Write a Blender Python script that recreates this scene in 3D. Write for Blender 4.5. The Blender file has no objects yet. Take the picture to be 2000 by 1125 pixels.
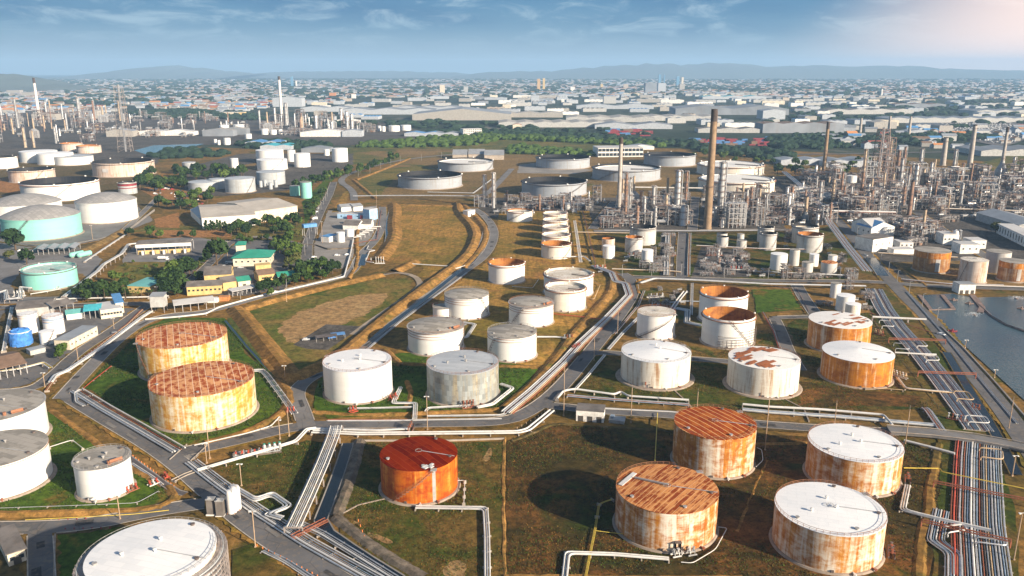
import bpy, math, random
from mathutils import Vector
R = math.radians
sc = bpy.context.scene
col = sc.collection
# ---------------------------------------------------------------- camera, sky, sun, exposure
F = 1600.0; CU = 1000.0; CV = 562.5; H = 150.0
PITCH = math.atan(427.5 / F)
cd = bpy.data.cameras.new('camera'); cam = bpy.data.objects.new('camera', cd); col.objects.link(cam)
cam.location = (0, 0, H); cam.rotation_euler = (math.pi / 2 - PITCH, 0, 0)
cd.sensor_width = 36; cd.lens = 36 * F / 2000; cd.clip_start = 1; cd.clip_end = 60000
sc.camera = cam
SUN_EL = R(20.5); SUN_AZ = R(126.5)          # azimuth clockwise from +Y
sd = bpy.data.lights.new('sun', 'SUN'); sun = bpy.data.objects.new('sun', sd); col.objects.link(sun)
sd.energy = 5.0; sd.angle = R(0.5); sd.color = (1.0, 0.85, 0.66)
to_sun = Vector((math.sin(SUN_AZ) * math.cos(SUN_EL), math.cos(SUN_AZ) * math.cos(SUN_EL), math.sin(SUN_EL)))
sun.rotation_euler = to_sun.to_track_quat('Z', 'Y').to_euler()
sc.view_settings.view_transform = 'Standard'; sc.view_settings.look = 'None'
sc.view_settings.gamma = 1; sc.view_settings.use_curve_mapping = False; sc.view_settings.exposure = 1.02
sc.cycles.volume_bounces = 1; sc.cycles.max_bounces = 5; sc.cycles.diffuse_bounces = 2; sc.cycles.glossy_bounces = 2
sc.cycles.transparent_max_bounces = 6

def N(nt, t, ins=None, **props):
    n = nt.nodes.new(t)
    for k, v in props.items(): setattr(n, k, v)
    for k, v in (ins or {}).items():
        s = n.inputs[k]
        if isinstance(v, bpy.types.NodeSocket): nt.links.new(v, s)
        else: s.default_value = v
    return n
def c4(c): return (c[0], c[1], c[2], 1.0)
def mixc(nt, f, a, b, mode='MIX'):
    a = c4(a) if isinstance(a, tuple) else a; b = c4(b) if isinstance(b, tuple) else b
    return N(nt, 'ShaderNodeMixRGB', {'Fac': f, 'Color1': a, 'Color2': b}, blend_type=mode).outputs['Color']
def mth(nt, op, a, b=0.0, clamp=False):
    return N(nt, 'ShaderNodeMath', {0: a, 1: b}, operation=op, use_clamp=clamp).outputs[0]
def step(nt, v, lo, hi, a=0.0, b=1.0):
    return N(nt, 'ShaderNodeMapRange', {'Value': v, 'From Min': lo, 'From Max': hi, 'To Min': a, 'To Max': b},
             interpolation_type='SMOOTHSTEP').outputs['Result']
def noise(nt, vec, scale, detail=4.0, rough=0.55, dist=0.0):
    return N(nt, 'ShaderNodeTexNoise', {'Vector': vec, 'Scale': scale, 'Detail': detail, 'Roughness': rough, 'Distortion': dist}).outputs['Fac']
def mapv(nt, vec, scale=(1, 1, 1), rot=(0, 0, 0), loc=(0, 0, 0)):
    return N(nt, 'ShaderNodeMapping', {'Vector': vec, 'Scale': scale, 'Rotation': rot, 'Location': loc}).outputs['Vector']

wd = bpy.data.worlds.new('World'); sc.world = wd; wd.use_nodes = True
wn = wd.node_tree; wn.nodes.clear()
sky = N(wn, 'ShaderNodeTexSky', sky_type='NISHITA', sun_disc=False, sun_elevation=SUN_EL, sun_rotation=SUN_AZ, altitude=100)
dirv = N(wn, 'ShaderNodeTexCoord').outputs['Generated']
sx = N(wn, 'ShaderNodeSeparateXYZ', {0: dirv})
elev = sx.outputs['Z']
low = N(wn, 'ShaderNodeValToRGB', {'Fac': step(wn, elev, 0.0, 0.10)})
e = low.color_ramp.elements
e[0].position = 0.0; e[0].color = (2.0, 2.75, 3.45, 1); e[1].position = 1.0; e[1].color = (0.42, 1.45, 2.7, 1)
m_ = e.new(0.45); m_.color = (1.0, 2.0, 3.0, 1)
cv = N(wn, 'ShaderNodeCombineXYZ', {0: mth(wn, 'MULTIPLY', sx.outputs['X'], 11.0), 1: mth(wn, 'MULTIPLY', elev, 42.0), 2: mth(wn, 'MULTIPLY', sx.outputs['Y'], 3.0)}).outputs[0]
cn = noise(wn, cv, 1.25, 9.0, 0.64, 0.6); cn2 = noise(wn, mapv(wn, cv, (0.55, 0.8, 1), (0, 0, 0), (4.3, 1.7, 0)), 0.62, 6.0, 0.55)
cloud = mth(wn, 'MULTIPLY', step(wn, cn, 0.46, 0.70), step(wn, elev, 0.012, 0.055, 0.05, 1.0))
dark = mth(wn, 'MULTIPLY', step(wn, cn2, 0.42, 0.66), step(wn, elev, 0.01, 0.07))
skl = mixc(wn, mth(wn, 'MULTIPLY', dark, 0.6), low.outputs['Color'], (0.35, 1.15, 2.3))
skl = mixc(wn, mth(wn, 'MULTIPLY', cloud, 0.72), skl, (2.7, 3.7, 4.5))
warm = step(wn, mth(wn, 'SUBTRACT', sx.outputs['X'], mth(wn, 'MULTIPLY', elev, 0.9)), 0.25, 0.53)
skl = mixc(wn, mth(wn, 'MULTIPLY', warm, 0.95), skl, (8.6, 6.3, 5.4))
skl = mixc(wn, 1.0, skl, (1.22, 1.22, 1.2), 'MULTIPLY')
allc = mixc(wn, step(wn, elev, 0.13, 0.35), skl, sky.outputs['Color'])
bg = N(wn, 'ShaderNodeBackground', {'Color': allc, 'Strength': 0.066})
wo = N(wn, 'ShaderNodeOutputWorld', {'Surface': bg.outputs[0]})

# ---------------------------------------------------------------- pixel -> ground point
def G(u, v, z=0.0):
    a = (u - CU) / F; b = (v - CV) / F
    dy = math.cos(PITCH) - b * math.sin(PITCH); dz = -math.sin(PITCH) - b * math.cos(PITCH)
    s = (z - H) / dz
    return Vector((a * s, dy * s, z))
def Zat(Y, v):                       # height of the thing seen in picture row v at depth Y
    return H - Y * math.tan(PITCH + math.atan((v - CV) / F))
def P2(pts): return [G(u, v).xy for u, v in pts]

# ---------------------------------------------------------------- mesh builder
class MB:
    def __init__(s): s.v = []; s.f = []; s.m = []; s.uv = []
    def face(s, idx, m=0, uv=None):
        s.f.append(idx); s.m.append(m); s.uv.append(uv)
    def quad(s, a, b, c, d, m=0, uv=None):
        n = len(s.v); s.v += [tuple(a), tuple(b), tuple(c), tuple(d)]; s.face((n, n + 1, n + 2, n + 3), m, uv)
    def tri(s, a, b, c, m=0):
        n = len(s.v); s.v += [tuple(a), tuple(b), tuple(c)]; s.face((n, n + 1, n + 2), m)
    def box(s, c, d, m=0, rz=0.0):
        x, y, z = c; a, b, h = d[0] / 2, d[1] / 2, d[2] / 2
        co, si = math.cos(rz), math.sin(rz); n = len(s.v)
        for dz in (-h, h):
            for dx, dy in ((-a, -b), (a, -b), (a, b), (-a, b)):
                s.v.append((x + dx * co - dy * si, y + dx * si + dy * co, z + dz))
        for q in ((3, 2, 1, 0), (4, 5, 6, 7), (0, 1, 5, 4), (1, 2, 6, 5), (2, 3, 7, 6), (3, 0, 4, 7)):
            s.face(tuple(n + i for i in q), m)
    def bar(s, a, b, w, h=None, m=0):            # square bar between two points
        s.tube([a, b], w * 0.7071, 4, m)
    def tube(s, pts, r, n=6, m=0, caps=True):
        pts = [Vector(p) for p in pts]; k = len(pts); base = len(s.v)
        for i, p in enumerate(pts):
            t = (pts[min(i + 1, k - 1)] - pts[max(i - 1, 0)])
            if t.length < 1e-6: t = Vector((1, 0, 0))
            t.normalize()
            up = Vector((0, 0, 1)) if abs(t.z) < 0.95 else Vector((0, 1, 0))
            a = t.cross(up).normalized(); b = a.cross(t)
            rr = r
            if 0 < i < k - 1:
                d1 = (pts[i] - pts[i - 1]).normalized(); cs = max(0.5, d1.dot(t)); rr = r
                a = a / (cs if abs(t.z) < 0.7 else 1)
            for j in range(n):
                an = 2 * math.pi * (j + 0.5) / n
                s.v.append(tuple(p + a * (rr * math.cos(an)) + b * (rr * math.sin(an))))
        for i in range(k - 1):
            for j in range(n):
                j2 = (j + 1) % n
                s.face((base + i * n + j, base + i * n + j2, base + (i + 1) * n + j2, base + (i + 1) * n + j), m)
        if caps:
            s.face(tuple(base + j for j in reversed(range(n))), m)
            s.face(tuple(base + (k - 1) * n + j for j in range(n)), m)
    def lathe(s, prof, n=48, m=0, c=(0, 0), a0=0.0, a1=2 * math.pi, uvr=None):
        # prof: list of (radius, z); angle 0 faces the camera (-Y), grows towards +X
        base = len(s.v); full = abs(a1 - a0 - 2 * math.pi) < 1e-6; k = n if full else n + 1
        for r, z in prof:
            for j in range(k):
                a = a0 + (a1 - a0) * j / n
                s.v.append((c[0] + r * math.sin(a), c[1] - r * math.cos(a), z))
        L = 0.0
        for i in range(len(prof) - 1):
            (r0, z0), (r1, z1) = prof[i], prof[i + 1]; dl = math.hypot(r1 - r0, z1 - z0)
            for j in range(n):
                j2 = (j + 1) % k
                ur = uvr or max(r0, r1)
                ua, ub = ur * (a0 + (a1 - a0) * j / n), ur * (a0 + (a1 - a0) * (j + 1) / n)
                s.face((base + i * k + j, base + i * k + j2, base + (i + 1) * k + j2, base + (i + 1) * k + j), m,
                       ((ua, L), (ub, L), (ub, L + dl), (ua, L + dl)))
            L += dl
    def disc(s, r, z, n=48, m=0, c=(0, 0)):
        b = len(s.v)
        for j in range(n):
            a = 2 * math.pi * j / n; s.v.append((c[0] + r * math.sin(a), c[1] - r * math.cos(a), z))
        s.face(tuple(range(b, b + n)), m)
    def poly(s, pts, z, m=0):
        b = len(s.v)
        for p in pts: s.v.append((p[0], p[1], z))
        s.face(tuple(range(b, b + len(pts))), m)
    def cyl(s, c, r, z0, z1, n=16, m=0, r1=None):
        r1 = r if r1 is None else r1
        s.lathe([(0.001, z0), (r, z0), (r1, z1), (0.001, z1)], n, m, (c[0], c[1]))
    def drum(s, a, b, r, n=10, m=0):             # horizontal vessel with rounded ends
        a = Vector(a); b = Vector(b); d = (b - a).normalized()
        pts = [a - d * r * 0.5, a, b, b + d * r * 0.5]; base = len(s.v)
        up = Vector((0, 0, 1)); x = d.cross(up).normalized()
        for p, rr in zip(pts, (r * 0.35, r, r, r * 0.35)):
            for j in range(n):
                an = 2 * math.pi * j / n; s.v.append(tuple(p + x * (rr * math.cos(an)) + up * (rr * math.sin(an))))
        for i in range(3):
            for j in range(n):
                j2 = (j + 1) % n; s.face((base + i * n + j, base + i * n + j2, base + (i + 1) * n + j2, base + (i + 1) * n + j), m)
        s.face(tuple(base + j for j in reversed(range(n))), m); s.face(tuple(base + 3 * n + j for j in range(n)), m)
    def mesh(s, name, mats, smooth=True):
        me = bpy.data.meshes.new(name); me.from_pydata(s.v, [], s.f)
        for x in (mats if isinstance(mats, (list, tuple)) else [mats]): me.materials.append(x)
        me.polygons.foreach_set('material_index', s.m)
        if any(u is not None for u in s.uv):
            lay = me.uv_layers.new(name='UVMap').data; fl = []
            for f_, u in zip(s.f, s.uv):
                if u is None: u = [(0.0, 0.0)] * len(f_)
                for q in u: fl += [q[0], q[1]]
            lay.foreach_set('uv', fl)
        if smooth:
            me.polygons.foreach_set('use_smooth', [True] * len(s.f)); me.set_sharp_from_angle(angle=R(38))
        me.update(); return me

def link(name, data, parent=None, loc=(0, 0, 0), rz=0.0):
    o = bpy.data.objects.new(name, data); col.objects.link(o); o.location = loc; o.rotation_euler = (0, 0, rz)
    if parent is not None: o.parent = parent
    return o
def tag(o, label, cat=None, group=None, kind=None):
    if label: o['label'] = label
    if cat: o['category'] = cat
    if group: o['group'] = group
    if kind: o['kind'] = kind
    return o
def thing(name, label, cat, loc=(0, 0, 0), rz=0.0, group=None):
    o = link(name, None, None, loc, rz); o.empty_display_size = 0.5
    return tag(o, label, cat, group)
def part(name, mb, mats, parent, label=None, loc=(0, 0, 0), rz=0.0, smooth=True):
    o = link(name, mb.mesh(name, mats, smooth), parent, loc, rz)
    if label: o['label'] = label
    return o
def solo(name, mb, mats, label, cat, group=None, loc=(0, 0, 0), rz=0.0, smooth=True):
    return tag(link(name, mb.mesh(name, mats, smooth), None, loc, rz), label, cat, group)
def struct(name, mb, mats, label=None, smooth=False):
    o = link(name, mb.mesh(name, mats, smooth)); return tag(o, label, None, None, 'structure')
def copy_tree(o, loc=None, rz=None, label=None, group=None, scale=None, parent=None):
    c = o.copy(); col.objects.link(c)
    if parent is not None: c.parent = parent
    if loc is not None: c.location = loc
    if rz is not None: c.rotation_euler = (0, 0, rz)
    if scale is not None: c.scale = scale
    if label: c['label'] = label
    if group: c['group'] = group
    for ch in KIDS.get(o.name, ()): 
        copy_tree(ch, parent=c)
    return c
KIDS = {}
def remember(root):                    # child table of a prototype, read once
    for o in [root] + list(root.children_recursive): KIDS[o.name] = list(o.children)
ORD = ['', 'first', 'second', 'third', 'fourth', 'fifth', 'sixth', 'seventh', 'eighth', 'ninth', 'tenth', 'eleventh', 'twelfth',
       'thirteenth', 'fourteenth', 'fifteenth', 'sixteenth', 'seventeenth', 'eighteenth', 'nineteenth', 'twentieth']
TENS = {2: 'twent', 3: 'thirt', 4: 'fort', 5: 'fift', 6: 'sixt', 7: 'sevent', 8: 'eight', 9: 'ninet'}
def nth(i):
    if i <= 20: return ORD[i]
    t, u = divmod(min(i, 99), 10)
    return TENS[t] + ('y-' + ORD[u] if u else 'ieth')
# ---------------------------------------------------------------- materials
M = {}
def new_mat(name):
    m = bpy.data.materials.new(name); m.use_nodes = True; nt = m.node_tree; nt.nodes.clear()
    b = N(nt, 'ShaderNodeBsdfPrincipled'); N(nt, 'ShaderNodeOutputMaterial', {'Surface': b.outputs[0]})
    M[name] = m; return m, nt, b
def setc(nt, b, c, rough=0.7, metal=0.0, bump=None, bstr=0.3, bdist=0.1, spec=0.3):
    if isinstance(c, tuple): b.inputs['Base Color'].default_value = c4(c)
    else: nt.links.new(c, b.inputs['Base Color'])
    b.inputs['Roughness'].default_value = rough; b.inputs['Metallic'].default_value = metal
    b.inputs['Specular IOR Level'].default_value = spec
    if bump is not None:
        bn = N(nt, 'ShaderNodeBump', {'Height': bump, 'Strength': bstr, 'Distance': bdist}); nt.links.new(bn.outputs[0], b.inputs['Normal'])
def pos(nt): return N(nt, 'ShaderNodeNewGeometry').outputs['Position']
def objc(nt): return N(nt, 'ShaderNodeTexCoord').outputs['Object']
def rnd(nt): return N(nt, 'ShaderNodeObjectInfo').outputs['Random']

def plain(name, c, rough=0.6, metal=0.0, var=0.18, scale=0.35, dirt=(0.20, 0.13, 0.08), da=0.25):
    m, nt, b = new_mat(name); p = pos(nt)
    n1 = noise(nt, p, scale, 5.0, 0.65); n2 = noise(nt, mapv(nt, p, (1, 1, 0.15)), scale * 3, 4.0)
    c1 = mixc(nt, step(nt, n1, 0.3, 0.7), tuple(x * (1 - var) for x in c), tuple(min(1, x * (1 + var)) for x in c))
    c1 = mixc(nt, mth(nt, 'MULTIPLY', step(nt, n2, 0.52, 0.75), da), c1, dirt)
    setc(nt, b, c1, rough, metal); return m
def ground_mat(name, a, bcol, c, s1=0.012, s2=0.09, mid=0.5, spread=0.14, speck=0.35, lines=None):
    a, bcol, c = [(q[0], q[1], q[2] * (0.8 if q[2] < .5 * q[0] else 1)) for q in (a, bcol, c)]
    m, nt, b = new_mat(name); p = pos(nt)
    n1 = noise(nt, p, s1, 6.0, 0.6, 0.4); n2 = noise(nt, p, s2, 7.0, 0.65, 0.6); n3 = noise(nt, p, 1.3, 5.0, 0.7)
    n4 = noise(nt, mapv(nt, p, loc=(91, 37, 5)), s2 * 0.45, 6.0, 0.62, 0.8)
    k = mth(nt, 'ADD', mth(nt, 'MULTIPLY', n1, 0.5), mth(nt, 'MULTIPLY', n2, 0.5))
    cc = mixc(nt, step(nt, k, mid - spread, mid + spread), a, bcol)
    cc = mixc(nt, step(nt, n4, 0.55, 0.68), cc, c)
    if lines:
        w = noise(nt, mapv(nt, p, (0.5, 0.03, 1), (0, 0, lines)), 1.0, 3.0, 0.6)
        cc = mixc(nt, mth(nt, 'MULTIPLY', step(nt, w, 0.5, 0.62), 0.35), cc, tuple(x * 0.6 for x in a))
    cc = mixc(nt, mth(nt, 'MULTIPLY', step(nt, n3, 0.35, 0.7), speck), cc, tuple(x * 0.45 for x in a), 'MIX')
    n5 = noise(nt, p, 0.28, 8.0, 0.72); cc = mixc(nt, 1.0, cc, mixc(nt, step(nt, n5, 0.3, 0.7), (0.5, 0.52, 0.5), (1.5, 1.42, 1.3)), 'MULTIPLY')
    setc(nt, b, cc, 0.95, 0, n3, 0.6, 0.25, 0.1); return m
def shell_mat(name, paint, r1, r2, amt, blot=0.5, plate=0.1, course=2.2, plw=9.0, dirt=0.12, rough=0.55, metal=0.0, side=0.0, top=0.0, line=0.35):
    # weathered plate shell: UV is (arc metres, height metres)
    m, nt, b = new_mat(name); uv = N(nt, 'ShaderNodeTexCoord').outputs['UV']; rn = rnd(nt)
    off = N(nt, 'ShaderNodeCombineXYZ', {0: mth(nt, 'MULTIPLY', rn, 613.0), 1: 0.0, 2: mth(nt, 'MULTIPLY', rn, 77.0)}).outputs[0]
    q = N(nt, 'ShaderNodeVectorMath', {0: uv, 1: off}, operation='ADD').outputs[0]
    st = noise(nt, mapv(nt, q, (0.55, 0.035, 1)), 1.0, 6.0, 0.65); st2 = noise(nt, mapv(nt, q, (2.2, 0.06, 1)), 1.0, 3.0, 0.6)
    bl = noise(nt, mapv(nt, q, (0.22, 0.3, 1)), 1.0, 9.0, 0.68, 0.5); big = noise(nt, mapv(nt, q, (0.06, 0.03, 1)), 1.0, 3.0)
    hz = noise(nt, mapv(nt, q, (0.25, 1.3, 1)), 1.0, 5.0, 0.65)
    k = mth(nt, 'ADD', mth(nt, 'MULTIPLY', st, 0.62 * (1 - blot) + 0.1), mth(nt, 'MULTIPLY', bl, 0.62 * blot + 0.02))
    k = mth(nt, 'ADD', k, mth(nt, 'MULTIPLY', big, 0.26)); k = mth(nt, 'ADD', k, mth(nt, 'MULTIPLY', hz, 0.08 + 0.1 * blot))
    k = mth(nt, 'ADD', k, mth(nt, 'MULTIPLY', st2, 0.06))
    thr = 0.78 - 0.42 * amt
    rm = step(nt, k, thr - 0.07, thr + 0.10)
    br = N(nt, 'ShaderNodeTexBrick', {'Vector': q, 'Color1': (0, 0, 0, 1), 'Color2': (1, 1, 1, 1), 'Mortar': (0.5, 0.5, 0.5, 1), 'Scale': 1.0,
           'Mortar Size': 0.05, 'Mortar Smooth': 0.3, 'Brick Width': plw, 'Row Height': course})
    pl = mixc(nt, plate, paint, mixc(nt, br.outputs['Color'], tuple(x * 0.55 for x in paint), tuple(min(0.85, x * 1.15) for x in paint)))
    pl = mixc(nt, mth(nt, 'MULTIPLY', step(nt, st, 0.45, 0.75), dirt), pl, (0.30, 0.24, 0.17))
    rc = mixc(nt, step(nt, bl, 0.38, 0.66), r1, r2)
    rc = mixc(nt, mth(nt, 'MULTIPLY', step(nt, st2, 0.4, 0.7), 0.45), rc, tuple(x * 0.6 for x in r2))
    cc = mixc(nt, rm, pl, rc)
    cc = mixc(nt, mth(nt, 'MULTIPLY', br.outputs['Fac'], line), cc, mixc(nt, 0.5, tuple(x * 0.45 for x in paint), r2))
    setc(nt, b, cc, rough, metal, mth(nt, 'ADD', bl, mth(nt, 'MULTIPLY', br.outputs['Fac'], 0.5)), 0.25, 0.08); return m
def roof_mat(name, base, alt, seam, pw, ph, rot=0.0, rustn=0.5, sw=0.12, seamk=0.8, rough=0.7, r3=None, streak=0.5, kb=0.42, off_=0.5, sfx=0.5, spec=0.12):
    m, nt, b = new_mat(name); o = objc(nt); rn = rnd(nt)
    off = N(nt, 'ShaderNodeCombineXYZ', {0: mth(nt, 'MULTIPLY', rn, 200.0), 1: mth(nt, 'MULTIPLY', rn, 120.0), 2: 0.0}).outputs[0]
    v = mapv(nt, N(nt, 'ShaderNodeVectorMath', {0: mapv(nt, o, rot=(0, 0, rot)), 1: off}, operation='ADD').outputs[0], (1, 1, 0))
    br = N(nt, 'ShaderNodeTexBrick', {'Vector': v, 'Color1': (0, 0, 0, 1), 'Color2': (1, 1, 1, 1), 'Mortar': (0.5, 0.5, 0.5, 1), 'Scale': 1.0,
           'Mortar Size': sw, 'Mortar Smooth': 0.2, 'Brick Width': pw, 'Row Height': ph, 'Bias': 0.0}, offset=off_)
    n1 = noise(nt, mapv(nt, v, (1, 0.35, 1)), 0.5, 7.0, 0.65, 0.4); n2 = noise(nt, v, 0.13, 4.0); n3 = noise(nt, mapv(nt, v, (sfx, 1.6 / ph, 1)), 0.7, 5.0, 0.65)
    k = mth(nt, 'ADD', mth(nt, 'MULTIPLY', br.outputs['Color'], kb), mth(nt, 'MULTIPLY', n1, 0.4))
    k = mth(nt, 'ADD', k, mth(nt, 'MULTIPLY', n2, 0.22))
    if streak: k = mth(nt, 'ADD', k, mth(nt, 'MULTIPLY', mth(nt, 'SUBTRACT', n3, 0.5), streak))
    cc = mixc(nt, step(nt, k, rustn - 0.13, rustn + 0.13), base, alt)
    if r3: cc = mixc(nt, step(nt, n1, 0.56, 0.68), cc, r3)
    cc = mixc(nt, mth(nt, 'MULTIPLY', br.outputs['Fac'], seamk), cc, seam)
    setc(nt, b, cc, rough, 0, mth(nt, 'ADD', n1, br.outputs['Fac']), 0.2, 0.06, spec); return m

# land
ground_mat('far_land', (0.022, 0.038, 0.024), (0.05, 0.065, 0.045), (0.16, 0.15, 0.13), 0.002, 0.008, 0.5, 0.1, 0.2)
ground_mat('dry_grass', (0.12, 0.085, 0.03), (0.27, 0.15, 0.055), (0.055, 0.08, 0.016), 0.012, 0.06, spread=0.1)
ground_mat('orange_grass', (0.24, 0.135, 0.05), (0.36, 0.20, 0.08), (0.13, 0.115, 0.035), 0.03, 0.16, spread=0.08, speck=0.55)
ground_mat('field_grass', (0.17, 0.13, 0.03), (0.40, 0.22, 0.07), (0.30, 0.15, 0.06), 0.012, 0.05, spread=0.1, lines=0.5)
ground_mat('lawn', (0.045, 0.095, 0.010), (0.085, 0.135, 0.015), (0.17, 0.11, 0.03), 0.02, 0.1, speck=0.5)
ground_mat('bright_lawn', (0.06, 0.13, 0.012), (0.08, 0.15, 0.02), (0.12, 0.11, 0.03), 0.03, 0.1)
ground_mat('olive_field', (0.05, 0.072, 0.012), (0.17, 0.10, 0.036), (0.036, 0.062, 0.010), 0.013, 0.055, spread=0.08, speck=0.5)
ground_mat('brown_field', (0.055, 0.042, 0.015), (0.19, 0.085, 0.03), (0.042, 0.062, 0.011), 0.014, 0.06, mid=0.52, spread=0.08, speck=0.55)
ground_mat('patchy_field', (0.085, 0.115, 0.022), (0.23, 0.15, 0.06), (0.05, 0.085, 0.015), 0.018, 0.05)
ground_mat('bare_soil', (0.36, 0.24, 0.14), (0.27, 0.16, 0.09), (0.44, 0.31, 0.19), 0.02, 0.07, speck=0.2)
ground_mat('red_soil', (0.34, 0.17, 0.08), (0.26, 0.13, 0.065), (0.15, 0.10, 0.05), 0.02, 0.06, speck=0.25)
ground_mat('tan_field', (0.15, 0.105, 0.055), (0.24, 0.155, 0.08), (0.075, 0.09, 0.028), 0.008, 0.03, speck=0.25)
ground_mat('scrub', (0.06, 0.085, 0.025), (0.20, 0.15, 0.05), (0.035, 0.06, 0.018), 0.008, 0.03, speck=0.4)
ground_mat('plant_floor', (0.075, 0.07, 0.068), (0.125, 0.115, 0.11), (0.06, 0.05, 0.042), 0.02, 0.09, speck=0.3)
ground_mat('gravel', (0.20, 0.17, 0.14), (0.13, 0.105, 0.085), (0.085, 0.08, 0.06), 0.03, 0.2, speck=0.5)
ground_mat('shore', (0.13, 0.09, 0.05), (0.09, 0.075, 0.03), (0.2, 0.15, 0.1), 0.03, 0.2)
def paved(name, c, crack=0.5):
    m, nt, b = new_mat(name); p = pos(nt)
    n1 = noise(nt, p, 0.05, 5.0, 0.6); n2 = noise(nt, p, 0.5, 6.0, 0.7); n3 = noise(nt, p, 4.0, 3.0)
    vo = N(nt, 'ShaderNodeTexVoronoi', {'Vector': p, 'Scale': 0.09}, feature='DISTANCE_TO_EDGE').outputs['Distance']
    cc = mixc(nt, step(nt, n1, 0.3, 0.7), tuple(x * 0.75 for x in c), tuple(x * 1.2 for x in c))
    cc = mixc(nt, mth(nt, 'MULTIPLY', step(nt, n2, 0.48, 0.66), 0.55), cc, (0.24, 0.19, 0.14))
    cc = mixc(nt, mth(nt, 'MULTIPLY', step(nt, vo, 0.0, 0.02, 1.0, 0.0), crack), cc, tuple(x * 0.45 for x in c))
    cc = mixc(nt, mth(nt, 'MULTIPLY', n3, 0.25), cc, tuple(x * 0.7 for x in c))
    setc(nt, b, cc, 0.9, 0, n3, 0.2, 0.03, 0.2)
paved('road_patch_asphalt', (0.055, 0.055, 0.058), 0.2); paved('road_patch_pale', (0.20, 0.19, 0.18), 0.2); paved('asphalt', (0.135, 0.132, 0.135)); paved('asphalt_pale', (0.19, 0.185, 0.185)); paved('concrete', (0.27, 0.25, 0.23)); paved('track', (0.36, 0.29, 0.22), 0.1)
plain('kerb', (0.42, 0.37, 0.31), 0.9, da=0.4)
m, nt, b = new_mat('water'); p = pos(nt)
w1 = noise(nt, mapv(nt, p, (1, 1.6, 1)), 0.5, 4.0, 0.6)
setc(nt, b, mixc(nt, step(nt, noise(nt, p, 0.012, 4.0), 0.35, 0.7), (0.03, 0.06, 0.08), (0.05, 0.085, 0.095)), 0.16, 0, w1, 0.7, 0.5, 0.5)
m, nt, b = new_mat('ditch_water'); setc(nt, b, (0.008, 0.014, 0.022), 0.2, 0, noise(nt, pos(nt), 0.8, 3.0), 0.3, 0.2, 0.25)
m, nt, b = new_mat('green_water'); setc(nt, b, (0.05, 0.12, 0.11), 0.15, 0, noise(nt, pos(nt), 0.3, 3.0), 0.15, 0.2, 0.5)
# tanks
OR = (0.56, 0.23, 0.035); DR = (0.26, 0.075, 0.02); YR = (0.68, 0.43, 0.11)
shell_mat('white', (0.80, 0.79, 0.76), YR, OR, 0.04, 0.3, 0.10, dirt=0.10, line=0.12)
shell_mat('cream', (0.76, 0.71, 0.62), YR, OR, 0.22, 0.35, 0.12, dirt=0.2, line=0.25)
shell_mat('cream_streaky', (0.74, 0.69, 0.60), (0.50, 0.32, 0.16), (0.32, 0.15, 0.06), 0.36, 0.1, 0.12, dirt=0.35, line=0.3)
shell_mat('rust_light', (0.74, 0.68, 0.55), (0.68, 0.42, 0.07), (0.52, 0.22, 0.03), 0.50, 0.5, 0.12, dirt=0.22)
shell_mat('rust_mid', (0.78, 0.71, 0.60), (0.60, 0.25, 0.03), (0.36, 0.11, 0.018), 0.54, 0.55, 0.15, dirt=0.3)
shell_mat('rust_soft', (0.76, 0.69, 0.58), (0.64, 0.29, 0.04), (0.42, 0.14, 0.02), 0.54, 0.5, 0.12, dirt=0.4)
shell_mat('rust_heavy', (0.72, 0.60, 0.46), (0.58, 0.22, 0.016), (0.36, 0.11, 0.014), 0.72, 0.15, 0.2, dirt=0.3)
shell_mat('rust_brown', (0.50, 0.40, 0.30), (0.40, 0.20, 0.06), (0.22, 0.09, 0.035), 0.70, 0.2, 0.2, dirt=0.5)
shell_mat('rust_red', (0.62, 0.36, 0.07), (0.58, 0.145, 0.010), (0.33, 0.042, 0.006), 0.74, 0.3, 0.2, dirt=0.2)
shell_mat('silver', (0.33, 0.36, 0.36), (0.46, 0.40, 0.27), (0.22, 0.19, 0.15), 0.40, 0.05, 0.8, 2.6, 2.4, dirt=0.6, rough=0.45)
shell_mat('grey', (0.52, 0.51, 0.49), (0.40, 0.32, 0.25), (0.28, 0.2, 0.14), 0.24, 0.2, 0.18, dirt=0.3, line=0.25)
shell_mat('crude', (0.35, 0.38, 0.42), (0.36, 0.33, 0.3), (0.22, 0.2, 0.18), 0.22, 0.1, 0.2, dirt=0.35, line=0.3)
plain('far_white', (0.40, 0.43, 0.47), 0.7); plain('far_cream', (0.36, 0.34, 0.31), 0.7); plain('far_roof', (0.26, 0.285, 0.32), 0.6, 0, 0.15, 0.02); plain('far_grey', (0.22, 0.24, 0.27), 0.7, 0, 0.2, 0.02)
shell_mat('pinkish', (0.64, 0.54, 0.46), (0.55, 0.33, 0.2), (0.42, 0.24, 0.14), 0.4, 0.2, 0.15, dirt=0.25)
shell_mat('aqua', (0.25, 0.60, 0.52), (0.45, 0.5, 0.4), (0.35, 0.36, 0.26), 0.08, 0.3, 0.10, dirt=0.1, line=0.12)
shell_mat('steel', (0.42, 0.45, 0.47), (0.36, 0.33, 0.3), (0.25, 0.2, 0.17), 0.15, 0.2, 0.3, dirt=0.3)
shell_mat('inner_rust', (0.42, 0.17, 0.045), (0.50, 0.20, 0.04), (0.22, 0.07, 0.02), 0.6, 0.2, 0.1, dirt=0.3)
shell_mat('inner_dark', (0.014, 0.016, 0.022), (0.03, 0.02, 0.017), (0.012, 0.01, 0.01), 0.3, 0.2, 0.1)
roof_mat('roof_rust_plates', (0.32, 0.06, 0.012), (0.66, 0.32, 0.14), (0.82, 0.60, 0.42), 60.0, 2.9, 1.17, 0.36, 0.13, 0.9, r3=(0.68, 0.37, 0.18), streak=1.3, kb=0.12, off_=0.0, sfx=0.36)
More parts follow.
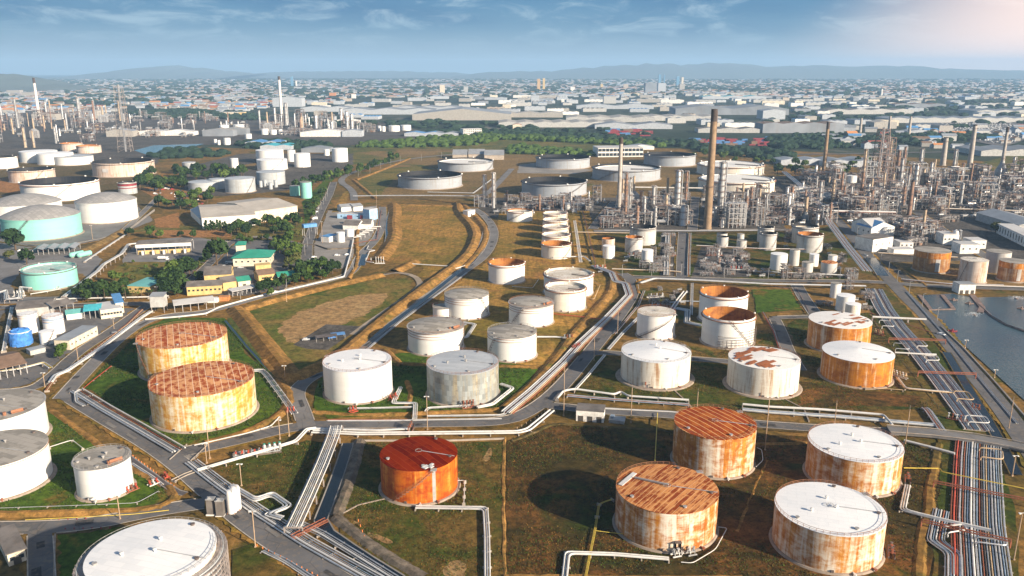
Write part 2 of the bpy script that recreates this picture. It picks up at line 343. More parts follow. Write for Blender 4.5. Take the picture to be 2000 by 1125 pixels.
roof_mat('roof_rust_stripes', (0.28, 0.045, 0.006), (0.44, 0.12, 0.018), (0.78, 0.46, 0.20), 60.0, 2.7, 1.08, 0.42, 0.16, 0.9, streak=1.2, kb=0.1, sfx=0.3)
roof_mat('roof_rust_dashes', (0.24, 0.045, 0.008), (0.58, 0.25, 0.085), (0.72, 0.42, 0.20), 60.0, 1.7, -0.9, 0.35, 0.10, 0.8, r3=(0.58, 0.26, 0.08), streak=1.5, kb=0.12, sfx=0.2)
roof_mat('roof_deep_red', (0.12, 0.008, 0.002), (0.21, 0.020, 0.003), (0.50, 0.14, 0.03), 30.0, 2.4, 0.9, 0.5, 0.07, 0.35, 1.0, spec=0.0)
roof_mat('roof_white', (0.73, 0.74, 0.75), (0.80, 0.80, 0.80), (0.60, 0.60, 0.60), 6.0, 2.2, 0.3, 0.40, 0.06, 0.55, 0.55)
roof_mat('roof_grey', (0.25, 0.23, 0.20), (0.37, 0.34, 0.30), (0.2, 0.18, 0.155), 8.0, 2.4, 0.4, 0.5, 0.08, 0.4)
roof_mat('roof_silver', (0.40, 0.42, 0.44), (0.46, 0.48, 0.50), (0.34, 0.36, 0.38), 9.0, 2.4, 0.2, 0.5, 0.06, 0.5, 0.4)
roof_mat('roof_dome', (0.27, 0.265, 0.26), (0.33, 0.32, 0.315), (0.20, 0.195, 0.19), 4.0, 4.0, 0.6, 0.5, 0.25, 0.6)
roof_mat('roof_patched', (0.76, 0.74, 0.71), (0.80, 0.78, 0.75), (0.55, 0.40, 0.3), 7.0, 2.0, 0.35, 0.5, 0.05, 0.5)
roof_mat('deck_dirty', (0.55, 0.50, 0.42), (0.70, 0.66, 0.60), (0.35, 0.25, 0.17), 8.0, 2.5, 0.35, 0.55, 0.06, 0.6, r3=(0.38, 0.26, 0.17))
roof_mat('deck_aqua', (0.30, 0.50, 0.46), (0.52, 0.60, 0.56), (0.22, 0.42, 0.40), 6.0, 2.2, 0.3, 0.5, 0.06, 0.5, r3=(0.34, 0.26, 0.18))
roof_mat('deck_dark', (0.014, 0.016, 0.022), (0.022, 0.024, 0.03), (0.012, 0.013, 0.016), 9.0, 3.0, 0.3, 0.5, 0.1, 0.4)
roof_mat('deck_white', (0.70, 0.68, 0.64), (0.78, 0.76, 0.72), (0.5, 0.47, 0.43), 12.0, 4.0, 0.3, 0.5, 0.1, 0.5)
# steel, paint, buildings
plain('rust_plate', (0.36, 0.12, 0.045), 0.8); plain('foundation', (0.31, 0.25, 0.20), 0.95, da=0.5)
plain('rail_rust', (0.30, 0.14, 0.08), 0.8); plain('rail_grey', (0.34, 0.33, 0.32), 0.6); plain('stair_dark', (0.14, 0.11, 0.10), 0.7)
plain('pipe_white', (0.60, 0.59, 0.57), 0.4, 0.0, 0.12, 0.1, da=0.35); plain('pipe_silver', (0.55, 0.56, 0.57), 0.35, 0.55, da=0.3)
plain('pipe_grey', (0.33, 0.34, 0.36), 0.5); plain('pipe_blue', (0.26, 0.34, 0.44), 0.5); plain('pipe_rust', (0.26, 0.09, 0.05), 0.75)
plain('pipe_red', (0.42, 0.07, 0.04), 0.6); plain('pipe_tan', (0.50, 0.36, 0.22), 0.6); plain('pipe_yellow', (0.62, 0.46, 0.08), 0.6); plain('pipe_dark', (0.09, 0.08, 0.08), 0.6)
plain('sleeper', (0.36, 0.31, 0.26), 0.95); plain('pole', (0.42, 0.30, 0.20), 0.8); plain('lamp_head', (0.72, 0.72, 0.70), 0.5); plain('orange_post', (0.62, 0.20, 0.06), 0.6)
plain('steel_frame', (0.30, 0.26, 0.24), 0.7, var=0.3, da=0.4); plain('steel_rusty', (0.21, 0.15, 0.13), 0.8, var=0.3, da=0.4); plain('steel_pale', (0.38, 0.37, 0.37), 0.6, var=0.25, da=0.35)
plain('vessel_silver', (0.44, 0.44, 0.44), 0.35, 0.4, 0.2); plain('vessel_grey', (0.34, 0.34, 0.34), 0.5, 0.1, 0.25); plain('vessel_tan', (0.42, 0.32, 0.22), 0.6, 0, 0.25); plain('vessel_rust', (0.25, 0.15, 0.105), 0.75, 0, 0.3); plain('vessel_white', (0.72, 0.70, 0.67), 0.5)
plain('stack_brown', (0.27, 0.185, 0.115), 0.8, 0, 0.2, 0.2, da=0.4); plain('stack_grey', (0.40, 0.36, 0.32), 0.85, 0, 0.2, 0.2); plain('stack_white', (0.75, 0.72, 0.68), 0.6); plain('soot', (0.07, 0.055, 0.05), 0.9)
plain('wall_white', (0.74, 0.72, 0.68), 0.7, da=0.2); plain('wall_cream', (0.64, 0.57, 0.45), 0.8); plain('wall_yellow', (0.58, 0.42, 0.18), 0.8); plain('wall_grey', (0.42, 0.42, 0.41), 0.8); plain('wall_blue', (0.30, 0.47, 0.66), 0.6); plain('wall_tan', (0.42, 0.36, 0.30), 0.8)
plain('roof_beige', (0.44, 0.40, 0.35), 0.7, 0, 0.12, 0.05); plain('roof_green', (0.035, 0.27, 0.19), 0.6, 0, 0.12, 0.1); plain('roof_teal', (0.14, 0.40, 0.38), 0.6, 0, 0.15, 0.1); plain('roof_turq', (0.06, 0.38, 0.45), 0.6); plain('roof_blue', (0.10, 0.27, 0.52), 0.5); plain('roof_slate', (0.15, 0.135, 0.125), 0.8, 0, 0.3, 0.15); plain('roof_metal', (0.37, 0.38, 0.39), 0.45, 0.3, 0.12, 0.08); plain('roof_pale', (0.52, 0.51, 0.50), 0.6, 0, 0.1, 0.03); plain('roof_red', (0.30, 0.09, 0.07), 0.7); plain('roof_orange', (0.52, 0.22, 0.08), 0.7); plain('roof_brown', (0.20, 0.13, 0.09), 0.8)
plain('glass_dark', (0.03, 0.04, 0.05), 0.15); plain('door_dark', (0.08, 0.07, 0.06), 0.6); plain('tarp_blue', (0.06, 0.22, 0.60), 0.6, 0, 0.35, 0.6); plain('bark', (0.10, 0.07, 0.045), 0.95); plain('container_red', (0.24, 0.035, 0.045), 0.6); plain('container_blue', (0.08, 0.20, 0.42), 0.6); plain('foam', (0.8, 0.82, 0.82), 0.6)
plain('tower_gold', (0.52, 0.34, 0.16), 0.7); plain('tower_blue', (0.12, 0.27, 0.42), 0.3); plain('car_white', (0.75, 0.75, 0.75), 0.3); plain('car_dark', (0.05, 0.06, 0.08), 0.3); plain('car_red', (0.4, 0.05, 0.04), 0.3); plain('car_silver', (0.45, 0.46, 0.47), 0.3)
def leaf(name, a, b2):
    m, nt, b = new_mat(name); n1 = noise(nt, pos(nt), 0.8, 4.0, 0.7); r_ = rnd(nt)
    k = mth(nt, 'ADD', mth(nt, 'MULTIPLY', n1, 0.7), mth(nt, 'MULTIPLY', r_, 0.3))
    setc(nt, b, mixc(nt, step(nt, k, 0.3, 0.75), a, b2), 0.8, spec=0.1)
leaf('leaf_dark', (0.016, 0.035, 0.012), (0.045, 0.08, 0.02)); leaf('leaf_mid', (0.035, 0.07, 0.012), (0.10, 0.145, 0.03)); leaf('leaf_olive', (0.06, 0.07, 0.02), (0.12, 0.12, 0.035)); leaf('leaf_far', (0.012, 0.028, 0.018), (0.035, 0.06, 0.03))
m, nt, b = new_mat('hill_wood_hazed'); setc(nt, b, mixc(nt, noise(nt, pos(nt), 0.003, 5.0), (0.09, 0.12, 0.12), (0.13, 0.155, 0.15)), 0.95)  # wood colour made paler and bluer: distance haze painted in
# ---------------------------------------------------------------- land
rng = random.Random(11)
ZL = [0.0]
def nextz(d=0.005): ZL[0] += d; return ZL[0]
def resample(pts, d, smooth=0):
    pts = [Vector(p).to_2d() for p in pts]
    for _ in range(smooth):                       # Chaikin corner cutting
        q = [pts[0]]
        for a, b in zip(pts, pts[1:]): q += [a.lerp(b, 0.25), a.lerp(b, 0.75)]
        pts = q + [pts[-1]]
    out = [pts[0]]
    for a, b in zip(pts, pts[1:]):
        L = (b - a).length; k = max(1, int(round(L / d)))
        for i in range(1, k + 1): out.append(a.lerp(b, i / k))
    return out
def normals(pts):
    ns = []
    for i in range(len(pts)):
        t = pts[min(i + 1, len(pts) - 1)] - pts[max(i - 1, 0)]
        if t.length < 1e-6: t = Vector((1, 0))
        t.normalize(); ns.append(Vector((-t.y, t.x)))
    return ns
mb = MB(); mb.quad((-22000, -500, -0.6), (22000, -500, -0.6), (22000, 22000, -0.6), (-22000, 22000, -0.6)); struct('ground', mb, M['far_land'])
def tri_poly(name, pts, mat, z=None, wob=0.0, label=None):
    if mat == 'bare_soil':                        # worn patch: rounded and ragged
        q = [Vector(p) for p in pts]
        for _ in range(2): q = [w for a, b in zip(q, q[1:] + q[:1]) for w in (a.lerp(b, .25), a.lerp(b, .75))]
        P = resample(q + [q[0]], 0.8)[:-1]; c = sum(P, Vector((0, 0))) / len(P); ph = rng.uniform(0, 9)
        P = [c + (p - c) * (1 + min(.16, 1.2 / max(.1, (p - c).length)) * (math.sin(i * .21 + ph) + .6 * math.sin(i * .57 + 2 * ph) + rng.uniform(-.5, .5))) for i, p in enumerate(P)]
        mb = MB(); mb.poly([(p.x, p.y) for p in P], nextz() if z is None else z); return struct(name, mb, M[mat], label)
    # a flat patch; its edge is subdivided and roughened so it does not end in a ruled line
    P = resample(pts + [pts[0]], 6.0 if wob else 1e9)[:-1]
    if wob: P = [p + Vector((rng.uniform(-wob, wob), rng.uniform(-wob, wob))) for p in P]
    mb = MB(); mb.poly([(p.x, p.y) for p in P], nextz() if z is None else z); return struct(name, mb, M[mat], label)
def field(name, px, mat, wob=1.2, label=None): return tri_poly(name, P2(px), mat, None, wob, label)

field('refinery_ground', [(-900, 1500), (2900, 1500), (2700, 420), (2200, 330), (1500, 292), (1000, 285), (700, 300), (350, 285), (-100, 280), (-700, 430)], 'dry_grass', 0, 'dry grassy ground of the tank farm')
field('plant_yard', [(-400, 330), (-300, 232), (150, 215), (420, 228), (500, 225), (760, 240), (850, 262), (700, 283), (330, 283), (300, 330)], 'plant_floor', 3)
field('scrub_field', [(640, 300), (690, 284), (860, 268), (1010, 264), (1200, 283), (1175, 303), (1000, 304), (930, 311), (820, 312), (690, 322)], 'scrub', 5)
field('scrub_clearing', [(700, 298), (800, 291), (960, 292), (1000, 299), (900, 306), (760, 309)], 'tan_field', 4)
field('tank_field', [(690, 352), (782, 312), (930, 303), (1180, 300), (1500, 318), (1540, 385), (1000, 395), (735, 388)], 'tan_field', 3)
field('yard', [(350, 330), (470, 300), (690, 300), (690, 322), (560, 372), (430, 384), (360, 378)], 'plant_floor', 2)
field('grass_strip', [(430, 330), (500, 318), (500, 330), (440, 340)], 'tan_field', 2)
field('lawn', [(250, 455), (300, 440), (440, 442), (440, 448), (300, 450)], 'scrub', 1)
field('yard', [(440, 440), (600, 432), (600, 470), (455, 470)], 'scrub', 1)
field('grass_strip', [(590, 395), (640, 345), (655, 345), (610, 420), (596, 440)], 'lawn', 1)
field('grass_patch', [(698, 352), (735, 332), (830, 322), (850, 335), (770, 350), (740, 384), (715, 384)], 'scrub', 2)
field('tank_apron', [(1015, 322), (1045, 318), (1160, 332), (1120, 340), (1010, 338)], 'concrete', 1)
field('plant_floor', [(935, 386), (1520, 386), (1535, 452), (1180, 452), (1150, 425), (935, 425)], 'plant_floor', 1)
field('plant_floor', [(1500, 345), (2500, 320), (2600, 570), (1770, 552), (1645, 440), (1530, 440)], 'plant_floor', 1)
field('plant_floor', [(1180, 452), (1500, 452), (1640, 440), (1740, 550), (1240, 545), (1180, 520)], 'olive_field', 1)
field('process_pad', [(1290, 455), (1345, 455), (1345, 540), (1290, 540)], 'plant_floor', 0.5)
field('process_pad', [(1370, 480), (1460, 490), (1462, 542), (1350, 542)], 'plant_floor', 0.5)
field('tank_field', [(1738, 512), (2100, 505), (2300, 565), (1800, 563)], 'tan_field', 1)
field('tank_row_grass', [(975, 412), (1150, 412), (1188, 530), (1030, 524), (962, 500)], 'field_grass', 1)
field('left_tank_ground', [(-200, 480), (-150, 325), (120, 300), (310, 340), (280, 440), (160, 490), (0, 500)], 'shore', 2)
field('left_tank_floor', [(-60, 470), (90, 400), (260, 395), (300, 430), (215, 468), (140, 478), (0, 490)], 'asphalt_pale', 1)
field('sandy_patch', [(-30, 352), (35, 345), (110, 362), (30, 378), (-30, 372)], 'red_soil', 1)
field('yard', [(-60, 545), (0, 490), (150, 482), (200, 505), (150, 590), (-60, 596)], 'asphalt_pale', 1)
field('bund_slope', [(20, 560), (45, 520), (160, 535), (175, 545), (130, 580), (40, 580)], 'tan_field', 1)
field('paved_yard', [(240, 505), (270, 470), (375, 462), (425, 470), (430, 500), (380, 512), (240, 518)], 'asphalt_pale', 0.5)
field('garden', [(215, 530), (245, 512), (360, 512), (372, 524), (350, 535), (330, 560), (200, 575)], 'patchy_field', 1)
field('red_soil_strip', [(295, 450), (450, 449), (452, 464), (300, 464)], 'red_soil', 1)
field('soil_yard', [(300, 428), (350, 415), (350, 446), (305, 444)], 'red_soil', 1)
field('scrap_yard', [(268, 368), (320, 362), (405, 385), (395, 402), (330, 400)], 'red_soil', 1)
field('works_yard', [(345, 470), (455, 470), (560, 470), (590, 520), (560, 562), (480, 578), (360, 575)], 'asphalt', 0.5)
field('paved_yard', [(592, 462), (610, 456), (632, 482), (692, 486), (688, 510), (668, 525), (595, 530)], 'concrete', 0.3)
field('station_yard', [(618, 478), (640, 412), (735, 402), (740, 412), (735, 460), (724, 478), (650, 488)], 'concrete', 0.5)
field('side_strip', [(648, 415), (672, 375), (683, 372), (676, 400), (660, 414)], 'field_grass', 0.5)
field('works_ground', [(-60, 768), (-60, 606), (140, 600), (265, 603), (150, 690), (90, 740), (0, 768)], 'asphalt', 0.5)
field('works_soil', [(-40, 660), (20, 600), (85, 604), (100, 640), (60, 700), (-40, 720)], 'shore', 1)
field('storage_grass', [(766, 402), (895, 402), (922, 450), (905, 498), (868, 522), (822, 520), (756, 512), (764, 460)], 'field_grass', 1)
field('storage_grass', [(835, 512), (905, 520), (850, 545), (815, 540)], 'field_grass', 1)
field('basin_field', [(475, 610), (560, 582), (740, 545), (806, 548), (800, 572), (700, 650), (640, 705), (572, 730), (515, 670)], 'patchy_field', 1.5)
field('bare_soil', [(540, 642), (565, 620), (610, 600), (690, 576), (768, 572), (735, 602), (680, 632), (632, 640), (590, 672), (560, 668)], 'bare_soil', 2.5)
field('concrete_pad', [(572, 674), (637, 634), (708, 638), (640, 684), (600, 682)], 'plant_floor', 0)
field('lawn', [(160, 752), (232, 690), (285, 640), (330, 620), (440, 622), (480, 690), (565, 775), (548, 812), (480, 848), (402, 870), (345, 876)], 'lawn', 1)
field('scrub_verge', [(445, 622), (470, 618), (525, 690), (560, 745), (552, 760), (500, 700)], 'scrub', 0.8)  # strip of scrub between the lawn and the bund
field('lawn', [(0, 795), (105, 806), (150, 835), (255, 920), (330, 955), (345, 975), (305, 1000), (-80, 1012), (-80, 800)], 'lawn', 0.6)
field('lawn', [(80, 1050), (250, 1025), (300, 1050), (300, 1200), (90, 1200)], 'lawn', 0.6)
field('lawn', [(-30, 1050), (60, 1048), (70, 1200), (-30, 1200)], 'shore', 0.6)
field('lawn', [(620, 735), (780, 690), (850, 690), (1040, 716), (1028, 760), (985, 798), (640, 818), (612, 802)], 'lawn', 0.8)
field('bright_lawn', [(975, 725), (1048, 722), (1030, 752), (980, 772)], 'bright_lawn', 0.8)
field('tank_ground', [(770, 690), (870, 570), (955, 510), (1030, 525), (1195, 542), (1200, 580), (1095, 700), (1050, 718), (850, 690)], 'field_grass', 1)
field('yard_field', [(395, 918), (430, 905), (598, 862), (640, 866), (565, 1042), (530, 1000), (440, 940)], 'olive_field', 0.6)
field('tank_field', [(700, 866), (985, 864), (986, 1200), (700, 1150), (655, 1010)], 'olive_field', 0.5)
field('tank_field', [(990, 862), (1035, 850), (1085, 828), (1310, 840), (1500, 850), (1780, 862), (1850, 905), (1800, 1250), (988, 1250)], 'brown_field', 0.5)
field('bare_soil', [(868, 1112), (890, 1092), (915, 1108), (912, 1135), (875, 1140)], 'bare_soil', 0.7)
field('bare_soil', [(710, 1040), (740, 1046), (766, 1058), (755, 1064), (728, 1054)], 'bare_soil', 0.5)
field('bare_soil', [(690, 1018), (708, 1014), (706, 1022), (690, 1024)], 'bare_soil', 0.4)
field('bare_soil', [(950, 880), (964, 870), (958, 900), (944, 902)], 'bare_soil', 0.4)
field('tank_field', [(1120, 778), (1165, 705), (1345, 705), (1420, 708), (1560, 622), (1580, 615), (1700, 612), (1840, 800), (1500, 808), (1310, 792)], 'olive_field', 0.6)
field('grass_field', [(1470, 566), (1552, 566), (1576, 605), (1478, 612)], 'lawn', 0.8)
field('orange_field', [(1560, 745), (1640, 760), (1800, 775), (1800, 795), (1560, 795)], 'brown_field', 1.0)
field('lower_field', [(455, 1075), (500, 1062), (560, 1100), (600, 1150), (455, 1200)], 'olive_field', 0.4)
field('corridor_ground', [(1685, 565), (1745, 560), (1838, 690), (1925, 825), (1985, 1000), (2000, 1300), (1805, 1300), (1840, 900), (1815, 800), (1720, 650)], 'olive_field', 0.5)
field('pond', [(1790, 578), (1860, 574), (1900, 582), (2050, 578), (2700, 590), (3200, 900), (2200, 900), (2000, 782), (1880, 672), (1838, 634)], 'water', 0)
field('small_pond', [(262, 294), (300, 284), (400, 281), (330, 298), (285, 302)], 'green_water', 0)
field('far_scrub', [(1880, 330), (2100, 260), (2300, 300), (2100, 345)], 'scrub', 4)

# ---------------------------------------------------------------- roads
ROADS = [
 ('road', [(760, 1200), (640, 1125), (500, 1035), (430, 978), (330, 890), (210, 820), (135, 775)], 8.6, 'asphalt', 1),
 ('road', [(120, 780), (160, 735), (225, 668), (275, 632), (330, 616), (400, 612), (470, 592), (560, 567), (640, 550), (690, 535), (702, 500), (735, 470), (747, 440), (747, 405)], 7.5, 'asphalt_pale', 1),
 ('road', [(692, 392), (690, 372), (658, 352), (700, 332), (782, 312), (900, 300)], 9.0, 'asphalt_pale', 1),
 ('road', [(-100, 604), (60, 601), (180, 596), (300, 594)], 8.0, 'asphalt', 1),
 ('road', [(290, 596), (215, 650), (150, 690), (105, 735), (60, 765), (-60, 770)], 7.0, 'asphalt', 1),
 ('road', [(345, 886), (400, 876), (480, 858), (560, 838), (620, 831)], 8.5, 'asphalt', 1),
 ('road', [(595, 832), (700, 830), (860, 828), (985, 826), (1035, 806), (1090, 765), (1150, 692), (1190, 643), (1222, 600), (1238, 572), (1232, 545), (1215, 535)], 8.0, 'asphalt', 1),
 ('road', [(600, 835), (588, 800), (575, 768), (600, 742), (640, 724), (700, 690), (775, 624), (830, 585), (900, 535), (948, 502), (965, 470), (965, 445), (945, 420), (925, 408)], 7.5, 'asphalt_pale', 1),
 ('track', [(820, 552), (822, 560), (790, 585), (730, 625), (690, 655)], 5.0, 'track', 1),
 ('track', [(740, 540), (775, 532), (812, 540), (822, 556)], 4.5, 'track', 1),
 ('road', [(-120, 1034), (60, 1034), (180, 1026), (300, 1000), (400, 985)], 8.0, 'asphalt', 1),
 ('road', [(78, 1032), (80, 1080), (85, 1200)], 7.0, 'asphalt', 0),
 ('road', [(1600, 395), (1655, 450), (1695, 502), (1740, 550), (1778, 590), (1815, 624), (1845, 660), (1905, 735), (1975, 820), (2080, 980)], 10.0, 'asphalt', 1),
 ('road', [(1215, 542), (1330, 544), (1500, 550), (1640, 550), (1740, 553), (1800, 560), (2200, 572)], 8.0, 'asphalt', 1),
 ('road', [(1332, 542), (1332, 500), (1334, 455)], 8.0, 'asphalt', 0),
 ('road', [(1160, 452), (1340, 452), (1520, 450), (1600, 452)], 8.5, 'asphalt', 0),
 ('road', [(1158, 448), (1178, 420), (1200, 395)], 9.0, 'asphalt', 1),
 ('road', [(1352, 450), (1356, 410), (1358, 385)], 9.0, 'asphalt', 0),
 ('road', [(1060, 792), (1110, 798), (1180, 805), (1312, 812), (1420, 824), (1500, 832), (1620, 840), (1750, 846)], 7.0, 'asphalt', 1),
 ('road', [(1140, 692), (1190, 690), (1270, 698), (1350, 702), (1425, 708)], 6.5, 'asphalt', 1),
 ('road', [(1512, 622), (1526, 650), (1540, 690), (1562, 725)], 6.5, 'asphalt', 1),
 ('road', [(1555, 556), (1568, 580), (1585, 605), (1595, 620)], 8.0, 'asphalt', 0),
 ('road', [(1510, 622), (1580, 620), (1600, 622)], 6.0, 'asphalt', 0),
 ('road', [(598, 520), (600, 480), (612, 445), (628, 410), (644, 380), (652, 356)], 8.5, 'asphalt', 0),
 ('road', [(590, 480), (520, 462), (455, 468), (425, 500), (395, 530), (350, 565)], 7.0, 'asphalt', 1),
 ('road', [(0, 470), (90, 485), (150, 478), (230, 462), (255, 440), (310, 385)], 6.0, 'asphalt_pale', 1),
 ('road', [(1000, 330), (960, 372), (930, 392)], 9.0, 'asphalt_pale', 0),
 ('road', [(1790, 415), (1870, 470), (2000, 545), (2150, 620)], 9.0, 'asphalt', 0),
 ('road', [(1480, 300), (1560, 302), (1700, 300), (1900, 296)], 14.0, 'asphalt', 0),
 ('road', [(700, 262), (860, 264), (1000, 268), (1160, 275), (1290, 278)], 14.0, 'asphalt', 0),
 ('road', [(700, 190), (720, 178), (735, 165)], 34.0, 'asphalt', 0),
]
RL = [(resample(P2(px), 2.0, 2 if s else 0), w) for _, px, w, _, s in ROADS]
def on_other(p, me, extra=0.0):
    for i, (pl, w) in enumerate(RL):
        if i == me: continue
        for q in pl[::2]:
            if abs(q.x - p.x) < 12 and abs(q.y - p.y) < 12 and (q - p).length < w / 2 + extra: return True
    return False
for i, (nm, px, w, mat, s) in enumerate(ROADS):            # worn dry verges beside the near roads
    pl, w = RL[i]
    if pl[0].y > 950 or nm != 'road' or mat == 'none': continue
    ns = normals(pl); z = nextz(); mb = MB(); ws = [rng.uniform(.9, 2.6) for _ in range(len(pl) * 2)]
    for k, (p, n) in enumerate(zip(pl, ns)):
        a, b = p - n * (w / 2 + ws[2 * k]), p + n * (w / 2 + ws[2 * k + 1]); mb.v += [(a.x, a.y, z), (b.x, b.y, z)]
    for k in range(len(pl) - 1): mb.face((2 * k, 2 * k + 2, 2 * k + 3, 2 * k + 1))
    struct('road_verge', mb, M[rng.choice(('dry_grass', 'shore', 'field_grass'))])
for i, (nm, px, w, mat, s) in enumerate(ROADS):
    pl, w = RL[i]; ns = normals(pl); z = nextz(); mb = MB(); b0 = 0
    for p, n in zip(pl, ns):
        mb.v += [tuple((p - n * w / 2).to_3d() + Vector((0, 0, z))), tuple((p + n * w / 2).to_3d() + Vector((0, 0, z)))]
    for k in range(len(pl) - 1): mb.face((2 * k, 2 * k + 2, 2 * k + 3, 2 * k + 1))
    struct(nm, mb, M[mat])
    if pl[0].y < 900 and nm == 'road':
        kb = MB()
        for sgn in (-1, 1):
            run = []
            pts = [p + n * sgn * (w / 2 + 0.2) for p, n in zip(pl, ns)]
            ok = [not on_other(q, i, 0.6) for q in pts]
            for k in range(len(pts) - 1):
                if ok[k] and ok[k + 1]:
                    a, b = pts[k], pts[k + 1]; n = ns[k] * 0.2
                    kb.quad((a.x - n.x, a.y - n.y, z + 0.13), (b.x - n.x, b.y - n.y, z + 0.13), (b.x + n.x, b.y + n.y, z + 0.13), (a.x + n.x, a.y + n.y, z + 0.13))
                    e_ = n if sgn < 0 else -n
                    kb.quad((a.x + e_.x, a.y + e_.y, z - 0.02), (b.x + e_.x, b.y + e_.y, z - 0.02), (b.x + e_.x, b.y + e_.y, z + 0.13), (a.x + e_.x, a.y + e_.y, z + 0.13))
        if kb.f: struct('kerb', kb, M['kerb'])

for i, (pl, w) in enumerate(RL):                # patched asphalt
    if pl[0].y > 750: continue
    for k in range(6, len(pl) - 6, 9):
        if rng.random() < .45: continue
        t_ = (pl[k + 1] - pl[k]).normalized(); n = Vector((-t_.y, t_.x)); c = pl[k] + n * rng.uniform(-w * .3, w * .3); a, b_ = t_ * rng.uniform(1.0, 4.5), n * rng.uniform(.6, 1.5); mb = MB(); z = nextz(0.0004) + 0.006
        mb.poly([(q.x, q.y) for q in (c - a - b_, c + a - b_, c + a * .9 + b_, c - a * 1.1 + b_)], z); struct('road_patch', mb, M[rng.choice(('road_patch_asphalt', 'road_patch_asphalt', 'road_patch_pale'))])
# ---------------------------------------------------------------- earth bunds, ditches, low walls
def ridge(px, base, top, h, mat, smooth=1, jit=0.25, name='earth_bund'):
    pl = resample(P2(px), 3.0, smooth); ns = normals(pl); mb = MB(); base *= 1.25; h *= .85; top *= 1.15; prof = [(-base / 2, -0.05), (-top / 2, h), (top / 2, h), (base / 2, -0.05)]
    for p, n in zip(pl, ns):
        for o, z in prof:
            q = p + n * (o + rng.uniform(-jit, jit)); mb.v.append((q.x, q.y, z + (rng.uniform(-jit, jit) * 0.5 if z > 0.1 else 0)))
    k = len(prof)
    for i in range(len(pl) - 1):
        for j in range(k - 1): mb.face((i * k + j, (i + 1) * k + j, (i + 1) * k + j + 1, i * k + j + 1))
    return struct(name, mb, M[mat], None, False)
def ditch(px, w, mat='ditch_water', edge='concrete', name='drainage_channel', smooth=1, ew=0.5):
    pl = resample(P2(px), 4.0, smooth); ns = normals(pl); z = nextz(); mb = MB()
    for p, n in zip(pl, ns):
        for o in (-w / 2 - ew, -w / 2, w / 2, w / 2 + ew):
            q = p + n * o; mb.v.append((q.x, q.y, z + (0.06 if abs(o) > w / 2 + 0.01 else 0.0)))
    for i in range(len(pl) - 1):
        for j in range(3): mb.face((i * 4 + j, (i + 1) * 4 + j, (i + 1) * 4 + j + 1, i * 4 + j + 1), 1 if j != 1 else 0)
    return struct(name, mb, [M[mat], M[edge]])
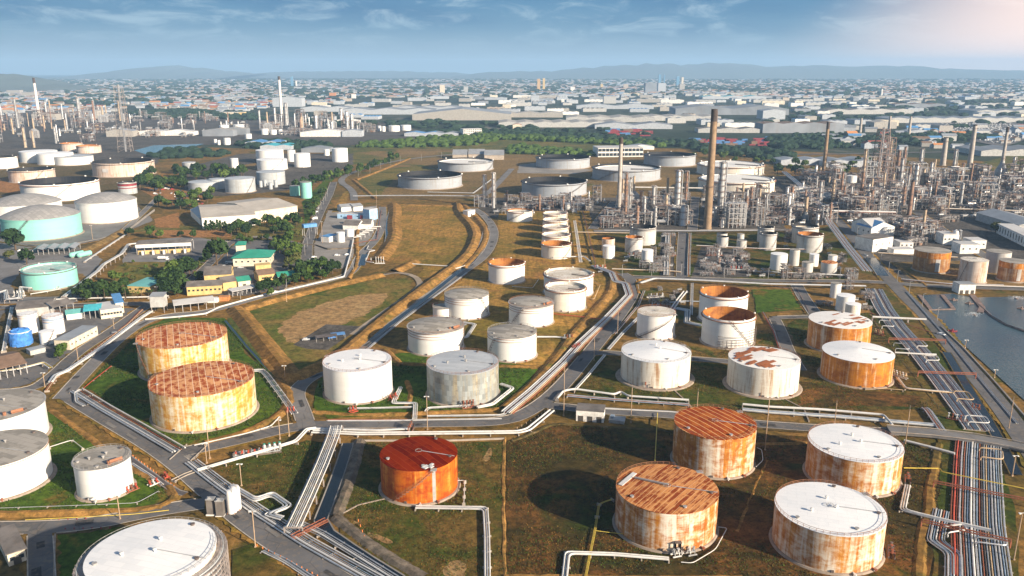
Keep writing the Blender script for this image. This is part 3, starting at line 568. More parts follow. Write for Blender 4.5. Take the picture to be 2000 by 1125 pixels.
B = [
 # great storage basin: rim seen orange on its lit side
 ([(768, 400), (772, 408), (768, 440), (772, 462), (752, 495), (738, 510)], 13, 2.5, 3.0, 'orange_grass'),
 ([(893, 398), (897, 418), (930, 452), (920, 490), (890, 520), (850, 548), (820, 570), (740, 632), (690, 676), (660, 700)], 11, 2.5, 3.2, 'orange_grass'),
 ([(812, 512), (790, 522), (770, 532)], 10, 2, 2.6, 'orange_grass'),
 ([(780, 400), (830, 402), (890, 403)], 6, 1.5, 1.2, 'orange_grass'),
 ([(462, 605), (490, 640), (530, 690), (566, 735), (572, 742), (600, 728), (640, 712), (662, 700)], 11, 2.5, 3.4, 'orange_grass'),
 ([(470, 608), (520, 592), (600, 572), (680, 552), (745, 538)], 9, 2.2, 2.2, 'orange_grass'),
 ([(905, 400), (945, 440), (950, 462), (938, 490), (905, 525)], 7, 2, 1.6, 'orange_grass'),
 # tank bunds
 ([(400, 866), (480, 846), (548, 812), (572, 778), (540, 735), (515, 705)], 5, 1.4, 1.3, 'orange_grass'),
 ([(1195, 545), (1192, 575), (1160, 610), (1120, 652), (1095, 690), (1060, 735), (1020, 772), (985, 800)], 6.5, 1.6, 2.0, 'orange_grass'),
 ([(760, 712), (850, 714), (950, 716), (1050, 718)], 4.0, 1.2, 1.3, 'dry_grass'),
 ([(752, 684), (770, 700), (785, 716)], 4.0, 1.2, 1.4, 'orange_grass'),
 ([(612, 805), (700, 812), (850, 806), (975, 800)], 3.5, 1.0, 0.9, 'orange_grass'),
 ([(795, 745), (805, 775), (790, 800)], 3.0, 0.8, 0.9, 'orange_grass'),
 ([(-60, 1006), (150, 1002), (300, 998), (345, 975), (330, 952)], 4.0, 1.2, 1.3, 'orange_grass'),
 ([(100, 802), (140, 830), (190, 868), (255, 915), (320, 950)], 3.0, 1.0, 0.9, 'orange_grass'),
 ([(655, 1010), (700, 1048), (760, 1090), (830, 1130)], 4.5, 1.4, 1.2, 'gravel'),
 ([(702, 862), (690, 915), (672, 965), (655, 1012)], 5.0, 1.6, 1.6, 'gravel'),
 ([(985, 855), (982, 950), (984, 1050), (986, 1150)], 1.6, 0.6, 0.5, 'orange_grass'),
 ([(1000, 862), (1040, 848), (1080, 828), (1130, 832), (1300, 842)], 2.4, 1.0, 0.7, 'shore'),
 ([(985, 1130), (1100, 1128), (1200, 1132), (1450, 1130)], 3.0, 1.2, 1.0, 'orange_grass'),
 ([(1832, 868), (1825, 910), (1815, 960), (1815, 1002), (1800, 1040), (1795, 1130)], 4.0, 1.6, 0.9, 'dry_grass'),
 ([(1700, 615), (1740, 680), (1790, 740), (1835, 800)], 2.0, 0.8, 0.5, 'shore'),
 ([(1470, 868), (1560, 868), (1600, 860), (1700, 862)], 3.0, 1.0, 0.8, 'orange_grass'),
 ([(1440, 1040), (1470, 960), (1500, 900)], 1.8, 0.6, 0.4, 'orange_grass'),
 ([(690, 352), (735, 390)], 6, 2, 1.8, 'orange_grass'),
 ([(800, 310), (740, 335), (695, 352)], 6, 2, 1.6, 'orange_grass'),
 ([(680, 545), (700, 515), (695, 470), (700, 440)], 4, 1.2, 1.2, 'orange_grass'),
 ([(148, 498), (210, 468), (238, 452)], 9, 2, 2.6, 'tan_field'),
 ([(1740, 512), (1790, 545), (1810, 560)], 3, 1, 1, 'orange_grass'),
 ([(1270, 545), (1240, 548), (1248, 575)], 2.5, 1, 0.8, 'orange_grass'),
]
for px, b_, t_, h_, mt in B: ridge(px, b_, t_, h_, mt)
ditch([(680, 868), (664, 920), (640, 985), (622, 1030), (700, 1085), (780, 1135)], 4.0)
ditch([(768, 402), (757, 440), (760, 470), (750, 488)], 5.0)
ditch([(712, 498), (706, 520)], 5.0)
ditch([(950, 445), (943, 478), (928, 508), (905, 525), (830, 585), (750, 645), (680, 690)], 3.5, ew=1.0)
ditch([(830, 562), (740, 632), (655, 705)], 3.0, 'ditch_water', 'dry_grass')
ditch([(440, 628), (500, 700), (555, 752)], 1.4, 'ditch_water', 'lawn')
ditch([(1848, 690), (1890, 760), (1940, 840), (1985, 930)], 4.0, 'ditch_water', 'shore')
ditch([(1700, 505), (1725, 540)], 8.0, 'ditch_water', 'concrete')
ditch([(225, 875), (262, 905), (340, 962), (362, 968)], 2.2, 'pipe_dark', 'concrete')
def wall(px, h, w, mat, label, name='low_wall', cat='wall', group=None):
    pl = resample(P2(px), 1e9); ns = normals(pl); mb = MB()
    for p, n in zip(pl, ns):
        for o, z in ((-w / 2, -0.05), (-w / 2, h), (w / 2, h), (w / 2, -0.05)):
            q = p + n * o; mb.v.append((q.x, q.y, z))
    for i in range(len(pl) - 1):
        for j in range(3): mb.face((i * 4 + j, (i + 1) * 4 + j, (i + 1) * 4 + j + 1, i * 4 + j + 1))
    mb.face((0, 1, 2, 3)); k = 4 * (len(pl) - 1); mb.face((k + 3, k + 2, k + 1, k))
    return solo(name, mb, M[mat], label, cat, group, smooth=False)
wall([(655, 1012), (700, 988), (755, 975)], 0.5, 0.5, 'foundation', 'low concrete kerb wall running from the channel to the red rusty tank')
wall([(1318, 765), (1345, 790), (1352, 800)], 0.6, 0.6, 'foundation', 'short dark concrete wall below the white cone-roof tank on a wide base')
wall([(1535, 782), (1570, 800), (1580, 825)], 0.6, 0.6, 'foundation', 'short concrete wall below the tank with rust patches on a white roof')
wall([(1838, 640), (1880, 680), (1940, 745), (2005, 820), (2060, 900)], 1.0, 0.7, 'concrete', 'long pale wall along the shore of the pond')
wall([(1700, 612), (1850, 660)], 0.5, 0.5, 'pipe_rust', 'low rusty beam crossing the pipe corridor beside the patched rusty tank')
wall([(1796, 578), (1818, 607), (1862, 605), (1840, 578)], 0.9, 2.6, 'steel_rusty', 'brown walkway wall enclosing the small basin in the pond')
wall([(1898, 578), (1918, 602), (1914, 612)], 1.0, 3.6, 'steel_rusty', 'brown jetty running from the white hut into the pond')
wall([(255, 448), (302, 412)], 2.2, 0.5, 'concrete', 'grey retaining wall beside the white dome tank')
wall([(590, 478), (618, 480), (640, 488), (690, 486)], 1.2, 0.8, 'gravel', 'stone wall along the edge of the blue and white pump station')
wall([(985, 858), (870, 862), (700, 862)], 0.7, 0.5, 'sleeper', 'long low wall behind the red rusty tank', )
wall([(1510, 560), (1556, 565), (1580, 610)], 0.8, 0.5, 'steel_rusty', 'dark low wall along the green field behind the open rusty tanks')
wall([(150, 1040), (108, 1045), (104, 1200)], 0.6, 0.5, 'foundation', 'dark low wall beside the lane in the bottom left corner')
# floating boom across the pond
def pond_pt(u, v, z=0.35): return G(u, v, 0) + Vector((0, 0, z))
mb = MB(); mb.tube([pond_pt(*q) for q in ((1908, 594), (1935, 618), (1965, 636), (2010, 652), (2080, 668))], 0.9, 6)
solo('floating_boom', mb, M['steel_rusty'], 'brown floating boom curving across the pond', 'boom')
for k, (u, v, lb) in enumerate(((1902, 616, 'floating pond aerator throwing white spray beside the brown boom'), (1985, 584, 'floating pond aerator throwing white spray at the far edge of the pond'))):
    g = G(u, v); t = thing('pond_aerator', lb, 'aerator', g, 0, 'aerators in the pond')
    mb = MB(); mb.cyl((0, 0), 1.2, -0.1, 0.9, 10); part('float', mb, M['steel_rusty'], t)
    mb = MB()
    for q in range(260):
        a = rng.uniform(0, 6.28); r_ = abs(rng.gauss(0, 3.0)); z = max(0.25, 1.8 - r_ * 0.25) * rng.random() + 0.2; s_ = rng.uniform(0.08, 0.3)
        c = Vector((r_ * math.cos(a) * 1.5, r_ * math.sin(a), z)); mb.tri(c, c + Vector((s_, rng.uniform(-s_, s_), rng.uniform(0, s_))), c + Vector((0, s_, s_)))
    part('spray', mb, M['foam'], t)['kind'] = 'stuff'
for u, v, lb in ((1862, 587, 'rusty floating raft in the pond beside the small basin'), (1893, 594, 'rusty floating raft between the small basin and the boom'), (1995, 604, 'rusty floating raft at the right edge of the photo'), (1860, 648, 'red raft frame moored to the pond wall')):
    mb = MB(); red = 'red raft' in lb
    for dx in (-1.6, 0, 1.6): mb.box((dx, 0, 0.3), (0.9, 3.4, 0.6))
    for dy in (-1.3, 1.3): mb.box((0, dy, 0.75), (4.4, 0.3, 0.3))
    mb.box((0, 0, 1.3), (0.9, 0.9, 0.9)); solo('floating_raft', mb, M['container_red' if red else 'steel_rusty'], lb, 'raft', 'rafts on the pond', G(u, v), 0.4, False)
# ---------------------------------------------------------------- storage tanks
def fit_tank(l, r, yt, yb):
    Yf = G(CU, yb).y; Rr = 15.0; Xc = 0.0; h = Zat(Yf, yt); ct, st = math.cos(PITCH), math.sin(PITCH)
    for _ in range(50):
        Yc = Yf + Rr; us = []
        for z in (0.0, h):
            for k in range(48):
                a = k * math.pi / 24; X = Xc + Rr * math.cos(a); Y = Yc + Rr * math.sin(a)
                us.append(CU + F * X / (Y * ct - (z - H) * st))
        lo, hi = min(us), max(us); Rr *= ((r - l) / (hi - lo)) ** 0.7
        Xc += ((l + r) / 2 - (lo + hi) / 2) * (Yc * ct + H * st) / F
    return Vector((Xc, Yf + Rr, 0)), Rr, h
TANKS = []
def stair(mb, r, h, a0, a1, w=0.9, m=0, rail=True):
    n = max(8, int(abs(a1 - a0) * r / 1.2))
    pin = []; pout = []
    for i in range(n + 1):
        t = i / n; a = a0 + (a1 - a0) * t; z = 0.2 + (h - 0.2) * t
        pin.append(((r + 0.06) * math.sin(a), -(r + 0.06) * math.cos(a), z)); pout.append(((r + w) * math.sin(a), -(r + w) * math.cos(a), z))
    for i in range(n):
        a, b, c, d = pin[i], pout[i], pout[i + 1], pin[i + 1]
        mb.quad(a, b, (c[0], c[1], b[2]), (d[0], d[1], a[2]), m)
        mb.quad((b[0], b[1], b[2] - 0.35), (c[0], c[1], c[2] - 0.35), c, b, m)
    if rail:
        up = lambda p, q: (p[0], p[1], p[2] + q)
        mb.tube([up(p, 1.1) for p in pout], 0.07, 4, m); mb.tube([up(p, 0.55) for p in pout], 0.05, 4, m)
        for p in pout[::2]: mb.bar(p, up(p, 1.1), 0.09, m=m)
def railing(mb, r, z, a0=0.0, a1=2 * math.pi, m=0, hh=1.1, t=0.06):
    n = max(12, int(r * abs(a1 - a0) / 2.0)); P = [(r * math.sin(a0 + (a1 - a0) * i / n), -r * math.cos(a0 + (a1 - a0) * i / n), z) for i in range(n + 1)]
    for q in (hh, hh * .5): mb.tube([(p[0], p[1], p[2] + q) for p in P], t * (1 if q == hh else .7), 4, m, False)
    for p in P[:-1]: mb.bar(p, (p[0], p[1], p[2] + hh), t * 1.3, m=m)
D_ = math.pi / 180
def tank(l, r, yt, yb, kind, shell, roof, label, st=None, rail=None, rise=0.05, base=1.03, vents=0, deck=0.8, ring=False, near=None, inner='inner_dark', extra=None, rings=0, group=None, hmin=None, rot=0.0):
    c, R_, h = fit_tank(l, r, yt, yb)
    if hmin: h = max(h, hmin)
    t = thing('storage_tank', label, 'storage tank', c, 0, group); TANKS.append((t, c, R_, h))
    big = (r - l) > 60; n = 96 if (r - l) > 110 else 64 if (r - l) > 45 else 32 if (r - l) > 18 else 16
    mb = MB()
    if kind == 'open':
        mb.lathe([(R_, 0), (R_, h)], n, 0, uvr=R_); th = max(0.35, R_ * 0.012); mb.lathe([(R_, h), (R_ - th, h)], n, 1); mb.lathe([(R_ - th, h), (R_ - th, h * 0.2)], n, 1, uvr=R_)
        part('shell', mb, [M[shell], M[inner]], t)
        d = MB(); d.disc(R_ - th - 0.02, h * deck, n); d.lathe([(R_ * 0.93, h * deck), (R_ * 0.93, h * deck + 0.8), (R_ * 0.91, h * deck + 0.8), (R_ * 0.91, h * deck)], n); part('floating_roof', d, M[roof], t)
        if (r - l) > 30:
            g = MB(); zz = h - max(0.6, 0.06 * h); g.lathe([(R_ + 0.02, zz), (R_ + 0.03 * R_ + 0.4, zz), (R_ + 0.03 * R_ + 0.4, zz - 0.3), (R_ + 0.02, zz - 0.5)], n)
            part('wind_girder', g, M['rail_rust' if 'rust' in shell or shell in ('white', 'cream') else 'stair_dark'], t)
            lad = MB(); a = 0.9; p0 = Vector(((R_ - th) * math.sin(a), -(R_ - th) * math.cos(a), h)); p1 = Vector((R_ * 0.15 * math.sin(a), -R_ * 0.15 * math.cos(a), h * deck + 0.6))
            lad.bar(p0, p1, max(0.5, R_ * 0.022)); lad.bar(p0 + Vector((0, 0, 0.9)), p1 + Vector((0, 0, .9)), 0.15); part('rolling_ladder', lad, M['stair_dark'], t)
            for a in (0.35, 1.6, 2.9, 4.0, 5.2):
                pm = MB(); pm.lathe([(0.01, 0.0), (0.022 * R_ + .3, 0.0), (0.018 * R_ + 0.25, 0.02 * R_ + 0.3), (0.01, 0.026 * R_ + 0.4)], 8); part('foam_box', pm, M['wall_white'], t, loc=((R_ + .1) * math.sin(a), -(R_ + .1) * math.cos(a), h - 0.1))
    else:
        mb.lathe([(R_, 0), (R_, h)], n, 0, uvr=R_); part('shell', mb, M[shell], t)
        mb = MB(); ov = R_ + 0.12
        if kind == 'dome':
            k = 12; pr = [(ov, h)]
            for i in range(1, k + 1):
                a = (math.pi / 2) * i / k; pr.append((max(0.01, ov * math.cos(a)), h + rise * R_ * math.sin(a)))
            # shallow cap: flatten the sine profile into a circular arc
            pr = [(ov * (1 - i / k) if i < k else 0.01, h + rise * R_ * (1 - (1 - i / k) ** 2)) for i in range(k + 1)]
        elif kind == 'cone': pr = [(ov, h - 0.12), (ov, h + 0.02), (R_ * 0.5, h + rise * R_ * 0.55), (0.01, h + rise * R_)]
        else: pr = [(ov, h - 0.12), (ov, h + 0.02), (0.01, h + 0.02 + rise * R_)]
        mb.lathe(pr, n, 0); part('roof', mb, M[roof], t, rz=rot)
    if big:
        f = MB(); f.lathe([(R_ + 0.02, 0.8), (R_ * base, 0.75), (R_ * base + 0.7, -0.05)], n); part('foundation', f, M['foundation'], t)
    for k in range(rings):
        g = MB(); z = h * (0.96 - 0.11 * k); g.lathe([(R_ + 0.01, z), (R_ + 0.22, z), (R_ + 0.22, z - 0.18), (R_ + 0.01, z - 0.18)], n); part('stiffener_ring', g, M['rail_rust' if shell == 'white' else 'stair_dark'], t)
    if st:
        s = MB(); stair(s, R_, h, st[0] * D_, st[1] * D_, max(0.7, 0.035 * R_), rail=(r - l) > 35); part('stairway', s, M['rail_rust' if 'rust' in shell else 'stair_dark'], t)
        if kind != 'open' and (r - l) > 60:
            pf = MB(); a = st[1] * D_; pf.box(((R_ + 0.6) * math.sin(a), -(R_ + 0.6) * math.cos(a), h), (2.2, 2.2, 0.15)); railing(pf, 1.2, h, 0, 6.28); part('landing', pf, M['rail_grey'], t)
    if rail:
        rl = MB(); railing(rl, R_ - 0.05, h + (0.1 if kind == 'open' else 0.0), (rail[0]) * D_, (rail[1]) * D_); part('railing', rl, M[rail[2] if len(rail) > 2 else 'rail_rust'], t)
    for k in range(vents):
        a = 0.9 + k * 2.1; rr = R_ * (0.12 + 0.16 * (k % 3)); vz = h + (rise * R_ * (1 - rr / R_) if kind != 'dome' else rise * R_ * (1 - (rr / R_) ** 2))
        v = MB(); v.lathe([(0.01, 0), (0.32, 0), (0.32, 0.75), (0.6, 0.8), (0.55, 1.1), (0.01, 1.25)], 8); part('roof_vent', v, M['wall_white' if 'white' in roof else 'rail_grey'], t, loc=(rr * math.sin(a), -rr * math.cos(a), vz - 0.05))
    if (r - l) > 85 and kind != 'open' and yt > 600:
        zz = lambda q: h + (rise * R_ * (1 - q) if kind != 'dome' else rise * R_ * (1 - q * q))
        for k, (a, q) in enumerate(((1.3, .86), (-1.1, .84), (2.7, .88), (.25, .8))):
            mb = MB(); mb.cyl((0, 0), .55, -.05, .45, 10); mb.cyl((0, 0), .7, .45, .55, 10); part('roof_hatch', mb, M['rail_grey' if k % 2 else 'stair_dark'], t, loc=(q * R_ * math.sin(a), -q * R_ * math.cos(a), zz(q)))
        mb = MB(); a = 1.35; P = [(q * R_ * math.sin(a), -q * R_ * math.cos(a), zz(q) + .25) for q in (.97, .7, .4, .1)]; mb.tube(P, .13, 5); part('roof_pipe', mb, M['pipe_grey'], t)
    if big and yt > 560:
        for k, a in enumerate((0.12, 0.55)):
            q = MB(); rr = R_; x, y = math.sin(a), -math.cos(a)
            q.tube([(x * (rr - .1), y * (rr - .1), 1.0), (x * (rr + 1.3), y * (rr + 1.3), 1.0), (x * (rr + 1.3), y * (rr + 1.3), 0.1)], 0.28, 8); q.cyl((x * (rr + 1.3), y * (rr + 1.3)), 0.55, 0.95, 1.25, 8); part('outlet_nozzle', q, M['pipe_rust' if k else 'pipe_white'], t)
        q = MB(); a = -0.25; q.box((math.sin(a) * (R_ + .1), -math.cos(a) * (R_ + .1), 1.1), (0.9, 0.5, 0.9), 0, a); part('manhole', q, M['stair_dark'], t)
    if extra: extra(t, R_, h)
    return t, c, R_, h

# --- extras on single tanks
def ex_red(t, R_, h):
    mb = MB(); a = 28 * D_; mb.lathe([(R_ + 0.05, 0.4), (R_ + 0.05, h - 0.3)], 3, 0, a0=a - 0.045, a1=a + 0.045); part('bare_plate_strip', mb, M['rail_grey'], t)
    mb = MB()
    for q in ((18, 0.87, 2.6, 2.0), (26, 0.9, 1.8, 1.6), (30, 0.80, 1.6, 1.0)):
        a = q[0] * D_; mb.box((q[1] * R_ * math.sin(a), -q[1] * R_ * math.cos(a), h + 0.35), (q[2], q[3], 0.25), 0, 0.9)
    part('white_roof_plate', mb, M['pipe_white'], t)
def ex_31(t, R_, h):
    mb = MB(); mb.bar((-R_ * .6, R_ * .35, h + 0.7), (R_ * .02, -R_ * .02, h + 1.3), 0.5); part('roof_walkway', mb, M['rail_grey'], t)
    mb = MB(); mb.box((-R_ * .74, R_ * .32, h + 0.35), (R_ * .62, 1.6, 0.25), 0, 0.95); part('white_roof_plate', mb, M['pipe_white'], t)
    mb = MB()
    for x in (0, 1.6):
        for z in (0, 0): mb.bar((x, -R_ - 1.2, 0), (x, -R_ - 1.2, 4.6), 0.25); mb.bar((x, -R_ - 0.2, 0), (x, -R_ - .2, 4.6), 0.25)
    for z in (2.2, 4.5): mb.box((0.8, -R_ - 0.7, z), (2.2, 1.5, 0.2))
    part('valve_platform', mb, M['stair_dark'], t)
def ex_scaffold(t, R_, h):
    mb = MB()
    for k in range(14):
        a = -0.55 + k * 0.14; mb.bar(((R_ + 1.0) * math.sin(a), -(R_ + 1.0) * math.cos(a), 0), ((R_ + 1.0) * math.sin(a), -(R_ + 1.0) * math.cos(a), h * (0.35 + 0.3 * (k > 7))), 0.12)
    for q in range(7):
        z = 1.2 + q * 1.5; mb.tube([((R_ + 1.0) * math.sin(a * 0.1), -(R_ + 1.0) * math.cos(a * 0.1), z) for a in range(-6 + (q > 4) * 8, 13)], 0.12, 4)
    part('scaffold', mb, M['stair_dark'], t)
def ex_row_top(t, R_, h):
    mb = MB(); mb.lathe([(R_ - 0.1, h - 0.02), (R_ + 0.55, h - 0.02), (R_ + 0.55, h + 0.12), (R_ - 0.1, h + 0.12)], 64); part('top_walkway', mb, M['rail_grey'], t)
    mb = MB(); mb.box((R_ * .78, -R_ * .45, h + 0.9), (4.5, 1.4, 0.25), 0, 0.8); mb.box((R_ * .78, -R_ * .45, h + 1.5), (4.5, 0.1, 1.0), 0, .8); mb.cyl((R_ * .55, -R_ * .55), 0.7, h, h + 1.5, 8); part('gauge_platform', mb, M['rail_rust'], t)
def ex_topband(t, R_, h):
    mb = MB(); mb.lathe([(R_ + 0.04, h * 0.7), (R_ + 0.04, h - 0.1)], 48, uvr=R_); part('rust_band', mb, M['rust_heavy'], t)
    mb = MB(); mb.lathe([(R_ + 0.05, h * .1), (R_ + .05, h * .7)], 4, a0=-0.25, a1=0.02, uvr=R_); part('clean_plate', mb, M['grey'], t)
def ex_bottom(t, R_, h):
    mb = MB(); q = R_ * 1.115; mb.lathe([(q, 0), (q, h * 0.93), (q - 0.3, h * 0.93), (q - .3, 0)], 96, uvr=q); part('outer_wall', mb, M['steel'], t)
    mb = MB(); railing(mb, q, h * .93); part('outer_railing', mb, M['rail_grey'], t)
    mb = MB()
    for k in range(12): mb.lathe([(q + 0.3, h * .08 * k + .5), (q + 0.9, h * .08 * k + .5), (q + .9, h * .08 * k + .8), (q + .3, h * .08 * k + .8)], 96)
    for k in range(60):
        a = k * 6.2832 / 60; mb.bar(((q + .9) * math.sin(a), -(q + .9) * math.cos(a), 0), ((q + .9) * math.sin(a), -(q + .9) * math.cos(a), h * .93), 0.14)
    part('scaffold', mb, M['steel_frame'], t)
    mb = MB(); mb.lathe([(R_ * 1.005, h * .93), (R_ * 1.1, h * .93)], 96); part('walkway', mb, M['steel_frame'], t)
def ex_tarp(t, R_, h):
    mb = MB(); n = 40; pr = [(R_ + .25, 0.3), (R_ + .45, h * .3), (R_ + .3, h * .6), (R_ + .4, h * .92), (R_ * .8, h * 1.1), (0.01, h * 1.2)]; mb.lathe(pr, n)
    mb.v = [(x + rng.uniform(-.25, .25), y + rng.uniform(-.25, .25), z + rng.uniform(-.2, .2)) for x, y, z in mb.v]; part('blue_tarpaulin', mb, M['tarp_blue'], t)
def ex_stripe(mat, fr):
    def f(t, R_, h):
        for k, q in enumerate(fr):
            mb = MB(); mb.lathe([(R_ + 0.06, h * q[0]), (R_ + 0.06, h * q[1])], 32, uvr=R_); part('painted_band', mb, M[mat], t)
    return f
def ex_dome(t, R_, h):
    mb = MB()
    for z in (h - 0.4, h - 1.6): mb.lathe([(R_ + 0.02, z), (R_ + .35, z), (R_ + .35, z - .25), (R_ + .02, z - .3)], 96)
    part('stiffener_ring', mb, M['aqua' if t['label'].startswith('pale aqua') else 'wall_white'], t)
def ex_sign(t, R_, h):
    mb = MB(); a = -0.18; mb.box((math.sin(a) * (R_ + .12), -math.cos(a) * (R_ + .12), h * .5), (9.5, 0.2, 5), 0, a); part('sign_board', mb, M['pipe_white'], t)
def ex_patch(seed, n_, spread):
    def f(t, R_, h):
        r2 = random.Random(seed); q = 0
        for k in range(n_ * 4):
            if q >= n_: break
            a = r2.uniform(*spread) ; rr = R_ * math.sqrt(r2.uniform(0.25, 0.86)); w, l_ = r2.uniform(1.2, 2.2), r2.uniform(3.0, 9.0); ro = 0.6
            if rr + l_ * .5 > R_ * 0.97: continue
            mb = MB(); z0 = h + 0.055 * R_ * (1 - rr / R_); sl = -0.055
            cx, cy = rr * math.sin(a), -rr * math.cos(a); co, si = math.cos(ro), math.sin(ro); vs = []
            for dx, dy in ((-l_ / 2, -w / 2), (l_ / 2, -w / 2), (l_ / 2, w / 2), (-l_ / 2, w / 2)):
                x, y = cx + dx * co - dy * si, cy + dx * si + dy * co; vs.append((x, y, h + 0.055 * R_ * (1 - min(1, math.hypot(x, y) / R_)) + 0.1 + 0.008 * q))
            mb.quad(*vs); nb = len(mb.v); part('rusted_roof_plate', mb, M['rust_plate'], t); q += 1
    return f
T = tank
# foreground
T(163, 435, 1150, 1285, 'cone', 'cream', 'roof_white', 'huge white roofed tank ringed by scaffolding in the bottom left corner', rise=.05, vents=3, extra=ex_bottom, rail=(20, 120, 'rail_grey'))
T(142, 262, 918, 981, 'flat', 'white', 'roof_grey', 'small clean white tank with grey roof and walkway beside the road', rail=(0, 360, 'rail_grey'), base=1.06, rise=.02, vents=4, extra=ex_row_top)
T(-115, 104, 918, 985, 'flat', 'white', 'roof_grey', 'large clean white tank with grey roof cut by the left edge, the nearer of two', base=1.06, rise=.02, vents=4, rings=1)
T(-112, 97, 828, 893, 'flat', 'white', 'roof_grey', 'large white grey-roofed tank at the left edge, half hidden behind another white tank', base=1.04, rise=.02, vents=4, st=(-20, -75), extra=ex_row_top)
T(289, 502, 776, 846, 'flat', 'rust_light', 'roof_rust_plates', 'wide rust-streaked tank with rusty plated roof, the nearer of two on the green lawn', rise=.035, rail=(0, 360))
T(265, 449, 681, 748, 'flat', 'rust_light', 'roof_rust_plates', 'wide rust-streaked tank with rusty plated roof, the farther of two on the green lawn', rise=.035, st=(-22, -52), rail=(0, 360))
T(630, 767, 727, 791, 'flat', 'white', 'roof_white', 'clean white tank with speckled white roof beside the silver-grey tank', rise=.04, rail=(0, 360), vents=3, st=(-75, -110))
T(833, 974, 732, 796, 'flat', 'silver', 'roof_silver', 'silver-grey streaked tank with smooth grey roof', rise=.04, rail=(0, 360), vents=4)
T(796, 906, 652, 697, 'dome', 'white', 'roof_grey', 'white tank with domed grey roof directly behind the silver-grey tank', rise=.12, rail=(-60, 200), rings=3, st=(62, 95), extra=ex_row_top)
T(868, 955, 585, 626, 'dome', 'white', 'roof_grey', 'white tank with domed grey roof joined to a small white tank', rise=.12, rail=(0, 360, 'rail_grey'), rings=3, st=(72, 40))
T(845, 887, 604, 623, 'cone', 'white', 'roof_grey', 'small squat white tank attached to the left of a larger domed tank', rise=.06, rail=(0, 360, 'rail_grey'))
T(952, 1048, 662, 709, 'dome', 'white', 'roof_grey', 'white tank with grey roof to the right of the domed tank behind the silver one', rise=.10, rail=(0, 360, 'rail_grey'), rings=2, st=(-72, -40))
T(994, 1081, 602, 641, 'dome', 'white', 'roof_grey', 'white grey-roofed tank in front of the open white tank with a dirty deck', rise=.10, rail=(0, 360, 'rail_rust'), rings=3, st=(-60, -20), extra=ex_row_top)
T(1062, 1159, 545, 584, 'open', 'white', 'deck_dirty', 'white open-top tank with stained pale floating roof nearly at its rim', deck=.93, inner='cream', rail=(0, 360))
T(1064, 1145, 570, 611, 'open', 'cream', 'deck_dirty', 'cream open-top tank with a rusty rim and a sunken dirty deck', deck=.88, inner='cream', rail=(0, 360), st=(70, 120))
T(954, 1025, 520, 557, 'open', 'white', 'inner_rust', 'white open-top tank with rust-brown inside beside the long road', deck=.6, inner='inner_rust', rail=(0, 360))
for k, (l, r, yt, yb, lb) in enumerate(((1060.5, 1108, 420, 443, 'white open-top tank, farthest in the row of five'), (1060, 1109.5, 433, 456, 'white open-top tank, fourth from the front in the row of five'),
    (1059, 1111, 447, 471, 'white open-top tank, middle one in the row of five'), (1058, 1113.5, 463, 488, 'white open-top tank, second from the front in the row of five'),
    (1057, 1116, 481, 507, 'white open-top tank with orange rust inside, front of the row of five'))):
    T(l, r, yt, yb, 'open', 'cream', 'deck_dirty' if k != 4 else 'inner_rust', lb, deck=.62 if k == 4 else .85, inner='cream' if k < 4 else 'inner_rust', st=(20, 75), group='row of five open white tanks', rail=(0, 360))
T(990, 1040, 415, 434, 'open', 'white', 'deck_dirty', 'low white open-top tank left of the row of five', deck=.8, inner='inner_rust', st=(-60, 20))
T(1364, 1462, 582, 637, 'open', 'white', 'inner_rust', 'white open-top tank with rusty inside, the farther of two', deck=.35, inner='inner_rust', rail=(90, 270))
T(1369, 1476, 627, 683, 'open', 'white', 'inner_rust', 'white open-top tank with rusty inside and scaffolding, the nearer of two', deck=.3, inner='inner_rust', extra=ex_scaffold, st=(45, -10))
T(1243, 1320, 619, 666, 'cone', 'white', 'deck_dirty', 'white tank with a dark stairway climbing across its front', st=(-70, 55), rail=(0, 360), rise=.03)
T(1212, 1350, 709, 762, 'cone', 'cream_streaky', 'roof_white', 'streaked white tank with bright white cone roof on a wide concrete base', rise=.11, base=1.13, rail=(0, 360, 'rail_grey'), vents=2, st=(80, 120))
T(1419, 1564, 722, 779, 'cone', 'cream_streaky', 'roof_patched', 'streaked cream tank with white roof half covered in rusted plates', rise=.055, base=1.10, rail=(60, 250), extra=ex_patch(4, 44, (2.4, 6.4)))
T(1575, 1704, 642, 694, 'cone', 'rust_heavy', 'roof_patched', 'orange-rusted tank with white roof and brown plate patches', rise=.055, base=1.06, extra=ex_patch(9, 15, (-1.0, 3.6)))
T(1601, 1748, 709, 760, 'cone', 'rust_heavy', 'roof_white', 'orange-rusted tank with a clean white cone roof near the pipe corridor', rise=.10, base=1.06)
T(1313, 1478, 859, 937, 'cone', 'rust_mid', 'roof_rust_stripes', 'rust-streaked tank with striped orange roof, behind the dashed-roof one', rise=.04, rail=(0, 360), st=(82, 130))
T(1201, 1404, 1004, 1081, 'cone', 'rust_mid', 'roof_rust_dashes', 'rust-streaked tank with dashed rusty roof and a roof walkway, casting a long shadow', rise=.04, rail=(160, 300), extra=ex_31, st=(82, 130))
T(1572, 1766, 904, 972, 'cone', 'rust_soft', 'roof_white', 'rust-stained tank with white roof, the farther of the bottom right pair', rise=.04, rail=(0, 360), vents=5)
T(1507, 1733, 1048, 1124, 'cone', 'rust_soft', 'roof_white', 'rust-stained tank with white roof, the nearer of the bottom right pair', rise=.04, rail=(0, 360), vents=5, st=(80, 120))
T(742, 894, 920, 988, 'cone', 'rust_red', 'roof_deep_red', 'fully rusted orange tank with deep red roof standing alone in a field', rise=.06, st=(-38, 27), extra=ex_red, base=1.05)
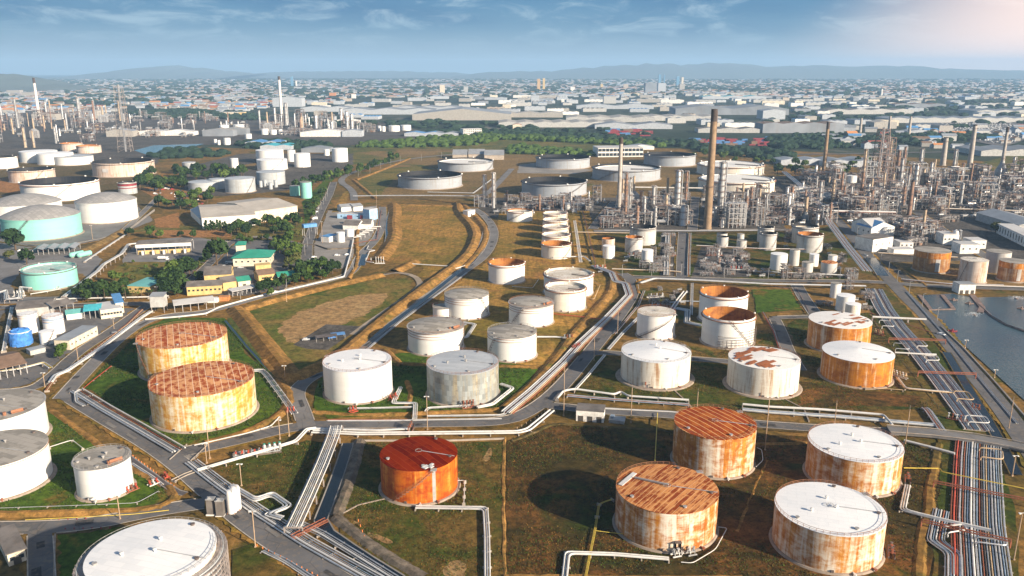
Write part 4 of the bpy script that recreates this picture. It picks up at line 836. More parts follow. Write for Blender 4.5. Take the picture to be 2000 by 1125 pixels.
# right
T(1781, 1859, 495, 535, 'flat', 'rust_brown', 'roof_grey', 'brown-streaked tank with an orange rust band near the water basin', extra=ex_topband)
T(1870, 1932, 512, 555, 'flat', 'pinkish', 'deck_dirty', 'pale pinkish tank above the pond, left of the rusty brown one', st=(-85, -50))
T(1921, 1977, 495, 535, 'flat', 'grey', 'roof_grey', 'pale grey tank behind the pinkish tank above the pond')
T(1946, 2012, 515, 553, 'flat', 'rust_brown', 'roof_grey', 'brown rusty tank at the right edge above the pond', extra=ex_topband)
T(1503, 1539, 499, 529, 'cone', 'white', 'roof_white', 'clean white tank at the left of the small group by the pipe bridge', rise=.06)
T(1540, 1563, 489, 520, 'cone', 'grey', 'roof_grey', 'slim grey tank beside the clean white tank by the pipe bridge', rise=.04)
T(1579, 1600, 498, 521, 'cone', 'white', 'roof_white', 'small white tank behind the low grey ones by the pipe bridge', rise=.04)
T(1565, 1589, 514, 533, 'cone', 'grey', 'roof_grey', 'small squat grey tank in the group by the pipe bridge', rise=.04)
T(1616, 1636, 500, 518, 'cone', 'white', 'deck_dirty', 'small white tank half hidden behind a rust-topped grey tank', rise=.04)
T(1602, 1636, 515, 535, 'cone', 'grey', 'roof_rust_dashes', 'low grey tank with rusty top closest to the pipe bridge', rise=.04, st=(0, 60))
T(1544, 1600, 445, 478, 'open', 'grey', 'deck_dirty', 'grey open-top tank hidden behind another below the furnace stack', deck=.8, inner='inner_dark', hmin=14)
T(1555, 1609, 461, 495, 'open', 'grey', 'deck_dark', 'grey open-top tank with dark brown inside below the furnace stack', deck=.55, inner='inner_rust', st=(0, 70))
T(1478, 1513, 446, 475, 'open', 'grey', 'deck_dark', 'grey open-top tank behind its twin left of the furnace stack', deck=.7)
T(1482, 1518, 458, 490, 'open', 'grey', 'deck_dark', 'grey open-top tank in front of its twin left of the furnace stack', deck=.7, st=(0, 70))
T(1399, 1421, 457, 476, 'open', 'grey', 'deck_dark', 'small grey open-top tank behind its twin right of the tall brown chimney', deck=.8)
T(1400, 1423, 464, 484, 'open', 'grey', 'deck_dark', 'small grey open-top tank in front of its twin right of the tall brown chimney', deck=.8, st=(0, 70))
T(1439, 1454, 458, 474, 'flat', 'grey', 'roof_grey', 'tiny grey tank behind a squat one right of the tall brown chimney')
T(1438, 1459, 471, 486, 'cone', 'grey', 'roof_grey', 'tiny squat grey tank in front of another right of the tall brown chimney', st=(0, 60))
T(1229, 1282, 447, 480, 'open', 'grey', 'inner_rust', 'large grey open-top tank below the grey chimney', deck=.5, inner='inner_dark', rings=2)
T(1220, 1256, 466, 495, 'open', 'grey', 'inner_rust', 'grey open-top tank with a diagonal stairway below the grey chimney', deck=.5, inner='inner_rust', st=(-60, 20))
T(1175, 1201, 468, 492, 'open', 'pinkish', 'inner_rust', 'rusty-rimmed tank hidden behind a slim white tank', deck=.7, inner='inner_rust')
T(1177, 1201, 482, 506, 'cone', 'white', 'roof_white', 'slim white tank in front of a rusty-rimmed one left of the grey tanks', rise=.05)
T(1252, 1276, 490, 516, 'cone', 'white', 'roof_white', 'slim white tank in front of the two grey open tanks', rise=.05)
T(1620, 1644, 555, 583, 'cone', 'white', 'roof_grey', 'pale tank at the end of the pipe bridge', rise=.04, st=(0, 70))
T(1631, 1671, 581, 610, 'cone', 'white', 'roof_white', 'white tank behind a smaller one at the top of the pipe corridor', rise=.05)
T(1649, 1682, 597, 622, 'cone', 'cream', 'roof_white', 'small cream tank next to the patched rusty tank', rise=.05)
# large crude tanks in the middle distance
CR = 'big open crude oil tanks in the middle distance'
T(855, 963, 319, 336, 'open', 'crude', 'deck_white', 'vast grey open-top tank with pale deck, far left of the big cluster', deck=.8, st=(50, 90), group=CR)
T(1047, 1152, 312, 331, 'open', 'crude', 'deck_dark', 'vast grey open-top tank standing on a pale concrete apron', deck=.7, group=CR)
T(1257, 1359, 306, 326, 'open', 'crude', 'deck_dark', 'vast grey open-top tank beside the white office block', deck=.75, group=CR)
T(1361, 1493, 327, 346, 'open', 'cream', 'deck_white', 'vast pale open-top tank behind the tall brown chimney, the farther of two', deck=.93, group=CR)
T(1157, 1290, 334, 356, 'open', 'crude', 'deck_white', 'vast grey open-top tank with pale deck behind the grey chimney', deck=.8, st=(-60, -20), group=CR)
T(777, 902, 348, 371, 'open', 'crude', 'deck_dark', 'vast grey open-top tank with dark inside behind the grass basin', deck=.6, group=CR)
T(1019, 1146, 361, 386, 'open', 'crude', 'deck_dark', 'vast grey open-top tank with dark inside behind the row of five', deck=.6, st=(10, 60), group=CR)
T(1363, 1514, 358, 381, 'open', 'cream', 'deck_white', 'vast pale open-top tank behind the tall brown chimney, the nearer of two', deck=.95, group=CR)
# left middle distance
T(116, 163, 281, 296, 'open', 'pinkish', 'inner_rust', 'grey-brown open tank below the white flare stack, the left of two', deck=.8, inner='inner_rust')
T(148, 199, 286, 300, 'open', 'pinkish', 'inner_rust', 'grey-brown open tank below the white flare stack, the right of two', deck=.8, inner='inner_rust')
T(36, 115, 298, 319, 'flat', 'white', 'roof_white', 'wide low white tank, leftmost of three in a row', hmin=10)
T(70, 146, 302, 323, 'flat', 'white', 'roof_white', 'wide low white tank, middle of three in a row', hmin=10)
T(105, 184, 308, 324, 'flat', 'white', 'roof_silver', 'wide low white tank with railings, rightmost of three in a row', rail=(0, 360, 'rail_grey'))
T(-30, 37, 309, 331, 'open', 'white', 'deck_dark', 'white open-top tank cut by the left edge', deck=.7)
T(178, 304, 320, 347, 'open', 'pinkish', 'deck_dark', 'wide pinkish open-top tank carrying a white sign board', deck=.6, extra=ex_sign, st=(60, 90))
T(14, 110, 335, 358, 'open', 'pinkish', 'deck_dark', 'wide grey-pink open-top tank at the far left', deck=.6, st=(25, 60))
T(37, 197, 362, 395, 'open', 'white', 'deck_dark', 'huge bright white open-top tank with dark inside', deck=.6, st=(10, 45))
T(-25, 125, 404, 440, 'dome', 'white', 'roof_dome', 'white tank with grey dome roof half hidden behind the aqua dome tank', rise=.24, extra=ex_dome)
T(145, 271, 398, 438, 'dome', 'white', 'roof_dome', 'bright white tank with grey dome roof beside the aqua dome tank', rise=.25, extra=ex_dome)
T(-2, 162, 431, 472, 'dome', 'aqua', 'roof_dome', 'pale aqua tank with grey dome roof', rise=.26, extra=ex_dome, st=(-20, 12))
T(39, 154, 534, 569, 'open', 'aqua', 'deck_aqua', 'pale aqua open-top tank with stained floating roof', deck=.9, inner='aqua', rail=(0, 360, 'rail_grey'))
T(229, 269, 358, 380, 'open', 'steel', 'deck_dirty', 'scaffolded tank with red bands and a blue base', deck=.8, extra=ex_stripe('container_red', ((.72, .9), (.5, .58))))
T(355, 384, 318, 338, 'cone', 'steel', 'roof_silver', 'banded grey tank standing among trees', rise=.04, rings=4)
T(449, 467, 310, 334, 'cone', 'white', 'roof_white', 'slim white tank left of the big white group', rise=.05)
T(561, 578, 294, 316, 'cone', 'white', 'roof_white', 'slim white tank behind the white tank with a stairway', rise=.05)
T(573, 607, 301, 327, 'cone', 'white', 'roof_white', 'white tank with a stairway beside the stacked white group', rise=.05, st=(10, 70))
T(632, 644, 292, 304, 'cone', 'white', 'roof_white', 'tiny white tank left of the clean white one by the trees', rise=.05)
T(648, 680, 291, 317, 'cone', 'white', 'roof_white', 'clean white tank at the edge of the tree line', rise=.05)
T(499, 555, 295, 320, 'cone', 'white', 'roof_white', 'wide white tank at the back of the stacked white group', rise=.05)
T(501, 562, 314, 334, 'cone', 'white', 'roof_white', 'wide white tank at the front of the stacked white group', rise=.05, st=(10, 60))
T(511, 527, 318, 332, 'cone', 'white', 'roof_white', 'tiny white tank in front of the stacked white group', rise=.05, hmin=8)
T(500, 558, 338, 362, 'cone', 'steel', 'roof_silver', 'silver tank right of its silver neighbour behind the warehouse', rise=.07)
T(438, 500, 351, 378, 'cone', 'steel', 'roof_silver', 'silver tank with shallow cone roof behind the warehouse', rise=.07, st=(40, 80))
T(407, 443, 351, 370, 'cone', 'steel', 'roof_silver', 'small silver tank between two larger silver tanks by the trees', rise=.06)
T(367, 428, 358, 374, 'cone', 'steel', 'roof_silver', 'low silver tank at the edge of the trees', rise=.06)
T(586, 610, 357, 388, 'cone', 'aqua', 'roof_dome', 'tall aqua tank in the pair by the warehouse', rise=.08, rail=(0, 360, 'rail_grey'))
T(565, 586, 364, 383, 'cone', 'aqua', 'roof_dome', 'short aqua tank in the pair by the warehouse', rise=.08)
for k, (l, r, yt, yb) in enumerate(((505, 513, 354, 366), (513, 522, 352, 364), (524, 533, 357, 370), (534, 543, 352, 366))):
    T(l, r, yt, yb, 'cone', 'steel', 'roof_silver', '%s from the left of four slim silver silos behind the warehouse' % nth(k + 1), rise=.2, group='slim silver silos')
T(33, 79, 617, 653, 'flat', 'white', 'roof_white', 'white tank behind the blue wrapped one', rings=2, rail=(0, 360, 'rail_grey'))
T(81, 128, 621, 655, 'flat', 'white', 'roof_white', 'white tank with a faded blue band near the left edge', extra=ex_stripe('wall_blue', ((.8, .92), (.66, .7))), rail=(0, 360), rings=3)
T(16, 64, 652, 679, 'flat', 'white', 'roof_white', 'tank wrapped in a bright blue tarpaulin', extra=ex_tarp)
T(75, 112, 651, 674, 'flat', 'white', 'roof_white', 'small white tank next to the blue wrapped one', st=(20, 70))
T(674, 692, 449, 463, 'flat', 'white', 'roof_white', 'white tank in the blue and white pump station, the farther of two')
T(657, 674, 455, 474, 'flat', 'white', 'roof_white', 'white tank in the blue and white pump station, the nearer of two')
FAR = ((417, 424, 272, 281), (424, 431, 274, 283), (436, 451, 270, 283), (478, 492, 262, 271), (428, 448, 245, 258), (455, 479, 244, 258), (509, 525, 252, 263), (527, 541, 254, 263), (543, 552, 253, 262), (737, 745, 246, 256), (745, 753, 247, 257), (759, 781, 246, 257), (782, 803, 245, 255))
for k, (l, r, yt, yb) in enumerate(FAR):
    T(l, r, yt, yb, 'cone', 'white', 'roof_white', '%s white tank from the left among the small far white tanks by the distant plant' % nth(k + 1), rise=.08, group='small far white tanks')
# ---------------------------------------------------------------- pipework
rng = random.Random(5)
PC = {'W': ('pipe_white', 'white'), 'S': ('pipe_silver', 'silver'), 'G': ('pipe_grey', 'grey'), 'B': ('pipe_blue', 'blue-grey'), 'K': ('pipe_rust', 'rusty'), 'R': ('pipe_red', 'red'), 'T': ('pipe_tan', 'tan'), 'Y': ('pipe_yellow', 'yellow'), 'D': ('pipe_dark', 'dark')}
def elbows(pts, r):
    out = [pts[0]]
    for a, b, c in zip(pts, pts[1:], pts[2:]):
        d1, d2 = (a - b), (c - b); q = min(r, d1.length * .4, d2.length * .4)
        p, s = b + d1.normalized() * q, b + d2.normalized() * q
        for t in (0.0, 0.35, 0.65, 1.0): out.append(p * (1 - t) ** 2 + b * 2 * t * (1 - t) + s * t * t)
    return out + [pts[-1]]
def offset(pl, d):
    out = []
    for i, p in enumerate(pl):
        n = Vector((0, 0)); c = 0
        if i > 0: t = (pl[i] - pl[i - 1]).normalized(); n += Vector((-t.y, t.x))
        if i < len(pl) - 1: t2 = (pl[i + 1] - pl[i]).normalized(); n += Vector((-t2.y, t2.x))
        n.normalize(); k = 1.0
        if 0 < i < len(pl) - 1: k = 1 / max(0.45, n.dot(Vector((-t2.y, t2.x))))
        out.append(p + n * d * k)
    return out
SLP = {}
def sleeper_mesh(w, h):
    k = (round(w * 2), round(h * 2))
    if k not in SLP:
        mb = MB()
        if h < 2.2: mb.box((0, 0, h * .5), (w, 0.4, h))
        else:
            for s in (-1, 1): mb.box((s * (w / 2 - .2), 0, h / 2), (0.4, 0.45, h))
            mb.box((0, 0, h - .2), (w, 0.5, 0.4)); 
            if h > 5: mb.box((0, 0, h * .6), (w, 0.3, 0.3))
        SLP[k] = mb.mesh('pipe_support', M['sleeper' if h < 2.2 or h > 6 else 'steel_frame'], False)
    return SLP[k]
NSUP = [0]
def run(desc, px, cols, rad, gap, z, every=11.0, side='left', drop=False, elb=2.0, sup=True, far=False):
    # one object per pipe; offsets grow to the left of the drawing direction
    pl = [Vector(p) for p in P2(px)]; n = len(cols); rads = [rad * (1.0 if c in 'WST' else 0.72) * rng.choice((0.55, 0.75, 0.9, 1.05)) if n > 2 else rad * .9 for c in cols]
    tot = sum(rads) * 2 + gap * (n - 1); o = tot / 2; grp = 'pipes in the ' + desc if n > 1 else None
    for i, (c, r) in enumerate(zip(cols, rads)):
        o -= r; q = offset(pl, o); o -= r + gap
        pts = [Vector((p.x, p.y, z + r)) for p in q]
        if drop: pts = [Vector((pts[0].x, pts[0].y, 0.1))] + pts + [Vector((pts[-1].x, pts[-1].y, 0.1))]
        mb = MB(); mb.tube(elbows(pts, elb) if not far else pts, r, 8 if r > .3 and not far else 5)
        lb = ('%s pipe, %s from %s in the %s' % (PC[c][1], nth(i + 1), side, desc)) if n > 1 else '%s pipe: %s' % (PC[c][1], desc)
        solo('pipe', mb, M[PC[c][0]], lb, 'pipe', grp)
    if sup and z > 0.25:
        rs = resample(pl, every); ns = normals(rs); me = sleeper_mesh(tot + 0.8, z)
        for k in range(0, len(rs), 1):
            if on_other(rs[k], -1, 0.3) and z < 4: continue
            NSUP[0] += 1
            if NSUP[0] > 300: break
            o_ = link('pipe_support', me, None, (rs[k].x, rs[k].y, 0), math.atan2(ns[k].y, ns[k].x))
            tag(o_, '%s support beam under the %s' % ('concrete' if z < 2.2 or z > 6 else 'steel', desc), 'pipe support', 'supports of the ' + desc)
# right corridor
run('long corridor beside the pond road', [(1706, 566), (1726, 604), (1752, 641), (1794, 688), (1840, 746), (1884, 804), (1912, 843)], 'WSKSWBKSTWSBSKWSGSKW', 0.30, 0.16, 0.5, 14)
run('corridor south of the road bridge', [(1910, 864), (1908, 900), (1908, 960), (1908, 1020), (1918, 1140)], 'SWBGSBTSDKBSWBGKSKRK', 0.42, 0.32, 0.5, 9)
run('jogging corridor beside the nearest white-roofed tank', [(1838, 1000), (1826, 1060), (1862, 1085), (1862, 1145)], 'SBKWBSW', 0.36, 0.3, 0.6, 8)
run('hooked lines north of the road bridge', [(1850, 858), (1838, 842), (1812, 805), (1806, 800)], 'SKWSB', 0.35, 0.25, 0.7, 8)
LOOPS = [((1717, 632), (1738, 634), (1746, 645), (1722, 643)), ((1745, 677), (1772, 680), (1776, 690), (1748, 688)), ((1785, 670), (1800, 672), (1812, 684), (1790, 683)), ((1805, 702), (1830, 703), (1834, 712), (1808, 711)),
         ((1862, 772), (1890, 774), (1902, 790), (1868, 787)), ((1885, 820), (1925, 823), (1932, 836), (1890, 833)), ((1905, 1060), (1962, 1068), (1964, 1078), (1905, 1070)), ((1912, 884), (1955, 888), (1958, 908), (1914, 902)), ((1842, 1040), (1880, 1035), (1888, 1046), (1850, 1052))]
for k, L in enumerate(LOOPS):
    run('%s expansion loop from the far end of the pipe corridor' % nth(k + 1), L, 'WSWWTWSTW'[k], 0.3, 0.2, 2.0, 30, drop=True, sup=False)
run('line running from the cone-roof orange tank to the corridor', [(1747, 694), (1800, 697), (1828, 698)], 'W', 0.5, 0, 1.2, 9)
run('thick line from the patched rusty tank over the corridor', [(1703, 628), (1808, 633)], 'W', 0.7, 0, 2.4, 12)
run('line from the manifold of the orange cone-roof tank', [(1752, 742), (1768, 763), (1820, 768), (1862, 771)], 'WT', 0.35, 0.2, 0.9, 9)
run('fire water line below the orange cone-roof tank', [(1690, 762), (1740, 764), (1763, 766)], 'T', 0.18, 0, 1.0, 8)
run('yellow foam line from the far white-roofed tank over the corridor', [(1764, 924), (1835, 925), (1839, 932), (2010, 967)], 'Y', 0.22, 0, 2.0, 14, sup=False)
run('lines from the white-roofed pair to the corridor', [(1772, 952), (1762, 1001), (1800, 1011), (1868, 1027), (1935, 1042)], 'WSS', 0.32, 0.2, 0.8, 8)
run('thick white line beside the road bridge', [(1765, 866), (1820, 880), (1864, 892)], 'W', 0.6, 0, 0.8, 9)
for u0, v0, u1, v1, lb in ((1735, 671, 1846, 674, 'rusty pipe bridge crossing the corridor, farthest of four'), (1792, 737, 1905, 741, 'rusty pipe bridge crossing the corridor, second farthest of four'), (1822, 955, 2010, 992, 'rusty pipe bridge crossing the corridor south of the road bridge'), (1798, 1032, 1972, 1072, 'dark pipe bridge crossing the corridor nearest the viewer')):
    a, b = G(u0, v0), G(u1, v1); mb = MB()
    for dz in (2.6, 3.4): mb.bar((a.x, a.y, dz), (b.x, b.y, dz), 0.35)
    k = 8
    for i in range(k + 1):
        p = a.lerp(b, i / k); mb.bar((p.x, p.y, 2.5), (p.x, p.y, 3.5), 0.2)
        if i in (0, k): mb.bar((p.x, p.y, 0), (p.x, p.y, 2.6), 0.4)
    solo('pipe_bridge', mb, M['pipe_rust'], lb, 'pipe bridge', smooth=False)
# horizontal trunk lines along the middle roads
run('trunk line south of the white cone-roof tanks', [(1088, 786), (1100, 771), (1122, 767), (1200, 778), (1212, 772), (1226, 781), (1345, 789)], 'W', 0.55, 0, 1.5, 12)
run('low trunk lines south of the white cone-roof tanks', [(1108, 776), (1200, 784), (1345, 794)], 'SKB', 0.32, 0.2, 0.7, 12)
run('trunk line behind the far white-roofed tank', [(1450, 797), (1500, 802), (1600, 807), (1725, 818), (1742, 838)], 'W', 0.6, 0, 1.4, 12)
run('low trunk lines behind the far white-roofed tank', [(1450, 803), (1500, 808), (1650, 818), (1825, 834)], 'SBWS', 0.36, 0.2, 0.6, 12)
run('main trunk behind the deep red tank', [(610, 848), (700, 852), (850, 851), (1012, 849), (1032, 844), (1078, 806)], 'WGW', 0.42, 0.45, 0.9, 12)
run('second trunk behind the deep red tank', [(612, 842), (740, 845), (800, 842)], 'SW', 0.35, 0.25, 0.9, 12)
run('white line along the channel yard', [(386, 926), (440, 910), (500, 892), (578, 869), (600, 845), (618, 843)], 'WW', 0.42, 0.3, 1.3, 10)
run('elevated lines beside the water channel', [(656, 846), (650, 868), (630, 920), (602, 985), (574, 1046)], 'WSWSGSWB', 0.26, 0.34, 3.2, 12)
run('lines along the diagonal front road', [(374, 905), (430, 948), (500, 998), (600, 1062), (740, 1140)], 'WSBGWS', 0.38, 0.42, 0.6, 10)
run('lines between the front road pipes and the channel', [(588, 1028), (628, 1046), (700, 1090), (780, 1140)], 'SGWS', 0.3, 0.4, 0.7, 10)
run('bent expansion loop beside the front road', [(452, 958), (500, 986), (532, 974), (566, 998), (524, 1014), (552, 1022)], 'WSW', 0.42, 0.25, 1.7, 9, sup=False)
run('lines on the far side of the front road', [(515, 1078), (560, 1100), (620, 1140)], 'SBSW', 0.25, 0.2, 0.4, 9)
run('lines below the two rusty plated tanks', [(150, 766), (205, 800), (275, 840), (350, 884)], 'WDKGBWS', 0.36, 0.42, 0.9, 10)
run('hooked lines left of the rusty plated tanks', [(158, 766), (148, 772), (150, 790), (165, 798)], 'SW', 0.3, 0.3, 1.2, 9, sup=False)
run('fire main from the rusty plated tanks', [(162, 762), (182, 745), (218, 717)], 'R', 0.2, 0, 0.5, 8)
run('lines descending right of the rusty plated tanks', [(490, 728), (512, 727), (522, 737), (550, 775), (576, 812)], 'WGBSW', 0.28, 0.32, 0.9, 8)
run('rail along the road below the rusty plated tanks', [(380, 874), (480, 851), (530, 836), (546, 818)], 'W', 0.25, 0, 0.8, 9)
run('thick insulated line along the left road', [(100, 750), (108, 738), (132, 728), (200, 682), (276, 624), (296, 611)], 'SW', 0.6, 0.4, 0.7, 11)
run('rusty lines along the left road', [(92, 766), (106, 745), (180, 690), (250, 636), (282, 604)], 'KTK', 0.25, 0.35, 0.8, 12)
run('white line bordering the works compound', [(284, 627), (350, 622), (402, 616), (428, 603), (500, 583), (600, 560), (672, 543), (684, 500), (690, 470)], 'W', 0.6, 0, 0.6, 14)
run('white line along the palm garden', [(60, 591), (150, 587), (290, 584), (330, 582)], 'W', 0.55, 0, 1.0, 14)
run('white elevated rack from the loading station', [(126, 588), (192, 537), (203, 524), (238, 503), (252, 484), (272, 482)], 'WSWW', 0.4, 0.3, 3.0, 10)
run('lines down the slope from the dome tanks', [(166, 513), (205, 487), (247, 459)], 'SW', 0.4, 0.4, 0.8, 12)
run('low white line beside the aqua tank', [(60, 577), (92, 572), (118, 567)], 'WW', 0.3, 0.3, 0.8, 9)
run('tall white goalpost pipes at the left edge', [(-10, 582), (12, 575), (14, 592), (40, 590), (42, 568), (60, 570)], 'WWS', 0.35, 0.4, 2.4, 12)
run('white bundle behind the blue wrapped tank', [(8, 690), (14, 655), (24, 605)], 'WSS', 0.35, 0.2, 1.4, 9)
run('yellow-white lines by the old roofed shed', [(-20, 735), (40, 727), (85, 715), (100, 725)], 'WYW', 0.32, 0.4, 1.8, 9)
run('thin white line between the left white tanks', [(98, 878), (142, 864), (162, 880)], 'W', 0.2, 0, 1.0, 9)
run('fire line around the left white tanks', [(-20, 996), (150, 990), (268, 985), (310, 962)], 'G', 0.12, 0, 0.5, 11)
run('trench beside the small clean white tank', [(258, 908), (300, 935), (318, 950)], 'WS', 0.28, 0.2, 0.4, 8)
run('orange line beside the lower left road', [(50, 1019), (150, 1014), (260, 1008), (330, 1000)], 'Y', 0.14, 0, 0.6, 10)
# tank connections
run('line leaving the deep red tank', [(812, 996), (948, 998), (951, 1050), (952, 1145)], 'WSW', 0.38, 0.18, 0.9, 8)
run('white riser right of the deep red tank', [(893, 947), (908, 946), (906, 990)], 'W', 0.16, 0, 1.6, 6)
run('line leaving the dashed-roof rusty tank', [(1306, 1097), (1200, 1088), (1108, 1085), (1102, 1140)], 'WSW', 0.36, 0.16, 0.8, 9)
run('yellow foam line left of the dashed-roof rusty tank', [(1196, 980), (1170, 989), (1162, 1040), (1142, 1140)], 'YYY', 0.12, 0.15, 1.0, 9)
run('yellow branch to the dashed-roof rusty tank', [(1163, 1042), (1192, 1046), (1222, 1049)], 'Y', 0.12, 0, 1.0, 9)
run('white loop right of the dashed-roof rusty tank', [(1402, 1034), (1420, 1036), (1397, 1078), (1352, 1105), (1330, 1103)], 'W', 0.17, 0, 0.8, 8)
run('grey foam line behind the striped-roof tank', [(1279, 906), (1281, 870), (1284, 812)], 'Y', 0.2, 0, 1.2, 9)
run('white frame line right of the striped-roof tank', [(1478, 880), (1487, 884), (1490, 905), (1476, 918)], 'W', 0.15, 0, 1.2, 9)
run('lines in front of the clean white tank', [(680, 803), (740, 802), (808, 800)], 'WS', 0.32, 0.2, 1.0, 7)
run('angled lines between the white and silver tanks', [(783, 762), (768, 793), (812, 793), (810, 824)], 'WSW', 0.34, 0.2, 1.3, 7)
run('lines in front of the silver-grey tank', [(832, 808), (836, 802), (918, 797)], 'WS', 0.34, 0.25, 1.0, 7)
run('wide insulated lines right of the silver-grey tank', [(978, 756), (1002, 764), (962, 796), (932, 802)], 'WW', 0.5, 0.2, 1.2, 7)
run('long low line by the mid road', [(835, 817), (982, 815), (1000, 802), (1020, 780)], 'WS', 0.3, 0.3, 0.8, 9)
run('red line along the mid road verge', [(640, 822), (720, 822), (800, 821)], 'R', 0.15, 0, 0.4, 10)
run('angled bundle between the domed tanks', [(905, 633), (928, 637), (912, 662), (902, 664)], 'WSW', 0.36, 0.2, 1.0, 7)
run('line from the grey-roofed tank across the bund', [(1046, 662), (1090, 662), (1106, 664)], 'WW', 0.34, 0.3, 1.0, 8)
run('thin line in front of the open white tanks', [(1000, 562), (1040, 565), (1052, 548)], 'W', 0.2, 0, 0.8, 9)
run('red fire main by the open cream tank', [(1080, 616), (1140, 622), (1186, 628)], 'R', 0.3, 0, 0.8, 8)
run('tan line beside the open cream tank', [(1160, 552), (1172, 560), (1160, 588), (1143, 584)], 'T', 0.25, 0, 1.0, 8)
run('sloping bundle along the mid road', [(990, 812), (1040, 770), (1102, 712), (1134, 676), (1186, 627), (1230, 580), (1222, 557), (1203, 553), (1196, 536), (1160, 522)], 'WSKSWTK', 0.36, 0.25, 1.2, 11)
run('bundle left of the stairway tank', [(1188, 686), (1215, 655), (1246, 624)], 'SBW', 0.34, 0.2, 0.9, 9)
run('bundle running down to the mid junction', [(1181, 697), (1150, 735), (1121, 767)], 'WS', 0.36, 0.3, 0.8, 9)
run('stepped bundle right of the stairway tank', [(1320, 606), (1343, 610), (1341, 634), (1370, 640)], 'WBSWB', 0.34, 0.25, 1.1, 8)
run('upright bundle by the open rusty tanks', [(1350, 618), (1351, 590), (1352, 556)], 'WGS', 0.3, 0.25, 0.9, 9)
run('blue-white lines above the stairway tank', [(1310, 612), (1325, 590), (1338, 574)], 'WBW', 0.5, 0.4, 1.3, 9)
run('rack crossing above the stairway tank', [(1250, 560), (1278, 551), (1355, 554), (1500, 562), (1690, 566)], 'WSWG', 0.4, 0.25, 2.6, 14)
run('line along the road behind the stairway tank', [(1195, 528), (1310, 532), (1330, 534)], 'WT', 0.4, 0.3, 0.8, 12)
run('upright lines right of the row of five', [(1122, 436), (1128, 475), (1134, 518)], 'WSW', 0.35, 0.35, 2.3, 12)
run('dark lines right of the row of five', [(1138, 414), (1150, 465), (1162, 518)], 'KD', 0.3, 0.4, 1.2, 12)
run('line below the row of five', [(1080, 507), (1140, 505), (1152, 514)], 'WW', 0.35, 0.3, 1.6, 10)
run('lines across the junction above the row', [(1118, 457), (1180, 458), (1230, 459)], 'WT', 0.35, 0.3, 1.6, 12)
run('pump station lines beside the pale road', [(1302, 540), (1303, 500), (1305, 458)], 'WSGWST', 0.34, 0.3, 1.0, 12)
run('thin rack over the fence north of the basin', [(690, 389), (762, 388), (840, 388), (925, 389)], 'WSG', 0.45, 0.3, 3.5, 16)
run('white line crossing the grass basin', [(801, 518), (882, 523), (888, 528), (908, 522)], 'W', 0.45, 0, 0.8, 14)
run('white hooked line at the drain pumps', [(720, 483), (716, 490), (734, 492), (722, 494), (714, 514), (730, 516)], 'W', 0.4, 0, 1.0, 14)
run('white line along the pump station wall', [(690, 478), (712, 474), (736, 470), (745, 412)], 'K', 0.25, 0, 0.8, 14)
run('tank field line right of the dark crude tank', [(835, 377), (925, 379), (960, 352)], 'WG', 0.4, 0.4, 0.9, 18)
run('big lines behind the central plant', [(1230, 374), (1300, 375), (1378, 376)], 'WTW', 0.7, 0.5, 5.0, 18)
run('lines in front of the pale crude tanks', [(1380, 384), (1450, 386), (1545, 388)], 'WSK', 0.5, 0.4, 4.0, 18)
# raised pipe bridge on concrete frames, running away on the right
run('raised pipe bridge on concrete frames', [(1692, 548), (1652, 496), (1618, 448), (1606, 420), (1565, 375), (1530, 345)], 'SWKSWKWS', 0.42, 0.25, 7.0, 13)
run('raised lines crossing the right plant', [(1606, 425), (1690, 427), (1748, 428)], 'WWK', 0.8, 0.4, 6.5, 16)
run('raised lines in front of the right plant', [(1560, 398), (1650, 392), (1760, 396)], 'SKW', 0.5, 0.4, 6.0, 18)
run('raised lines at the far right', [(1815, 418), (1900, 420), (2020, 424)], 'KWT', 0.5, 0.4, 6.0, 18)
run('rusty lines beyond the pond', [(1870, 560), (1940, 562), (2040, 566)], 'TW', 0.4, 0.4, 1.2, 14)
run('lines along the pond quay', [(1715, 497), (1790, 502), (1870, 506)], 'WT', 0.4, 0.4, 1.2, 14)
run('lines below the small tanks by the pipe bridge', [(1470, 536), (1560, 540), (1670, 545)], 'WKW', 0.35, 0.3, 2.4, 12)

run('lines beside the stairway tank road', [(1258, 570), (1246, 600), (1200, 655)], 'SKG', 0.26, 0.3, 0.8, 11)
run('lines along the long diagonal road', [(700, 700), (780, 632), (840, 588), (912, 535)], 'SG', 0.28, 0.4, 0.7, 13)
run('lines on the right of the pale pump road', [(1345, 540), (1346, 500), (1348, 458)], 'WKSG', 0.3, 0.3, 1.2, 12)
run('rack below the central plant', [(1180, 458), (1340, 459), (1500, 458)], 'WSKG', 0.36, 0.35, 4.0, 16)
run('upper rack behind the small twin tanks', [(1360, 486), (1480, 492), (1600, 494)], 'SWK', 0.32, 0.3, 2.8, 14)
run('bundle along the field of the patched tank', [(1490, 612), (1512, 650), (1528, 700), (1545, 740)], 'KGR', 0.24, 0.3, 0.8, 11)
run('lines in front of the pinkish tanks', [(1760, 548), (1850, 557), (1960, 560)], 'WSK', 0.3, 0.3, 0.9, 13)
run('far verge of the mid road', [(640, 824), (760, 824), (860, 822), (980, 820)], 'SWG', 0.16, 0.25, 0.5, 12)
run('thin lines beside the switch hut road', [(1180, 800), (1310, 806), (1420, 818)], 'SGW', 0.18, 0.25, 0.5, 12)
run('thin lines along the pond road', [(1770, 572), (1840, 652), (1912, 742), (1985, 830)], 'SWG', 0.2, 0.3, 0.6, 14)
run('verge right of the stairway tank road', [(1262, 606), (1290, 596), (1330, 590), (1400, 592)], 'SWB', 0.2, 0.25, 0.7, 12)
